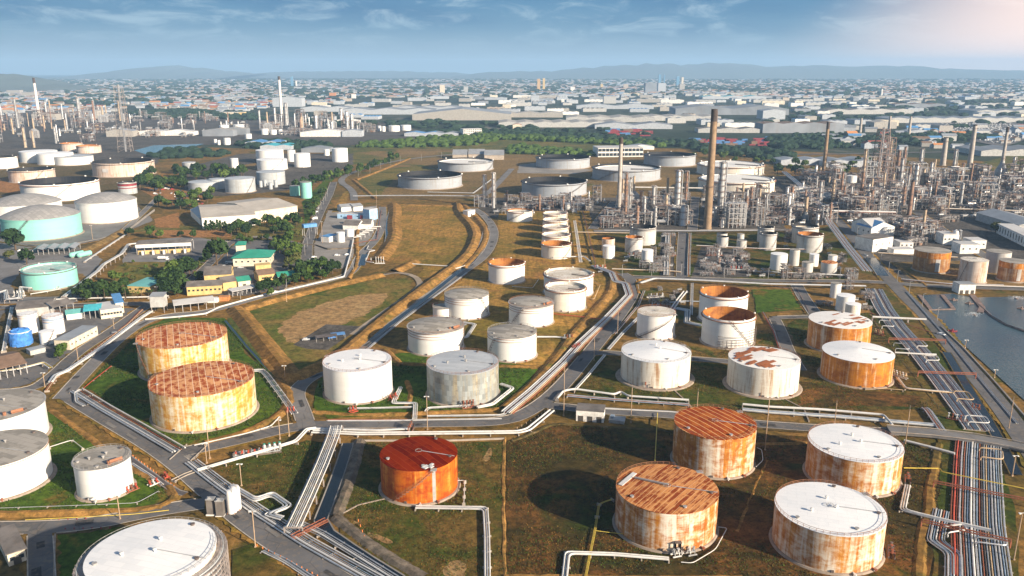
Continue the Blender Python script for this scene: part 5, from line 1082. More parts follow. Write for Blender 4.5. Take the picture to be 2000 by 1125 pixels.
# valve manifolds and skids
def manifold(u, v, w, n, label, mats=('pipe_red', 'pipe_white'), hh=1.6, rz=0.0, name='valve_manifold', cat='valve manifold'):
    t = thing(name, label, cat, G(u, v), rz)
    mb = MB()
    for y in (-0.9, 0.9): mb.tube([(-w / 2, y, 0.7), (w / 2, y, 0.7)], 0.26, 6)
    part('header_pipe', mb, M[mats[1]], t)
    for i in range(n):
        x = -w / 2 + w * (i + .5) / n; mb = MB(); mb.tube([(x, -.9, .7), (x, -.9, hh), (x, .9, hh), (x, .9, .7)], 0.2, 6); mb.cyl((x, 0), 0.32, hh - .3, hh + .8, 6); mb.lathe([(0.01, hh + 1.0), (.5, hh + 1.0), (.5, hh + 1.1), (.01, hh + 1.1)], 8, 0, (x, 0))
        part('valve', mb, M[mats[i % 2]], t)
for a in ((690, 806, 4, 3, 'rusty valve cluster at the foot of the clean white tank', ('pipe_rust', 'pipe_red'), 2.2, 0.6), (768, 783, 5, 3, 'red valve cluster at the right foot of the clean white tank', ('pipe_red', 'pipe_rust'), 2.4, 0.9),
          (915, 798, 6, 4, 'dark red valve cluster at the foot of the silver-grey tank', ('pipe_rust', 'pipe_rust'), 3.0, 0.3), (803, 842, 5, 4, 'dark red valve stand straddling the trunk lines above the deep red tank', ('pipe_rust', 'stair_dark'), 3.0, 1.5),
          (1268, 760, 6, 3, 'rusty valve cluster at the foot of the white cone-roof tank', ('pipe_rust', 'stair_dark'), 2.6, 0.1), (1490, 776, 5, 3, 'dark valve cluster at the foot of the tank with rust patches on its roof', ('stair_dark', 'pipe_rust'), 2.6, 0.1),
          (1756, 738, 8, 5, 'tan valve rack right of the orange cone-roof tank', ('pipe_tan', 'pipe_white'), 2.4, -0.9), (1716, 655, 6, 4, 'tan valve rack right of the patched rusty tank', ('pipe_tan', 'pipe_rust'), 2.4, -0.9),
          (1772, 942, 4, 3, 'rusty valve cluster at the foot of the far white-roofed tank', ('pipe_rust', 'stair_dark'), 2.4, 1.2), (1740, 1085, 6, 4, 'rusty valve cluster at the foot of the near white-roofed tank', ('pipe_rust', 'stair_dark'), 2.4, 1.2),
          (258, 960, 5, 3, 'dark red valve cluster at the foot of the small clean white tank', ('pipe_red', 'pipe_rust'), 1.6, 0.9), (300, 948, 4, 3, 'red valve cluster over the trench beside the small clean white tank', ('pipe_red', 'pipe_white'), 1.4, 0.9),
          (325, 936, 4, 3, 'red valves at the trench corner by the road culvert', ('pipe_red', 'pipe_rust'), 1.4, -0.9), (568, 806, 4, 3, 'orange-red valves at the lower end of the lines right of the rusty plated tanks', ('pipe_red', 'pipe_rust'), 1.8, 0.4),
          (1125, 682, 9, 5, 'rusty valve cluster on the sloping bundle by the bund corner', ('pipe_rust', 'pipe_red'), 2.2, 0.9), (1110, 664, 6, 4, 'silver bent valve cluster on the bund corner', ('pipe_silver', 'pipe_rust'), 2.2, 0.2),
          (1172, 525, 10, 5, 'red and white valve cluster at the top of the sloping bundle', ('pipe_red', 'pipe_white'), 2.0, 0.1), (1240, 500, 12, 6, 'rusty pump manifold beside the slim white tank', ('pipe_rust', 'pipe_grey'), 2.0, 0.2),
          (1310, 500, 9, 5, 'grey pump manifold on the pad beside the pale road', ('pipe_grey', 'pipe_rust'), 2.2, 0.0), (1395, 500, 14, 7, 'white and red pump manifold on the right pump pad', ('pipe_white', 'pipe_rust'), 2.4, 0.0), (1420, 515, 14, 7, 'rusty pump manifold at the middle of the right pump pad', ('pipe_rust', 'pipe_grey'), 2.6, 0.2), (1440, 528, 12, 6, 'red pump manifold at the lower edge of the right pump pad', ('pipe_red', 'pipe_white'), 2.4, 0.1), (1385, 520, 10, 5, 'grey pump manifold at the lower left of the right pump pad', ('pipe_grey', 'pipe_white'), 2.4, 0.0), (1290, 600, 14, 7, 'blue-grey pump manifold above the stairway tank', ('pipe_blue', 'pipe_rust'), 2.0, 0.3), (1280, 582, 12, 6, 'dark pump manifold left of the stepped blue-white lines', ('pipe_dark', 'pipe_white'), 2.2, 0.2),
          (720, 512, 6, 3, 'white pump manifold at the grass basin outlet', ('pipe_white', 'pipe_rust'), 2.4, 0.0), (742, 516, 8, 4, 'white arched pump pipes at the grass basin outlet', ('pipe_white', 'pipe_white'), 5.0, 0.0),
          (1868, 822, 8, 5, 'white and rusty valve cluster where the corridor meets the road bridge', ('pipe_white', 'pipe_rust'), 2.0, -0.6), (850, 600, 5, 3, 'dark red valves left of the small squat white tank', ('pipe_red', 'pipe_rust'), 2.0, 0.5), (1320, 1088, 3, 2, 'grey equipment stand at the right foot of the dashed-roof rusty tank', ('vessel_grey', 'pipe_white'), 1.8, 0.3),
          (1350, 1085, 3, 2, 'white equipment stand at the right foot of the dashed-roof rusty tank', ('pipe_white', 'vessel_grey'), 2.0, 0.3), (1905, 800, 4, 3, 'rusty valve stand at the right edge of the corridor', ('pipe_rust', 'pipe_rust'), 1.6, -0.6), (38, 580, 8, 4, 'white pipe manifold in front of the pale aqua tank', ('pipe_white', 'pipe_white'), 3.5, 0.2), (110, 566, 5, 4, 'white valves at the foot of the pale aqua tank', ('pipe_white', 'pipe_silver'), 1.4, 0.2)):
    manifold(a[0], a[1], a[2], a[3], a[4], a[5], a[6], a[7])
t = thing('metering_skid', 'metering skid with green-topped silver vessels beside the channel yard', 'metering skid', G(502, 886), 0.32)
mb = MB(); mb.box((0, 0, 0.15), (19, 5, 0.3)); part('skid_base', mb, M['foundation'], t, smooth=False)
mb = MB()
for y in (-1.8, 1.8): mb.tube([(-9, y, 0.9), (9, y, 0.9)], 0.28, 6)
for i in range(6): mb.tube([(-8 + i * 3, -1.8, .9), (-8 + i * 3, -1.8, 1.6), (-8 + i * 3, 1.8, 1.6), (-8 + i * 3, 1.8, .9)], 0.2, 6)
part('header_pipe', mb, M['pipe_silver'], t)
for i in range(4):
    mb = MB(); mb.lathe([(0.01, .5), (.75, .6), (.75, 2.8), (.5, 3.3), (.01, 3.5)], 10); v = part('filter_vessel', mb, M['vessel_silver'], t, loc=(3 + i * 2.0, 0.4, 0)); mb = MB(); mb.cyl((0, 0), .5, 3.45, 3.75, 8); part('green_cap', mb, M['roof_green'], v)
for i in range(5):
    mb = MB(); mb.cyl((0, 0), .35, 1.6, 2.5, 8); mb.box((0, 0, 1.6), (.8, .8, .6)); part('red_valve', mb, M['pipe_red'], t, loc=(-8 + i * 2.4, -.8, 0))
# tall silos of the foreground corner
for u, v, hh, rr, lb, mt in ((454, 1004, 9.5, 1.6, 'tall white vertical silo beside the front road, the nearer of two', 'vessel_white'), (463, 997, 9.8, 1.6, 'tall white vertical silo beside the front road, the farther of two', 'vessel_white')):
    t = thing('silo', lb, 'silo', G(u, v)); mb = MB(); mb.lathe([(.9, 0), (rr, .8), (rr, hh - 1), (rr * .8, hh - .3), (.01, hh)], 20); part('shell', mb, M[mt], t)
    mb = MB()
    for s in (-1, 1): mb.bar((s * rr * .8, -rr * .6, 0), (s * rr * .8, -rr * .6, 1.2), 0.25); mb.bar((s * rr * .8, rr * .6, 0), (s * rr * .8, rr * .6, 1.2), 0.25)
    part('legs', mb, M['rail_rust'], t); mb = MB(); mb.tube([(rr * .7, -rr * .8, 0.6), (rr * .7, -rr * .8, hh), (0, 0, hh + .4)], 0.1, 5); part('fill_pipe', mb, M['pipe_white'], t)
for u, v, lb in ((414, 1004, 'grey louvred cooling box beside the white silos, the left of two'), (432, 1007, 'grey louvred cooling box beside the white silos, the right of two')):
    t = thing('cooling_box', lb, 'cooling unit', G(u, v)); mb = MB(); mb.box((0, 0, 3.2), (2.6, 2.2, 5.6)); part('louvred_body', mb, M['roof_slate'], t, smooth=False)
    mb = MB(); mb.quad((-1.3, -1.1, 6.0), (1.3, -1.1, 6.0), (0, -.6, 7.0), (-.1, -.6, 7.0)); mb.box((0, 0, 6.1), (2.9, 2.5, .2)); part('cap', mb, M['vessel_grey'], t, smooth=False); mb = MB(); mb.box((0, 0, .25), (3.2, 2.8, .5)); part('plinth', mb, M['vessel_white'], t, smooth=False)
# ---------------------------------------------------------------- poles, posts
def pole(u, v, vt, label, lamp=False, group='tall lamp and lightning poles'):
    g = G(u, v); h = Zat(g.y, vt); t = thing('lamp_post' if lamp else 'lightning_pole', label, 'lamp post' if lamp else 'pole', g, 0, group)
    mb = MB(); mb.tube([(0, 0, 0), (0, 0, h)], 0.17, 6); mb.box((0, 0, .3), (.6, .6, .6)); part('mast', mb, M['pole'], t)
    if lamp: mb = MB(); mb.bar((-.9, 0, h), (.9, 0, h), .14); [mb.box((s * .8, -.15, h - .05), (.6, .7, .25)) for s in (-1, 1)]; part('lamp_head', mb, M['lamp_head'], t, smooth=False)
    else: mb = MB(); mb.tube([(0, 0, h), (0, 0, h + 1.6)], 0.05, 4); part('spike', mb, M['rail_grey'], t)
for a in ((235, 1016, 968, 'tall pole on the bund in front of the small clean white tank', 1), (410, 896, 830, 'tall pole at the right end of the road culvert', 0), (404, 905, 866, 'short pole beside the road culvert', 1), (472, 950, 906, 'lamp post in the channel yard', 1), (499, 1070, 998, 'tall pole on the far side of the front road', 1), (565, 852, 802, 'tan pole at the fork right of the rusty plated tanks', 0), (547, 858, 820, 'slim lamp post by the metering skid', 1), (835, 840, 774, 'tall lamp post in front of the silver-grey tank', 1), (557, 742, 714, 'lamp post on the shaded bund corner', 1), (1101, 812, 713, 'very tall pole beside the mid road junction', 0), (1232, 826, 757, 'tall pole behind the white hut', 0), (1206, 652, 606, 'slim pole left of the stairway tank', 0), (1160, 705, 662, 'slim pole beside the shaded mid road', 0), (1361, 805, 765, 'slim pole right of the white cone-roof tank', 0), (1494, 880, 775, 'tall pole right of the striped-roof tank', 1), (1630, 828, 788, 'tan pole behind the far white-roofed tank', 0), (1768, 868, 799, 'tall pole right of the far white-roofed tank', 0), (1970, 838, 781, 'tall pole between the corridor and the right road', 0), (1885, 680, 664, 'lamp post on the pond wall, the farther of two', 1), (1942, 738, 722, 'lamp post on the pond wall, the nearer of two', 1), (1977, 930, 890, 'slim pole right of the road bridge', 1), (1980, 1095, 1002, 'tall pole at the right edge beside the corridor', 1), (88, 757, 728, 'lamp post at the end of the left road', 1), (153, 705, 664, 'tan pole beside the long cream building', 0), (223, 643, 622, 'lamp post near the yellow shed wall', 1), (307, 578, 560, 'lamp post by the palm garden', 1), (341, 575, 572 - 8, 'slim post right of the palm garden', 0), (560, 590, 562, 'slim pole on the verge above the basin field', 0), (445, 506, 471, 'lamp post with a round head in the works yard', 1), (630, 474, 433, 'slim lamp post in the pump station', 1), (181, 467, 440, 'slim pole in front of the white dome tank', 1), (736, 405, 372, 'tall slim pole at the corner of the basin', 0), (1181, 520, 488, 'slim pole below the slim white tank', 0), (1488, 452, 405, 'slim pole right of the central plant', 1)):
    pole(*a)
def posts(px, d, name, label, cat, group, mat, h=0.9, r=0.14, head=None):
    pl = resample(P2(px), d); me = None
    for i, p in enumerate(pl):
        if me is None:
            mb = MB(); mb.tube([(0, 0, 0), (0, 0, h)], r, 6)
            if head: mb.box((0, 0, h), (r * 4, r * 4, r * 3))
            me = mb.mesh(name, M[mat])
        tag(link(name, me, None, (p.x, p.y, 0)), label, cat, group)
posts([(502, 1068), (560, 1096), (620, 1128)], 2.6, 'bollard', 'small orange-white bollard along the near edge of the front road', 'bollard', 'bollards on the near side of the front road', 'orange_post', 1.0, .18)
posts([(260, 893), (300, 922), (340, 952)], 2.6, 'bollard', 'small orange-white bollard beside the small clean white tank', 'bollard', 'bollards by the small clean white tank', 'orange_post', 1.0, .18)
posts([(116, 1018), (168, 1016)], 3.0, 'bollard', 'small red bollard beside the lower left road', 'bollard', 'red bollards by the lower left road', 'container_red', 1.0, .18)
posts([(128, 1036), (215, 1034)], 3.0, 'bollard', 'small red bollard on the near side of the lower left road', 'bollard', 'red bollards on the near side of the lower left road', 'container_red', 1.0, .18)
posts([(1010, 838), (1045, 820), (1070, 802)], 2.8, 'bollard', 'small tan guard post along the bend by the silver pipes', 'bollard', 'guard posts by the bend', 'pole', 1.0, .18)
posts([(700, 1020), (712, 1052)], 3.5, 'hydrant_post', 'orange post at the corner of the channel bund', 'post', 'posts at the channel corner', 'orange_post', 1.2, .2)
posts([(108, 745), (160, 705), (215, 665), (270, 624)], 4.0, 'fence_post', 'grey post of the open fence along the thick insulated line', 'fence post', 'fence posts by the insulated line', 'rail_grey', 2.0, .1)
t = thing('pipe_crossing', 'rusty truss footbridge over the channel corner near the front road', 'footbridge', G(572, 1056)); a = G(638, 1022) - G(572, 1056); mb = MB()
nn = Vector((-a.y, a.x, 0)).normalized()
for s in (-1, 1):
    for z in (1.0, 1.9): mb.bar(nn * s * .8 + Vector((0, 0, z)), a + nn * s * .8 + Vector((0, 0, z)), .22)
    for i in range(9): mb.bar(a * (i / 8) + nn * s * .8 + Vector((0, 0, 0 if i in (0, 8) else 1)), a * (i / 8) + nn * s * .8 + Vector((0, 0, 1.9)), .14)
part('truss', mb, M['pipe_rust'], t, smooth=False); mb = MB(); mb.quad(nn * .8 + Vector((0, 0, 1.05)), -nn * .8 + Vector((0, 0, 1.05)), a - nn * .8 + Vector((0, 0, 1.05)), a + nn * .8 + Vector((0, 0, 1.05))); part('walkway', mb, M['pipe_rust'], t, smooth=False)
# road bridge over the corridor and culvert at the left
def slab(px, w, h, mat, label, name='road_bridge', cat='bridge', zt=0.9):
    pl = [Vector(p) for p in P2(px)]; ns = normals(pl); mb = MB()
    for p, n in zip(pl, ns):
        for o, z in ((-w / 2, zt - h), (-w / 2, zt), (w / 2, zt), (w / 2, zt - h)): q = p + n * o; mb.v.append((q.x, q.y, z))
    for i in range(len(pl) - 1):
        for j in range(4): mb.face((i * 4 + j, (i + 1) * 4 + j, (i + 1) * 4 + (j + 1) % 4, i * 4 + (j + 1) % 4))
    mb.face((0, 1, 2, 3)); k = 4 * (len(pl) - 1); mb.face((k + 3, k + 2, k + 1, k))
    t = thing(name, label, cat, (0, 0, 0)); part('deck', mb, M[mat], t, smooth=False)
    for s in (-1, 1):
        mb = MB(); q = [p + n * s * (w / 2 - .15) for p, n in zip(pl, ns)]; mb.tube([(p.x, p.y, zt + .45) for p in q], .22, 4); part('parapet', mb, M['sleeper'], t, smooth=False)
slab([(1735, 845), (1815, 851), (1900, 861), (1970, 874), (2040, 890)], 7.5, 0.8, 'asphalt_pale', 'concrete road bridge over the pipe corridor', zt=1.6)
slab([(352, 902), (372, 884), (385, 872)], 9.0, 0.5, 'concrete', 'grooved concrete culvert slab where the pipes pass under the road', 'culvert_slab', 'culvert', 0.35)
slab([(338, 942), (362, 930), (378, 924)], 2.2, 0.4, 'concrete', 'row of concrete slabs over the trench across the road', 'culvert_slab', 'culvert', 0.3)
# ---------------------------------------------------------------- buildings on the site
rng = random.Random(21)
WMESH = {}
def win_mesh(w, h):
    k = (w, h)
    if k not in WMESH: mb = MB(); mb.box((0, 0, 0), (w, 0.12, h)); WMESH[k] = mb.mesh('window', M['glass_dark'], False)
    return WMESH[k]
def bld(a, b, depth, h, roof, wall, rmat, label, name='building', cat='building', vt=None, wins=0, rows=1, doors=0, ov=0.5, rh=None, group=None, open_=False, cols=5, side_wins=0, wsz=(1.4, 1.2)):
    A, B = G(*a), G(*b); d = (B - A); L = d.length; ang = math.atan2(d.y, d.x)
    if vt: h = Zat((A.y + B.y) / 2, vt)
    t = thing(name, label, cat, A, ang, group)          # local frame: x along the front, y into the depth
    if open_:
        for i in range(cols):
            x = L * i / (cols - 1)
            for y in (0.3, depth - .3): mb = MB(); mb.box((x, y, h / 2), (.35, .35, h)); part('column', mb, M['steel_pale'], t, smooth=False)
    else:
        mb = MB(); mb.box((L / 2, depth / 2, h / 2), (L, depth, h)); part('wall', mb, M[wall], t, smooth=False)
    rh = rh if rh is not None else {'flat': 0.35, 'gable': min(depth * .18, 6), 'shed': depth * .1, 'hip': min(depth * .2, 4), 'saw': 2.0}[roof]
    mb = MB(); x0, x1, y0, y1, z = -ov, L + ov, -ov, depth + ov, h + .02
    if roof == 'flat': mb.box((L / 2, depth / 2, h + rh / 2 + .01), (L + .3, depth + .3, rh))
    elif roof == 'shed':
        mb.quad((x0, y0, z + .3), (x1, y0, z + .3), (x1, y1, z + rh + .3), (x0, y1, z + rh + .3)); mb.quad((x0, y0, z), (x1, y0, z), (x1, y0, z + .3), (x0, y0, z + .3)); mb.quad((x0, y1, z), (x0, y1, z + rh + .3), (x1, y1, z + rh + .3), (x1, y1, z))
        mb.quad((x0, y0, z), (x0, y0, z + .3), (x0, y1, z + rh + .3), (x0, y1, z)); mb.quad((x1, y0, z), (x1, y1, z), (x1, y1, z + rh + .3), (x1, y0, z + .3))
    elif roof == 'gable':
        m_ = depth / 2; e_ = .25
        mb.quad((x0, y0, z), (x1, y0, z), (x1, m_, z + rh), (x0, m_, z + rh)); mb.quad((x0, m_, z + rh), (x1, m_, z + rh), (x1, y1, z), (x0, y1, z))
        mb.quad((x0, y0, z - e_), (x1, y0, z - e_), (x1, y0, z), (x0, y0, z)); mb.quad((x0, y1, z), (x1, y1, z), (x1, y1, z - e_), (x0, y1, z - e_))
        mb.quad((x0, y0, z - e_), (x0, y1, z - e_), (x1, y1, z - e_), (x1, y0, z - e_))
        mb.tri((x0 + ov, 0, h), (x0 + ov, m_, z + rh - .1), (x0 + ov, depth, h), 1); mb.tri((x1 - ov, 0, h), (x1 - ov, depth, h), (x1 - ov, m_, z + rh - .1), 1)
    elif roof == 'hip':
        m_ = depth / 2; q = min(L * .4, m_)
        mb.quad((x0, y0, z), (x1, y0, z), (x1 - q, m_, z + rh), (x0 + q, m_, z + rh)); mb.quad((x0 + q, m_, z + rh), (x1 - q, m_, z + rh), (x1, y1, z), (x0, y1, z)); mb.tri((x0, y1, z), (x0, y0, z), (x0 + q, m_, z + rh)); mb.tri((x1, y0, z), (x1, y1, z), (x1 - q, m_, z + rh))
        mb.quad((x0, y0, z - .02), (x0, y1, z - .02), (x1, y1, z - .02), (x1, y0, z - .02))
    elif roof == 'saw':
        k = max(3, int(L / 7))
        for i in range(k):
            u0, u1, um = x0 + (x1 - x0) * i / k, x0 + (x1 - x0) * (i + 1) / k, x0 + (x1 - x0) * (i + .5) / k
            mb.quad((u0, y0, z), (um, y0, z + rh), (um, y1, z + rh), (u0, y1, z)); mb.quad((um, y0, z + rh), (u1, y0, z), (u1, y1, z), (um, y1, z + rh))
    part('roof', mb, [M[rmat], M[wall]], t, smooth=False)
    for r_ in range(rows):
        zz = h * (r_ + .55) / rows
        for i in range(wins): o = link('window', win_mesh(*wsz), t, (L * (i + .5) / wins, -0.05, zz))
        for i in range(side_wins): o = link('window', win_mesh(*wsz), t, (L + .05, depth * (i + .5) / side_wins, zz), math.pi / 2)
    for i in range(doors): mb = MB(); mb.box((0, 0, 1.3), (2.2, .14, 2.6)); part('door', mb, M['door_dark'], t, loc=(L * (i + .5) / doors, -.06, 0), smooth=False)
    return t, L
t, L = bld((396, 447), (500, 440), 82, 11, 'gable', 'wall_white', 'roof_beige', 'big beige-roofed warehouse behind the works trees', 'warehouse', 'warehouse', rh=4, doors=3)
bld((498, 436), (582, 424), 78, 12, 'gable', 'wall_cream', 'roof_beige', 'beige-roofed warehouse wing adjoining the big warehouse on its right', 'warehouse', 'warehouse', rh=4)
bld((506, 430), (562, 427), 7, 6, 'shed', 'wall_blue', 'roof_metal', 'grey lean-to with blue front below the beige warehouse', 'shed', 'shed', open_=True, cols=6)
bld((373, 422), (392, 440), 22, 7, 'gable', 'wall_white', 'roof_metal', 'white shed at the left corner of the beige warehouse', 'shed', 'shed')
bld((268, 498), (374, 493), 16, 8.5, 'gable', 'wall_white', 'roof_slate', 'long truck loading canopy with grey roof and white fascia', 'loading_canopy', 'loading canopy', open_=True, cols=8, rh=1.5)
t_, L_ = bld((270, 497.6), (373, 492.6), 1.0, 3.0, 'flat', 'wall_yellow', 'wall_yellow', 'row of yellow loading bays under the long canopy', 'loading_bay', 'loading bay', doors=5)
for i in range(5):
    mb = MB(); mb.box((L_ * (i + .5) / 5, -3, 1.8), (1.6, 1.2, 3.6)); part('loading_arm', mb, M['wall_white'], t_, smooth=False)
mb = MB(); A, B = G(268, 498), G(374, 493); mb.box(((B - A).length / 2, -.5, 7.3), ((B - A).length + 1, .3, 2.8)); solo('canopy_fascia_board', mb, M['wall_white'], 'blank white fascia board along the front of the truck loading canopy', 'fascia', None, A, math.atan2(B.y - A.y, B.x - A.x), False)
bld((456, 521), (527, 519), 24, 7, 'hip', 'wall_cream', 'roof_green', 'cream building with bright green roof', 'building', 'building', wins=6, rh=4, ov=1.5, side_wins=3)
bld((462, 500), (480, 499), 14, 9, 'hip', 'wall_cream', 'roof_green', 'small green-roofed block behind the cream green-roofed building', rh=2, ov=1)
bld((250, 571), (293, 573), 24, 4.6, 'flat', 'wall_yellow', 'roof_teal', 'pale yellow building with flat teal roof beside the palms', wins=4)
bld((366, 578), (434, 574), 13, 6.5, 'gable', 'wall_yellow', 'roof_slate', 'long yellow workshop with dark roof', 'workshop', 'workshop', wins=8, side_wins=2)
bld((400, 556), (452, 553), 22, 7, 'gable', 'wall_yellow', 'roof_slate', 'slate-roofed workshop behind the long yellow one', 'workshop', 'workshop')
bld((437, 571), (463, 567), 14, 7, 'gable', 'wall_yellow', 'roof_slate', 'short yellow workshop with its door facing the road', 'workshop', 'workshop', doors=1)
bld((466, 563), (490, 560), 12, 5, 'gable', 'wall_cream', 'roof_green', 'small cream hut with dull green roof right of the workshops', 'hut', 'hut', doors=1)
bld((506, 553), (538, 549), 14, 6, 'gable', 'wall_yellow', 'roof_brown', 'small yellow house with brown roof among trees', 'house', 'house', wins=2)
bld((544, 552), (582, 548), 12, 4.5, 'gable', 'wall_grey', 'roof_green', 'dull green-roofed shed at the end of the tree row', 'shed', 'shed', doors=2)
bld((500, 530), (530, 527), 8, 4, 'flat', 'wall_yellow', 'wall_yellow', 'low yellow hut below the green roof', 'hut', 'hut')
bld((342, 611), (419, 602), 14, 5.0, 'gable', 'wall_white', 'roof_pale', 'open shed with white metal roof beside the left road bend', 'shed', 'shed', open_=True, cols=6, rh=1.6)
t, L = bld((455, 580), (500, 571), 6, 3.6, 'shed', 'wall_white', 'roof_pale', 'narrow white-roofed shelter along the road wall', 'shed', 'shed', open_=True, cols=6)
t = thing('raised_hut', 'grey metal box hut standing on legs by the road bend', 'hut', G(309, 612), .1)
mb = MB(); mb.box((0, 3.5, 7.5), (8.5, 7, 7)); part('wall', mb, M['wall_grey'], t, smooth=False); mb = MB(); mb.quad((-4.6, -.3, 11.05), (4.6, -.3, 11.05), (4.6, 7.3, 12.2), (-4.6, 7.3, 12.2)); part('roof', mb, M['roof_metal'], t, smooth=False)
for x in (-3.8, 3.8):
    for y in (.4, 6.6): mb = MB(); mb.box((x, y, 2), (.4, .4, 4)); part('leg', mb, M['steel_frame'], t, smooth=False)
bld((198, 624), (240, 618), 20, 5.5, 'flat', 'wall_cream', 'roof_pale', 'cream building with white roof by the left road', wins=7, side_wins=3)
t, L = bld((228, 613), (243, 611), 22, 7.0, 'shed', 'wall_cream', 'roof_blue', 'narrow block with a pale blue roof behind the cream building', wins=2, rh=.6)
bld((166, 624), (198, 621), 15, 5.5, 'gable', 'wall_blue', 'roof_turq', 'open shed with bright turquoise roof', 'shed', 'shed', open_=True, cols=4, rh=2)
bld((131, 626), (163, 622), 10, 4, 'gable', 'wall_white', 'roof_teal', 'low shed with dark teal roof left of the turquoise shed', 'shed', 'shed', rh=1.5)
bld((34, 622), (104, 615), 22, 6, 'gable', 'wall_grey', 'roof_slate', 'wide grey-roofed shed behind the striped tanks', 'shed', 'shed', rh=2)
bld((106, 618), (145, 609), 14, 6, 'gable', 'wall_white', 'roof_slate', 'grey-roofed open shed right of the wide grey shed', 'shed', 'shed', open_=True, cols=4, rh=2)
bld((138, 684), (192, 655), 9, 5.5, 'flat', 'wall_cream', 'roof_metal', 'long low cream building beside the left pipe road', 'building', 'building', wins=7, wsz=(1.0, .8))
bld((2, 742), (54, 730), 24, 6, 'gable', 'wall_grey', 'roof_brown', 'old shed with weathered patchy grey roof at the left edge', 'shed', 'shed', open_=True, cols=5, rh=2.5)
bld((60, 695), (90, 688), 6, 2.5, 'flat', 'wall_grey', 'roof_metal', 'grey skip with a blue cover beside the old shed', 'skip', 'skip')
t, L = bld((1125, 822), (1179, 826), 8, 5.0, 'flat', 'wall_white', 'roof_slate', 'white flat-roofed switch hut beside the mid road', 'switch_hut', 'hut', doors=3, rh=.25)
bld((1189, 826), (1219, 829), 5, 1.2, 'flat', 'vessel_grey', 'vessel_grey', 'low grey transformer block right of the white switch hut', 'transformer', 'transformer')
bld((1192, 823), (1198, 824), 1.5, 2.4, 'flat', 'pipe_blue', 'pipe_blue', 'blue-grey transformer cabinet right of the white switch hut', 'transformer', 'transformer')
bld((18, 1108), (53, 1096), 16, 4.5, 'shed', 'wall_cream', 'roof_slate', 'small cream house with grey roof in the bottom left corner', 'house', 'house', doors=1, wins=2, rh=1.0)
for a in (((659, 427), (722, 428), 8, 5, 'flat', 'wall_blue', 'roof_pale', 'blue and white block of the pump station'), ((722, 431), (738, 428), 10, 11, 'flat', 'wall_blue', 'roof_pale', 'tall pale blue block at the right of the pump station'), ((670, 449), (700, 450), 18, 5, 'gable', 'wall_white', 'roof_slate', 'grey-roofed open shed in the middle of the pump station'), ((704, 447), (724, 447), 18, 5, 'gable', 'wall_white', 'roof_slate', 'second grey-roofed shed right of the first in the pump station'),
          ((643, 474), (660, 469), 9, 5, 'flat', 'wall_white', 'roof_blue', 'white hut with blue roof left of the pump station tanks'), ((667, 414), (690, 412), 14, 5, 'gable', 'wall_white', 'roof_metal', 'metal-roofed hut at the back left of the pump station'), ((691, 413), (709, 411), 14, 5, 'gable', 'wall_white', 'roof_metal', 'metal-roofed hut at the back right of the pump station'), ((675, 438), (720, 436), 6, 3, 'flat', 'wall_white', 'roof_pale', 'low white block in the middle of the pump station')):
    bld(*a, wins=4 if 'blue and' in a[-1] else 0)
for u, lb in ((683, 'red door panel on the left of the blue pump station block'), (709, 'red door panel on the right of the blue pump station block')):
    mb = MB(); mb.box((0, 0, 2.2), (5.5, .3, 4.0)); solo('door_panel', mb, M['container_red'], lb, 'door panel', None, G(u, 428.3), 0, False)
for k in range(6):
    mb = MB(); mb.tube([(0, 0, 1.5), (0, 0, 3), (6 + k, 5, 3), (6 + k, 5, .1)], .45, 6); solo('pump_pipe', mb, M['pipe_white'], '%s of six white bent pipes between the pump station tanks' % nth(k + 1), 'pipe', 'pump station pipes', G(690 + k * 6, 470 - k * 4))
bld((595, 462), (620, 459), 5, 8, 'flat', 'wall_blue', 'roof_blue', 'blue gate portal over the works entrance', 'gate_portal', 'gate', open_=True, cols=2, rh=3)
bld((914, 424), (928, 421), 7, 6, 'flat', 'wall_white', 'roof_pale', 'small white hut beside the grass basin road', 'hut', 'hut', doors=1)
bld((1671, 456), (1700, 464), 26, 9, 'gable', 'wall_white', 'roof_blue', 'white shed with bright pale-blue roof in the right plant', 'shed', 'shed', rh=5, wins=3)
bld((1700, 463), (1734, 461), 28, 10, 'gable', 'wall_white', 'roof_pale', 'white shed joined to the blue-roofed shed', 'shed', 'shed', rh=5)
bld((1703, 493), (1742, 487), 18, 11, 'flat', 'wall_white', 'roof_slate', 'white block with grey flat roof below the blue-roofed shed', side_wins=2, wins=3)
bld((1745, 497), (1785, 496), 10, 4, 'flat', 'wall_white', 'roof_pale', 'low white block right of the white block in the right plant')
bld((1905, 430), (1988, 456), 34, 8, 'gable', 'wall_grey', 'roof_metal', 'long grey-roofed shed at the right edge', 'shed', 'shed', rh=4)
bld((1945, 455), (2020, 492), 14, 9, 'flat', 'wall_white', 'roof_pale', 'long white block of bays at the right edge', 'building', 'building', wins=14, wsz=(1.5, 5))
bld((1872, 574), (1904, 574), 9, 6.5, 'flat', 'wall_white', 'roof_metal', 'white hut on the pond bank', 'hut', 'hut', doors=3)
bld((1168, 307), (1256, 306), 46, 22, 'flat', 'wall_white', 'roof_pale', 'white two-storey office block behind the crude tanks', 'office_block', 'office block', vt=289, wins=12, rows=2, wsz=(6, 5), side_wins=0)
bld((905, 267), (941, 266), 24, 22, 'flat', 'wall_white', 'roof_pale', 'white four-storey block with red trim beside the scrub field', 'apartment_block', 'apartment block', vt=252, wins=10, rows=4, wsz=(3, 2.5))
bld((1105, 409), (1155, 409), 12, 9, 'flat', 'wall_white', 'roof_pale', 'white control building in front of the central plant', 'control_building', 'building', vt=399, doors=2)
bld((1596, 389), (1634, 391), 14, 9, 'flat', 'wall_white', 'roof_pale', 'white control building among the right plant frames', 'control_building', 'building', vt=377)
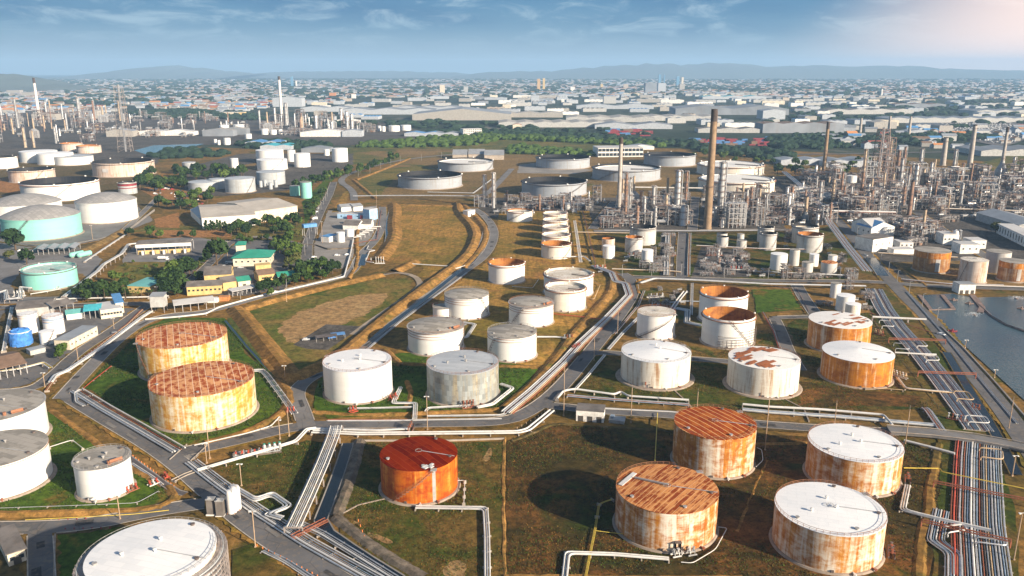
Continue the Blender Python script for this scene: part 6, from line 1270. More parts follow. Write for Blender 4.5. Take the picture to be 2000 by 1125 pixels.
for k, (u0, u1, v) in enumerate(((884, 912, 311), (915, 946, 310), (946, 984, 312))): bld((u0, v), (u1, v), 40, 8, 'gable', 'wall_tan', 'roof_metal', '%s of three brown-grey sheds behind the crude tanks' % nth(k + 1), 'shed', 'shed', rh=7, group='sheds behind the crude tanks')
bld((65, 499), (146, 495), 20, 4.5, 'saw', 'wall_grey', 'roof_metal', 'car park canopy with a zigzag grey roof below the aqua dome tank', 'car_canopy', 'canopy', open_=True, cols=9, rh=1.4)
for k, (u, v) in enumerate(((147, 503), (162, 503))):
    t = thing('pressure_vessel', ('left' if k == 0 else 'right') + ' one of two horizontal aqua vessels below the dome tanks', 'pressure vessel', G(u, v)); mb = MB(); mb.drum((-2, -3, 2.6), (3, 7, 2.6), 2.1, 14); part('shell', mb, M['aqua'], t); mb = MB(); mb.box((-1.5, -2, .8), (2.5, .8, 1.6)); mb.box((2, 5, .8), (2.5, .8, 1.6)); part('saddles', mb, M['sleeper'], t, smooth=False)
for u, v, mt, lb in ((417, 590, 'car_white', 'white shipping container beside the orange one'), (438, 587, 'roof_orange', 'orange shipping container beside the white one')):
    mb = MB(); mb.box((0, 0, 1.7), (7, 5, 2.6)); [mb.box((x, -2.55, 1.7), (.2, .15, 2.4)) for x in (-3, -1.5, 0, 1.5, 3)]; mb.box((0, 0, .25), (6.5, 4.6, .3)); solo('shipping_container', mb, M[mt], lb, 'container', None, G(u, v), .1, False)
for k, (u, v, w, vt, lb) in enumerate(((1853, 478, 24, 458, 'white box building left of the vertical white tank in the right plant'), (1893, 496, 38, 478, 'white box building below the vertical white tank in the right plant'), (1910, 486, 30, 470, 'white box building behind two others in the right plant'), (1560, 382, 30, 368, 'pale box building at the left of the right plant'), (1770, 485, 26, 474, 'low pale building right of the white block'))):
    bld((u - w / 2, v), (u + w / 2, v), 14, 8, 'flat', 'wall_white', 'roof_pale', lb, vt=vt, wins=3)
# ---------------------------------------------------------------- chimneys and process plant
def chimney(u, v, vt, wb, wt, mat, label, capf=0.06, rings=(0.55,), base=0, lad=False):
    g = G(u, v); h = Zat(g.y, vt); zc = g.y * math.cos(PITCH) + H * math.sin(PITCH); r0, r1 = wb * zc / F / 2, wt * zc / F / 2
    t = thing('chimney', label, 'chimney', g); mb = MB(); rr = lambda f: r0 + (r1 - r0) * f
    mb.lathe([(r0 * 1.15, 0), (r0 * 1.1, h * .02)] + [(rr(f / 8), h * f / 8) for f in range(0, 8)] + [(rr(1 - capf), h * (1 - capf))], 24); part('shaft', mb, M[mat], t)
    mb = MB(); mb.lathe([(rr(1 - capf) + .02, h * (1 - capf)), (r1 + .08, h), (r1 * .75, h), (r1 * .7, h * .97)], 24); part('sooty_top', mb, M['soot'], t)
    for f in rings: mb = MB(); q = rr(f); mb.lathe([(q, h * f), (q + .9, h * f), (q + .9, h * f + .25), (q, h * f + .25)], 24); railing(mb, q + .85, h * f + .2); part('platform', mb, M['steel_rusty'], t)
    mb = MB(); mb.bar((r0 + .3, 0, 0), (r1 + .3, 0, h * .98), .35); part('ladder', mb, M['steel_rusty'], t)
    if base: mb = MB(); mb.lathe([(r0 * base, 0), (r0 * base, h * .16), (r0 * 1.3, h * .3), (r0, h * .36)], 12); part('furnace_base', mb, M['vessel_grey'], t)
    return t
chimney(1381, 447, 213, 15, 11.5, 'stack_brown', 'tallest brown chimney with a sooty top in the central plant', .10, (.36,))
chimney(1208, 424, 268, 8.5, 6.8, 'stack_grey', 'grey concrete chimney left of the tallest brown one', .08, ())
chimney(1607, 351, 238, 7.6, 5.6, 'stack_brown', 'slim brown chimney with a sooty top at the back of the right plant', .12, (.5,))
chimney(1953, 350, 248, 7, 5, 'stack_grey', 'grey furnace chimney with a dark top near the right edge', .10, (.4,), base=3.2)
chimney(1893, 328, 243, 10.5, 7, 'stack_grey', 'thick grey chimney second from the right edge', .03, (.9,))
chimney(1841, 323, 268, 11, 8, 'stack_grey', 'stout grey chimney third from the right edge', .03, (.85,))
for u, v, vt, lb in ((1679, 266, 230, 'far grey chimney, leftmost of three beyond the right plant'), (1735, 262, 226, 'far grey chimney, middle of three beyond the right plant'), (1775, 264, 227, 'far grey chimney, rightmost of three beyond the right plant')): chimney(u, v, vt, 6, 4, 'stack_grey', lb, .02, ())
chimney(79, 246, 152, 7.5, 4.2, 'stack_white', 'white flare stack with a black top at the far left', .11, ())
chimney(550, 226, 149, 6, 4.5, 'stack_white', 'white flare stack with a black top in the far middle plant', .09, (.5,))
chimney(1801, 460, 408, 6, 5, 'vessel_tan', 'slim orange-tan chimney among rusty frames right of the blue-roofed shed', .04, ())
chimney(1572, 430, 383, 7, 6, 'vessel_tan', 'tan furnace chimney beside the raised pipe bridge', .04, (), base=2.2)
chimney(1775, 420, 352, 8, 6, 'vessel_rust', 'rusty chimney in the middle of the right plant', .05, (.3, .6))
def pcol(u, v, vt, wpx, mat, label, plats=3, name='process_column', group=None, dome=True):
    g = G(u, v); h = Zat(g.y, vt); zc = g.y * math.cos(PITCH) + H * math.sin(PITCH); r = max(.6, wpx * zc / F / 2)
    t = thing(name, label, 'process column', g, 0, group); mb = MB()
    mb.lathe([(r * 1.25, 0), (r, h * .08), (r, h * .62), (r * .86, h * .66), (r * .86, h - r), (r * .6, h - r * .3), (.01, h)], 14); part('shell', mb, M[mat], t)
    for k in range(plats):
        z = h * (.3 + .66 * k / max(1, plats - 1)) if plats > 1 else h * .9; q = r if z < h * .64 else r * .86
        mb = MB(); mb.lathe([(q, z), (q + 1.3, z), (q + 1.3, z + .3), (q, z + .3)], 12); railing(mb, q + 1.25, z + .3, t=.1); part('platform', mb, M['steel_rusty' if k % 2 else 'steel_frame'], t)
    mb = MB(); mb.tube([(r * .5, -r * .9, h), (r + .9, -r * .5, h * .97), (r + .9, -r * .5, h * .1)], max(.3, r * .2), 6); part('overhead_pipe', mb, M['pipe_silver'], t)
    mb = MB(); mb.bar((-r - .5, -.4, 0), (-r - .5, -.4, h * .95), .35); part('ladder', mb, M['steel_rusty'], t); return t
for a in ((946, 404, 340, 6, 'vessel_silver', 'silver column at the left end of the central plant, left of a pair', 4), (964, 406, 336, 5.5, 'vessel_silver', 'silver column at the left end of the central plant, right of a pair', 5), (1221, 432, 336, 6, 'vessel_rust', 'rusty column with platforms right behind the grey chimney', 7), (1229, 420, 346, 4, 'vessel_grey', 'thin grey column right of the grey chimney', 4),
          (1322, 412, 331, 11, 'vessel_silver', 'thick silver column with a crowded top between the two big chimneys', 6), (1339, 395, 333, 5, 'vessel_rust', 'thin rusty column beside the thick silver one', 5), (1333, 440, 400, 13, 'vessel_silver', 'fat silver reactor in front of the thick silver column', 3), (1406, 416, 314, 12, 'vessel_grey', 'big grey column with broad platforms right of the tallest chimney', 7), (1457, 412, 368, 6, 'vessel_grey', 'slim grey column at the right of the central plant', 3), (1465, 418, 364, 5, 'vessel_rust', 'slim rusty column at the right of the central plant', 5), (1476, 440, 386, 6, 'vessel_silver', 'slim silver column in front of the right of the central plant', 4), (1410, 444, 425, 6, 'vessel_white', 'white exhaust stack with a conical base in the central plant', 1),
          (1539, 425, 376, 7, 'vessel_white', 'white column beside the raised pipe bridge', 1), (1684, 365, 290, 5, 'vessel_tan', 'slim tan column left of the tall rusty tower', 4), (1750, 355, 292, 7, 'vessel_rust', 'rusty column right of the tall rusty tower', 5), (1783, 396, 320, 8, 'vessel_silver', 'silver column with platforms in front of the right plant', 6), (1680, 400, 333, 6, 'vessel_rust', 'rusty column in front of the left lattice in the right plant', 5), (1725, 372, 336, 4.5, 'vessel_tan', 'thin yellow-tan column below the tall rusty tower', 0), (1742, 372, 337, 4.5, 'vessel_tan', 'thin tan column right of the yellow-tan one', 2), (1765, 322, 286, 5, 'vessel_rust', 'thin rusty column at the back of the right plant', 3), (1798, 318, 290, 6, 'vessel_grey', 'grey column at the back of the right plant', 2), (1859, 356, 291, 5.5, 'vessel_grey', 'slim grey column in the right lattice frames', 4), (1641, 395, 335, 5, 'vessel_rust', 'slim rusty column left in the right plant', 4), (1646, 408, 362, 4, 'vessel_rust', 'slim rusty column in front of another left in the right plant', 4), (1820, 452, 432, 5, 'vessel_white', 'white column right of the orange-tan chimney', 1), (1864, 476, 448, 13, 'vessel_white', 'white vertical tank among white boxes in the right plant', 0), (1838, 469, 450, 6, 'vessel_white', 'small white vertical tank among white boxes in the right plant', 0),
          (235, 236, 196, 3, 'vessel_tan', 'tan column near the lattice derrick in the far left plant', 2), (157, 240, 190, 6, 'vessel_grey', 'thick grey column in the far left plant', 4), (185, 235, 195, 5, 'vessel_rust', 'red-grey column in the far left plant', 3), (4, 235, 204, 3, 'vessel_silver', 'pale thin column at the left edge of the far left plant', 1), (92, 232, 198, 3, 'vessel_silver', 'pale thin column right of the white flare stack', 1), (123, 232, 203, 3, 'vessel_silver', 'pale thin column further right of the white flare stack', 1), (132, 256, 220, 3, 'vessel_silver', 'pale thin column in front of the far left plant', 2), (50, 288, 248, 5, 'vessel_tan', 'tan column in front at the far left, left of two', 2), (67, 288, 254, 4, 'vessel_tan', 'tan column in front at the far left, right of two', 2), (36, 250, 190, 4, 'vessel_grey', 'grey column left of the white flare stack', 4),
          (560, 245, 200, 7, 'vessel_grey', 'blue-grey column right of the far white flare stack', 5), (538, 246, 210, 4, 'vessel_silver', 'silver column left of the far white flare stack', 3), (590, 252, 226, 6, 'vessel_tan', 'pale tan column in the far middle plant', 2), (618, 256, 224, 6, 'vessel_silver', 'silver column in the middle of the far middle plant', 4), (649, 258, 236, 6, 'vessel_silver', 'short silver column in the far middle plant', 2), (667, 240, 211, 6, 'vessel_silver', 'tall silver column at the right of the far middle plant', 4), (679, 262, 216, 5, 'vessel_silver', 'silver column with a bent pipe at the right of the far middle plant', 4), (688, 260, 222, 5, 'vessel_silver', 'pale column rightmost in the far middle plant', 3), (508, 250, 215, 3, 'vessel_silver', 'thin silver column leftmost in the far middle plant', 2)):
    pcol(*a)
EX = ((1700, 362, 316), (1733, 352, 272), (1757, 366, 308), (1770, 392, 338), (1800, 374, 328), (1815, 362, 316), (1830, 374, 338), (1876, 362, 318), (1906, 367, 332), (1926, 362, 322), (1975, 354, 306), (1992, 364, 320), (1600, 402, 352), (1625, 400, 348), (1660, 406, 362), (1700, 416, 370), (1716, 420, 378), (1740, 416, 374), (1762, 413, 362), (1545, 405, 362), (1250, 432, 372), (1275, 420, 362), (1300, 425, 378), (1380 + 50, 425, 378), (1495, 430, 376))
for k, (u, v, vt) in enumerate(sorted(EX)): pcol(u, v, vt, 4 + (k * 7 % 4), ('vessel_rust', 'vessel_grey', 'vessel_tan', 'vessel_silver', 'vessel_grey')[k % 5], '%s of the extra tall columns from left, between central and right plant' % nth(k + 1), 2 + k % 4, group='tall columns of the central and right plants')
# steel frames crowded with pipes and vessels: prototypes and copies
def frame_proto(w, d, h, lev, seed, smat, vm):
    r2 = random.Random(seed); t = thing('process_structure', 'x', 'process structure'); nx, ny = max(2, round(w / 6)), 2; mb = MB(); th = .32
    X = [-w / 2 + w * i / nx for i in range(nx + 1)]; Y = [-d / 2 + d * j / ny for j in range(ny + 1)]; Z = [h * k / lev for k in range(1, lev + 1)]
    for i, x in enumerate(X):
        for j, y in enumerate(Y):
            hh = h * r2.choice((1, 1, 1, (lev - 1) / lev)); mb.box((x, y, hh / 2), (th, th, hh))
    for z in Z:
        for y in Y: mb.box((0, y, z), (w, th * .8, th))
        for x in X: mb.box((x, 0, z), (th * .8, d, th))
    for k in range(nx): mb.bar((X[k], Y[0], Z[0]), (X[k + 1], Y[0], Z[-1] if lev < 3 else Z[1]), .18)
    part('frame', mb, M[smat], t, smooth=False)
    for z in Z:
        if r2.random() < .75: mb = MB(); x0 = r2.choice(X[:-1]); w2 = r2.uniform(.35, .95) * w; mb.box((max(-w / 2 + w2 / 2, min(w / 2 - w2 / 2, x0)), 0, z + .3), (w2, d * .94, .12)); part('deck', mb, M['roof_slate'], t, smooth=False)
    mb = MB()
    for k in range(int(w * lev * .55)):
        z = r2.choice(Z) + r2.uniform(.5, 1.4) if r2.random() < .7 else r2.uniform(.5, h); x, y = r2.uniform(-w / 2, w / 2), r2.uniform(-d / 2, d / 2); rr = r2.uniform(.12, .38); q = r2.random()
        if q < .45: mb.tube([(-w / 2 + r2.uniform(0, 2), y, z), (x, y, z), (x, y, max(.3, z - r2.uniform(2, 6)))], rr, 5, r2.randrange(4))
        elif q < .75: mb.tube([(x, -d / 2 - .4, z), (x, d / 2 + .3, z)], rr, 5, r2.randrange(4))
        else: mb.tube([(x, -d / 2 - .5, .2), (x, -d / 2 - .5, z), (x + r2.uniform(-3, 3), -d / 2 - .5, z)], rr, 5, r2.randrange(4))
    part('pipework', mb, [M['pipe_silver'], M['pipe_grey'], M['steel_rusty'], M['pipe_dark']], t)
    for k in range(int(nx * lev * .6) + 1):
        z = r2.choice([0] + Z[:-1]); x = r2.choice(X[:-1]) + w / nx / 2; y = r2.uniform(-d * .25, d * .25); mb = MB(); q = r2.random(); s_ = h / lev
        if q < .4: rr = min(1.4, s_ * .3); mb.drum((x - 2.4, y, z + rr + .6), (x + 2.4, y, z + rr + .6), rr, 10)
        elif q < .75: rr = r2.uniform(.7, 1.3); mb.lathe([(rr, z), (rr, z + s_ * .7), (rr * .6, z + s_ * .82), (.01, z + s_ * .86)], 10, 0, (x, y))
        else: mb.box((x, y, z + s_ * .35), (w / nx * .7, d * .5, s_ * .6))
        part('vessel', mb, M[r2.choice(vm)], t)
    remember(t); return t
VG = ['vessel_silver', 'vessel_grey', 'vessel_silver', 'vessel_rust']; VR = ['vessel_rust', 'vessel_tan', 'vessel_grey', 'vessel_silver']
PROTO = {'c': [frame_proto(20, 12, 12, 3, 1, 'steel_frame', VG), frame_proto(26, 10, 7, 2, 2, 'steel_pale', VG), frame_proto(13, 12, 18, 4, 3, 'steel_frame', VG), frame_proto(18, 14, 9, 2, 4, 'steel_rusty', VG)],
         'r': [frame_proto(20, 12, 14, 3, 5, 'steel_rusty', VR), frame_proto(28, 11, 8, 2, 6, 'steel_frame', VR), frame_proto(14, 13, 24, 5, 7, 'steel_rusty', VR), frame_proto(18, 14, 10, 2, 8, 'steel_rusty', VR), frame_proto(16, 10, 17, 4, 9, 'steel_pale', VR)]}
def mk_drum():
    t = thing('horizontal_vessel', 'x', 'pressure vessel'); mb = MB(); mb.drum((-4, 0, 3), (4, 0, 3), 1.5, 12); part('shell', mb, M['vessel_silver'], t)
    mb = MB(); [mb.box((x, 0, .8), (.6, 2, 1.6)) for x in (-2.8, 2.8)]; part('saddles', mb, M['sleeper'], t, smooth=False); mb = MB(); mb.tube([(1, 0, 4.4), (1, 0, 6), (5, 0, 6), (5, 0, .3)], .25, 6); part('nozzle_pipe', mb, M['pipe_white'], t); remember(t); return t
def mk_cooler():
    t = thing('air_cooler', 'x', 'air cooler'); mb = MB(); [mb.box((x, y, 3), (.35, .35, 6)) for x in (-6, 0, 6) for y in (-2.5, 2.5)]; part('legs', mb, M['steel_frame'], t, smooth=False); mb = MB(); mb.box((0, 0, 6.8), (13.5, 6, 1.6)); part('fin_box', mb, M['vessel_grey'], t, smooth=False)
    for x in (-4.2, 0, 4.2): mb = MB(); mb.lathe([(1.9, 7.6), (1.9, 8.3), (1.7, 8.3), (1.7, 7.7)], 14, 0, (x, 0)); part('fan_ring', mb, M['steel_pale'], t)
    remember(t); return t
def mk_furnace():
    t = thing('process_furnace', 'x', 'furnace'); mb = MB(); mb.box((0, 0, 6.5), (12, 7, 10)); mb.quad((-6, -3.5, 11.5), (6, -3.5, 11.5), (2, -1.5, 15), (-2, -1.5, 15)); mb.quad((6, 3.5, 11.5), (-6, 3.5, 11.5), (-2, 1.5, 15), (2, 1.5, 15)); mb.quad((6, -3.5, 11.5), (6, 3.5, 11.5), (2, 1.5, 15), (2, -1.5, 15)); mb.quad((-6, 3.5, 11.5), (-6, -3.5, 11.5), (-2, -1.5, 15), (-2, 1.5, 15)); part('firebox', mb, M['vessel_grey'], t, smooth=False)
    mb = MB(); mb.cyl((0, 0), 1.3, 15, 30, 12, 0, 1.1); part('stack', mb, M['vessel_tan'], t); mb = MB(); [mb.box((x, y, .8), (.5, .5, 1.6)) for x in (-5, 5) for y in (-3, 3)]; [mb.box((x, -3.65, 6.5), (.3, .3, 10)) for x in (-6, -2, 2, 6)]; part('buckstays', mb, M['steel_rusty'], t, smooth=False); remember(t); return t
XD, XC, XF = mk_drum(), mk_cooler(), mk_furnace(); FIRST = {}
def place(proto, loc, rz, sc_, label, group):
    if proto.name not in FIRST:
        FIRST[proto.name] = 1; proto.location = loc; proto.rotation_euler = (0, 0, rz); proto.scale = sc_; proto['label'] = label; proto['group'] = group; return proto
    return copy_tree(proto, loc, rz, label, group, sc_)
def inside(p, poly):
    c = False; j = len(poly) - 1
    for i in range(len(poly)):
        (x0, y0), (x1, y1) = poly[i], poly[j]
        if (y0 > p[1]) != (y1 > p[1]) and p[0] < (x1 - x0) * (p[1] - y0) / (y1 - y0) + x0: c = not c
        j = i
    return c
def near_road(g, m):
    for pl, w in RL:
        for q in pl[::3]:
            if abs(q.x - g.x) < m + w and abs(q.y - g.y) < m + w and (q - g.xy).length < m + w / 2: return True
    return False
def unit(poly, key, where, counts, ms, scl, rz0, road=9, seed=1):
    r2 = random.Random(seed); us = [p[0] for p in poly]; vs = [p[1] for p in poly]; W = [G(*p) for p in poly]; placed = []; items = []
    pw = [(w.x, w.y) for w in W]; xs = [p[0] for p in pw]; ys = [p[1] for p in pw]
    for kind, cnt in counts:
        for _ in range(cnt):
            for tr in range(60):
                g = Vector((r2.uniform(min(xs), max(xs)), r2.uniform(min(ys), max(ys)), 0))
                if not inside((g.x, g.y), pw): continue
                sp = ms * (1.0 if kind == 'frame' else .55)
                if any((g - q).length < (sp + s2) * .5 for q, s2 in placed): continue
                if road and near_road(g, road): continue
                placed.append((g, sp)); items.append((g.x / max(1, g.y), kind, g)); break
    cnt = {}
    items.sort(key=lambda i: i[0]); word = {'frame': 'piped steel frame', 'drum': 'horizontal vessel', 'cooler': 'air cooler', 'furnace': 'box furnace', 'col': 'slim column'}
    for _, kind, g in items:
        cnt[kind] = cnt.get(kind, 0) + 1; lb = '%s, %s from left, %s' % (word[kind], nth(cnt[kind]), where); gp = '%ss in the %s' % (word[kind], where)
        rz = rz0 + r2.choice((0, 0, 0, math.pi / 2)); s_ = scl * r2.uniform(.8, 1.25)
        if kind == 'frame': place(r2.choice(PROTO[key]), g, rz, (s_, s_, s_ * r2.uniform(.75, 1.25)), lb, gp)
        elif kind == 'drum': place(XD, g, rz, (s_, s_, s_), lb, gp)
        elif kind == 'cooler': place(XC, g, rz, (s_, s_, s_), lb, gp)
        elif kind == 'furnace': place(XF, g, rz, (s_, s_, s_ * r2.uniform(.8, 1.1)), lb, gp)
        else: COLS.append((g, r2.uniform(10, 26) * scl, r2.uniform(.8, 1.7) * scl ** .5, lb, gp, key))
COLS = []
unit([(938, 400), (1185, 400), (1185, 417), (1160, 422), (940, 420)], 'c', 'left wing of the central plant', (('frame', 10), ('drum', 12), ('col', 6)), 14, .75, 0, 8, 3)
unit([(985, 390), (1180, 390), (1182, 399), (985, 400)], 'c', 'pipe-rack strip below the dark crude tank', (('frame', 10), ('drum', 7), ('col', 4)), 14, .7, 0, 6, 4)
unit([(1190, 400), (1345, 388), (1346, 440), (1190, 446)], 'c', 'central plant left of the tallest chimney', (('frame', 22), ('furnace', 3), ('cooler', 6), ('drum', 17), ('col', 7)), 14, 1.0, 0, 7, 5)
unit([(1365, 390), (1515, 388), (1520, 440), (1366, 442)], 'c', 'central plant right of the tallest chimney', (('frame', 22), ('furnace', 2), ('cooler', 6), ('drum', 17), ('col', 9)), 14, 1.0, 0, 7, 6)
unit([(1535, 442), (1525, 400), (1560, 352), (1640, 400), (1640, 440)], 'c', 'plant under the raised pipe bridge', (('frame', 13), ('cooler', 3), ('drum', 12), ('col', 9)), 14, .95, .5, 7, 7)
unit([(1570, 350), (2060, 350), (2060, 372), (1600, 378)], 'r', 'back rows of the right plant', (('frame', 38), ('furnace', 3), ('cooler', 6), ('drum', 17), ('col', 13)), 18, 1.15, .15, 6, 8)
unit([(1610, 380), (1790, 376), (1800, 412), (1660, 425), (1630, 410)], 'r', 'front rows of the right plant', (('frame', 32), ('furnace', 1), ('cooler', 4), ('drum', 17), ('col', 17)), 14, .95, .15, 7, 9)
unit([(1800, 378), (2050, 376), (2050, 398), (1810, 410)], 'r', 'right end of the right plant', (('frame', 20), ('cooler', 6), ('drum', 12), ('col', 9)), 16, 1.0, .15, 7, 10)
unit([(1810, 404), (2040, 402), (2040, 425), (1905, 426), (1850, 436)], 'r', 'far right yard beyond the pond', (('frame', 10), ('drum', 8), ('cooler', 3)), 18, .7, .4, 5, 21)
unit([(1625, 432), (1665, 428), (1760, 432), (1740, 442), (1670, 440)], 'r', 'strip behind the blue-roofed shed', (('frame', 6), ('drum', 5)), 12, .6, .2, 3, 22)
unit([(1745, 440), (1830, 430), (1850, 470), (1770, 482)], 'r', 'rusty block right of the blue-roofed shed', (('frame', 10), ('drum', 9), ('cooler', 3)), 10, .75, .4, 4, 11)
unit([(-60, 296), (-60, 236), (60, 226), (260, 222), (260, 272), (210, 284), (100, 284)], 'r', 'far left plant', (('frame', 24), ('furnace', 4), ('drum', 20), ('col', 32)), 27, 1.6, 0, 0, 12)
unit([(262, 272), (262, 226), (420, 232), (490, 245), (470, 258), (380, 264), (320, 276)], 'c', 'low plant right of the lattice derrick', (('frame', 15), ('drum', 20), ('cooler', 9), ('col', 14)), 27, 1.35, 0, 0, 13)
unit([(500, 264), (545, 236), (700, 240), (735, 258), (690, 268)], 'c', 'far middle plant', (('frame', 21), ('furnace', 2), ('drum', 14), ('col', 23)), 27, 1.5, 0, 0, 14)
unit([(1375, 492), (1455, 494), (1458, 540), (1365, 540)], 'c', 'pump pad below the small twin tanks', (('frame', 12), ('drum', 10), ('col', 4)), 9, .42, 0, 2, 15)
unit([(1292, 458), (1342, 458), (1342, 540), (1292, 540)], 'c', 'pump pad left of the pale road', (('frame', 7), ('drum', 6)), 9, .4, 0, 5, 16)
unit([(1215, 498), (1290, 500), (1290, 535), (1215, 535)], 'c', 'pump plot below the grey open tanks', (('frame', 6), ('drum', 6)), 9, .4, 0, 3, 17)
unit([(1460, 532), (1600, 538), (1680, 545), (1600, 546), (1460, 542)], 'r', 'strip below the small tank group', (('frame', 8), ('drum', 6)), 9, .42, 0, 3, 18)
unit([(1265, 566), (1345, 566), (1335, 606), (1275, 606)], 'c', 'manifold yard above the stairway tank', (('frame', 5), ('drum', 5)), 8, .3, 0, 3, 19)
unit([(1500, 455), (1545, 455), (1540, 485), (1500, 482)], 'r', 'plot left of the furnace stack tanks', (('frame', 3), ('drum', 4)), 9, .4, 0, 3, 23)
unit([(1612, 470), (1650, 500), (1668, 535), (1640, 540), (1612, 500)], 'c', 'plot right of the furnace stack tanks', (('frame', 3), ('drum', 5)), 9, .4, 0, 3, 24)
unit([(1060, 528), (1130, 522), (1190, 528), (1190, 536), (1100, 534)], 'r', 'plot above the open cream tank', (('drum', 4),), 8, .3, 0, 3, 25)
unit([(1600, 600), (1640, 560), (1690, 566), (1700, 600), (1690, 615)], 'r', 'yard at the top of the pipe corridor', (('frame', 6), ('drum', 5)), 8, .35, 0, 3, 20)
for g, h, r, lb, gp, key in COLS:
    t = thing('process_column', lb, 'process column', g, 0, gp); mb = MB(); mb.lathe([(r * 1.2, 0), (r, h * .1), (r, h - r), (r * .6, h - r * .3), (.01, h)], 10); part('shell', mb, M[rng.choice(VG if key == 'c' else VR)], t)
    mb = MB()
    for f in (.45, .7, .93): mb.lathe([(r, h * f), (r + 1.0, h * f), (r + 1.0, h * f + .4), (r, h * f + .4)], 8)
    part('platforms', mb, M['steel_rusty' if key == 'r' else 'steel_frame'], t)
# special structures
def lattice(u, v, vt, w0, w1, label, mat, lev=10, name='lattice_tower', cat='lattice tower', tub=True, bar=.35):
    g = G(u, v); h = Zat(g.y, vt); t = thing(name, label, cat, g, .2); mb = MB(); q = lambda f: (w0 + (w1 - w0) * f) / 2
    C = ((-1, -1), (1, -1), (1, 1), (-1, 1))
    for k in range(lev):
        f0, f1 = k / lev, (k + 1) / lev
        for j in range(4):
            a, b = C[j], C[(j + 1) % 4]
            mb.bar((a[0] * q(f0), a[1] * q(f0), h * f0), (a[0] * q(f1), a[1] * q(f1), h * f1), bar); mb.bar((a[0] * q(f1), a[1] * q(f1), h * f1), (b[0] * q(f1), b[1] * q(f1), h * f1), bar * .7)
            mb.bar((a[0] * q(f0), a[1] * q(f0), h * f0), (b[0] * q(f1), b[1] * q(f1), h * f1), bar * .6)
    part('lattice', mb, M[mat], t, smooth=False)
    if tub: mb = MB(); [mb.tube([(x, y, 0), (x, y, h * 1.03)], .7, 6) for x, y in ((-1.2, 0), (1.2, .5), (0, -1))]; part('flare_pipes', mb, M['pipe_grey'], t)
lattice(246, 296, 169, 22, 13, 'tall grey lattice flare derrick rising over the far left plant', 'steel_frame', 12, 'flare_derrick', 'flare derrick', bar=.5)
lattice(1714, 362, 252, 17, 11, 'tall rusty tower of stacked frames in the right plant', 'steel_rusty', 9, 'frame_tower', 'frame tower', bar=.7)
lattice(1727, 360, 268, 15, 12, 'second rusty tower joined to the tallest one in the right plant', 'steel_rusty', 8, 'frame_tower', 'frame tower', bar=.7)
def big_frame(u0, u1, v, vt, d, label, mat='steel_pale', nx=8, lev=4):
    a, b = G(u0, v), G(u1, v); w = b.x - a.x; h = Zat(a.y, vt); t = thing('lattice_structure', label, 'steel frame', (a + b) / 2); mb = MB(); th = .55
    for i in range(nx + 1):
        for y in (-d / 2, d / 2): mb.box((-w / 2 + w * i / nx, y, h / 2), (th, th, h))
    for k in range(1, lev + 1):
        for y in (-d / 2, d / 2): mb.box((0, y, h * k / lev), (w, th * .8, th))
        for i in range(nx + 1): mb.box((-w / 2 + w * i / nx, 0, h * k / lev), (th * .8, d, th))
    part('frame', mb, M[mat], t, smooth=False)
    for k in range(lev):
        mb = MB(); [mb.drum((-w / 2 + w * (i + .2) / nx, 0, h * k / lev + 2), (-w / 2 + w * (i + .7) / nx, 0, h * k / lev + 2), 1.3, 8) for i in range(0, nx, 2)]; part('vessels', mb, M[VR[k % 4]], t)
big_frame(1686, 1710, 362, 305, 14, 'pale open frame left of the tall rusty tower', nx=4, lev=6); big_frame(1792, 1822, 358, 327, 12, 'pale open lattice frame in the right plant, left of two', nx=5); big_frame(1826, 1858, 358, 329, 12, 'pale open lattice frame in the right plant, right of two', nx=5)
big_frame(1420, 1452, 444, 396, 10, 'tall pale boiler casing frame in the central plant', nx=4, lev=5)
mb = MB(); a = G(1436, 443); mb.box((0, 5, 12), (22, 7, 22)); [mb.box((x, 1.2, 12), (.4, .6, 22)) for x in (-8, -4, 0, 4, 8)]; solo('boiler', mb, M['vessel_silver'], 'pale ribbed boiler box behind the frame in the central plant', 'boiler', None, a, 0, False)
t = thing('raised_tank', 'white tank on a steel stand in the right plant', 'tank', G(1661, 372)); mb = MB(); mb.cyl((0, 0), 6.2, 9, 19, 20); part('shell', mb, M['vessel_white'], t); mb = MB(); [mb.box((x, y, 4.5), (.6, .6, 9)) for x in (-4, 4) for y in (-4, 4)]; part('stand', mb, M['steel_rusty'], t, smooth=False)
# ---------------------------------------------------------------- trees
rng = random.Random(77)
def crown_mesh(name, h, r, n, mat, shape='round', seed=0):
    r2 = random.Random(seed); mb = MB(); lobes = []
    for k in range(7 if shape == 'round' else 5):
        if shape == 'tall': lobes.append((r2.uniform(-.25, .25) * r, r2.uniform(-.25, .25) * r, h * (.3 + .6 * k / 5), r * (.62 - .07 * k)))
        else: a = k * 2.4 + r2.uniform(-.4, .4); q = r * (0 if k == 0 else r2.uniform(.35, .65)); lobes.append((q * math.cos(a), q * math.sin(a), h * (.72 if k == 0 else r2.uniform(.45, .75)), r * (.62 if k == 0 else r2.uniform(.36, .52))))
    for k in range(n):
        lx, ly, lz, lr = r2.choice(lobes); d = Vector((r2.gauss(0, 1), r2.gauss(0, 1), r2.gauss(0, 1) + .25)).normalized(); p = Vector((lx, ly, lz)) + d * lr * (r2.random() ** .35)
        s_ = r2.uniform(.35, .75) * r * .28; nrm = (d + Vector((r2.gauss(0, .5), r2.gauss(0, .5), r2.gauss(0, .4)))).normalized(); a = nrm.cross(Vector((.3, .2, 1))).normalized(); b = nrm.cross(a)
        mb.quad(p - a * s_ - b * s_ * .6, p + a * s_ * .9 - b * s_ * .8, p + a * s_ + b * s_ * .7, p - a * s_ * .7 + b * s_)
    return mb.mesh('crown', M[mat], False)
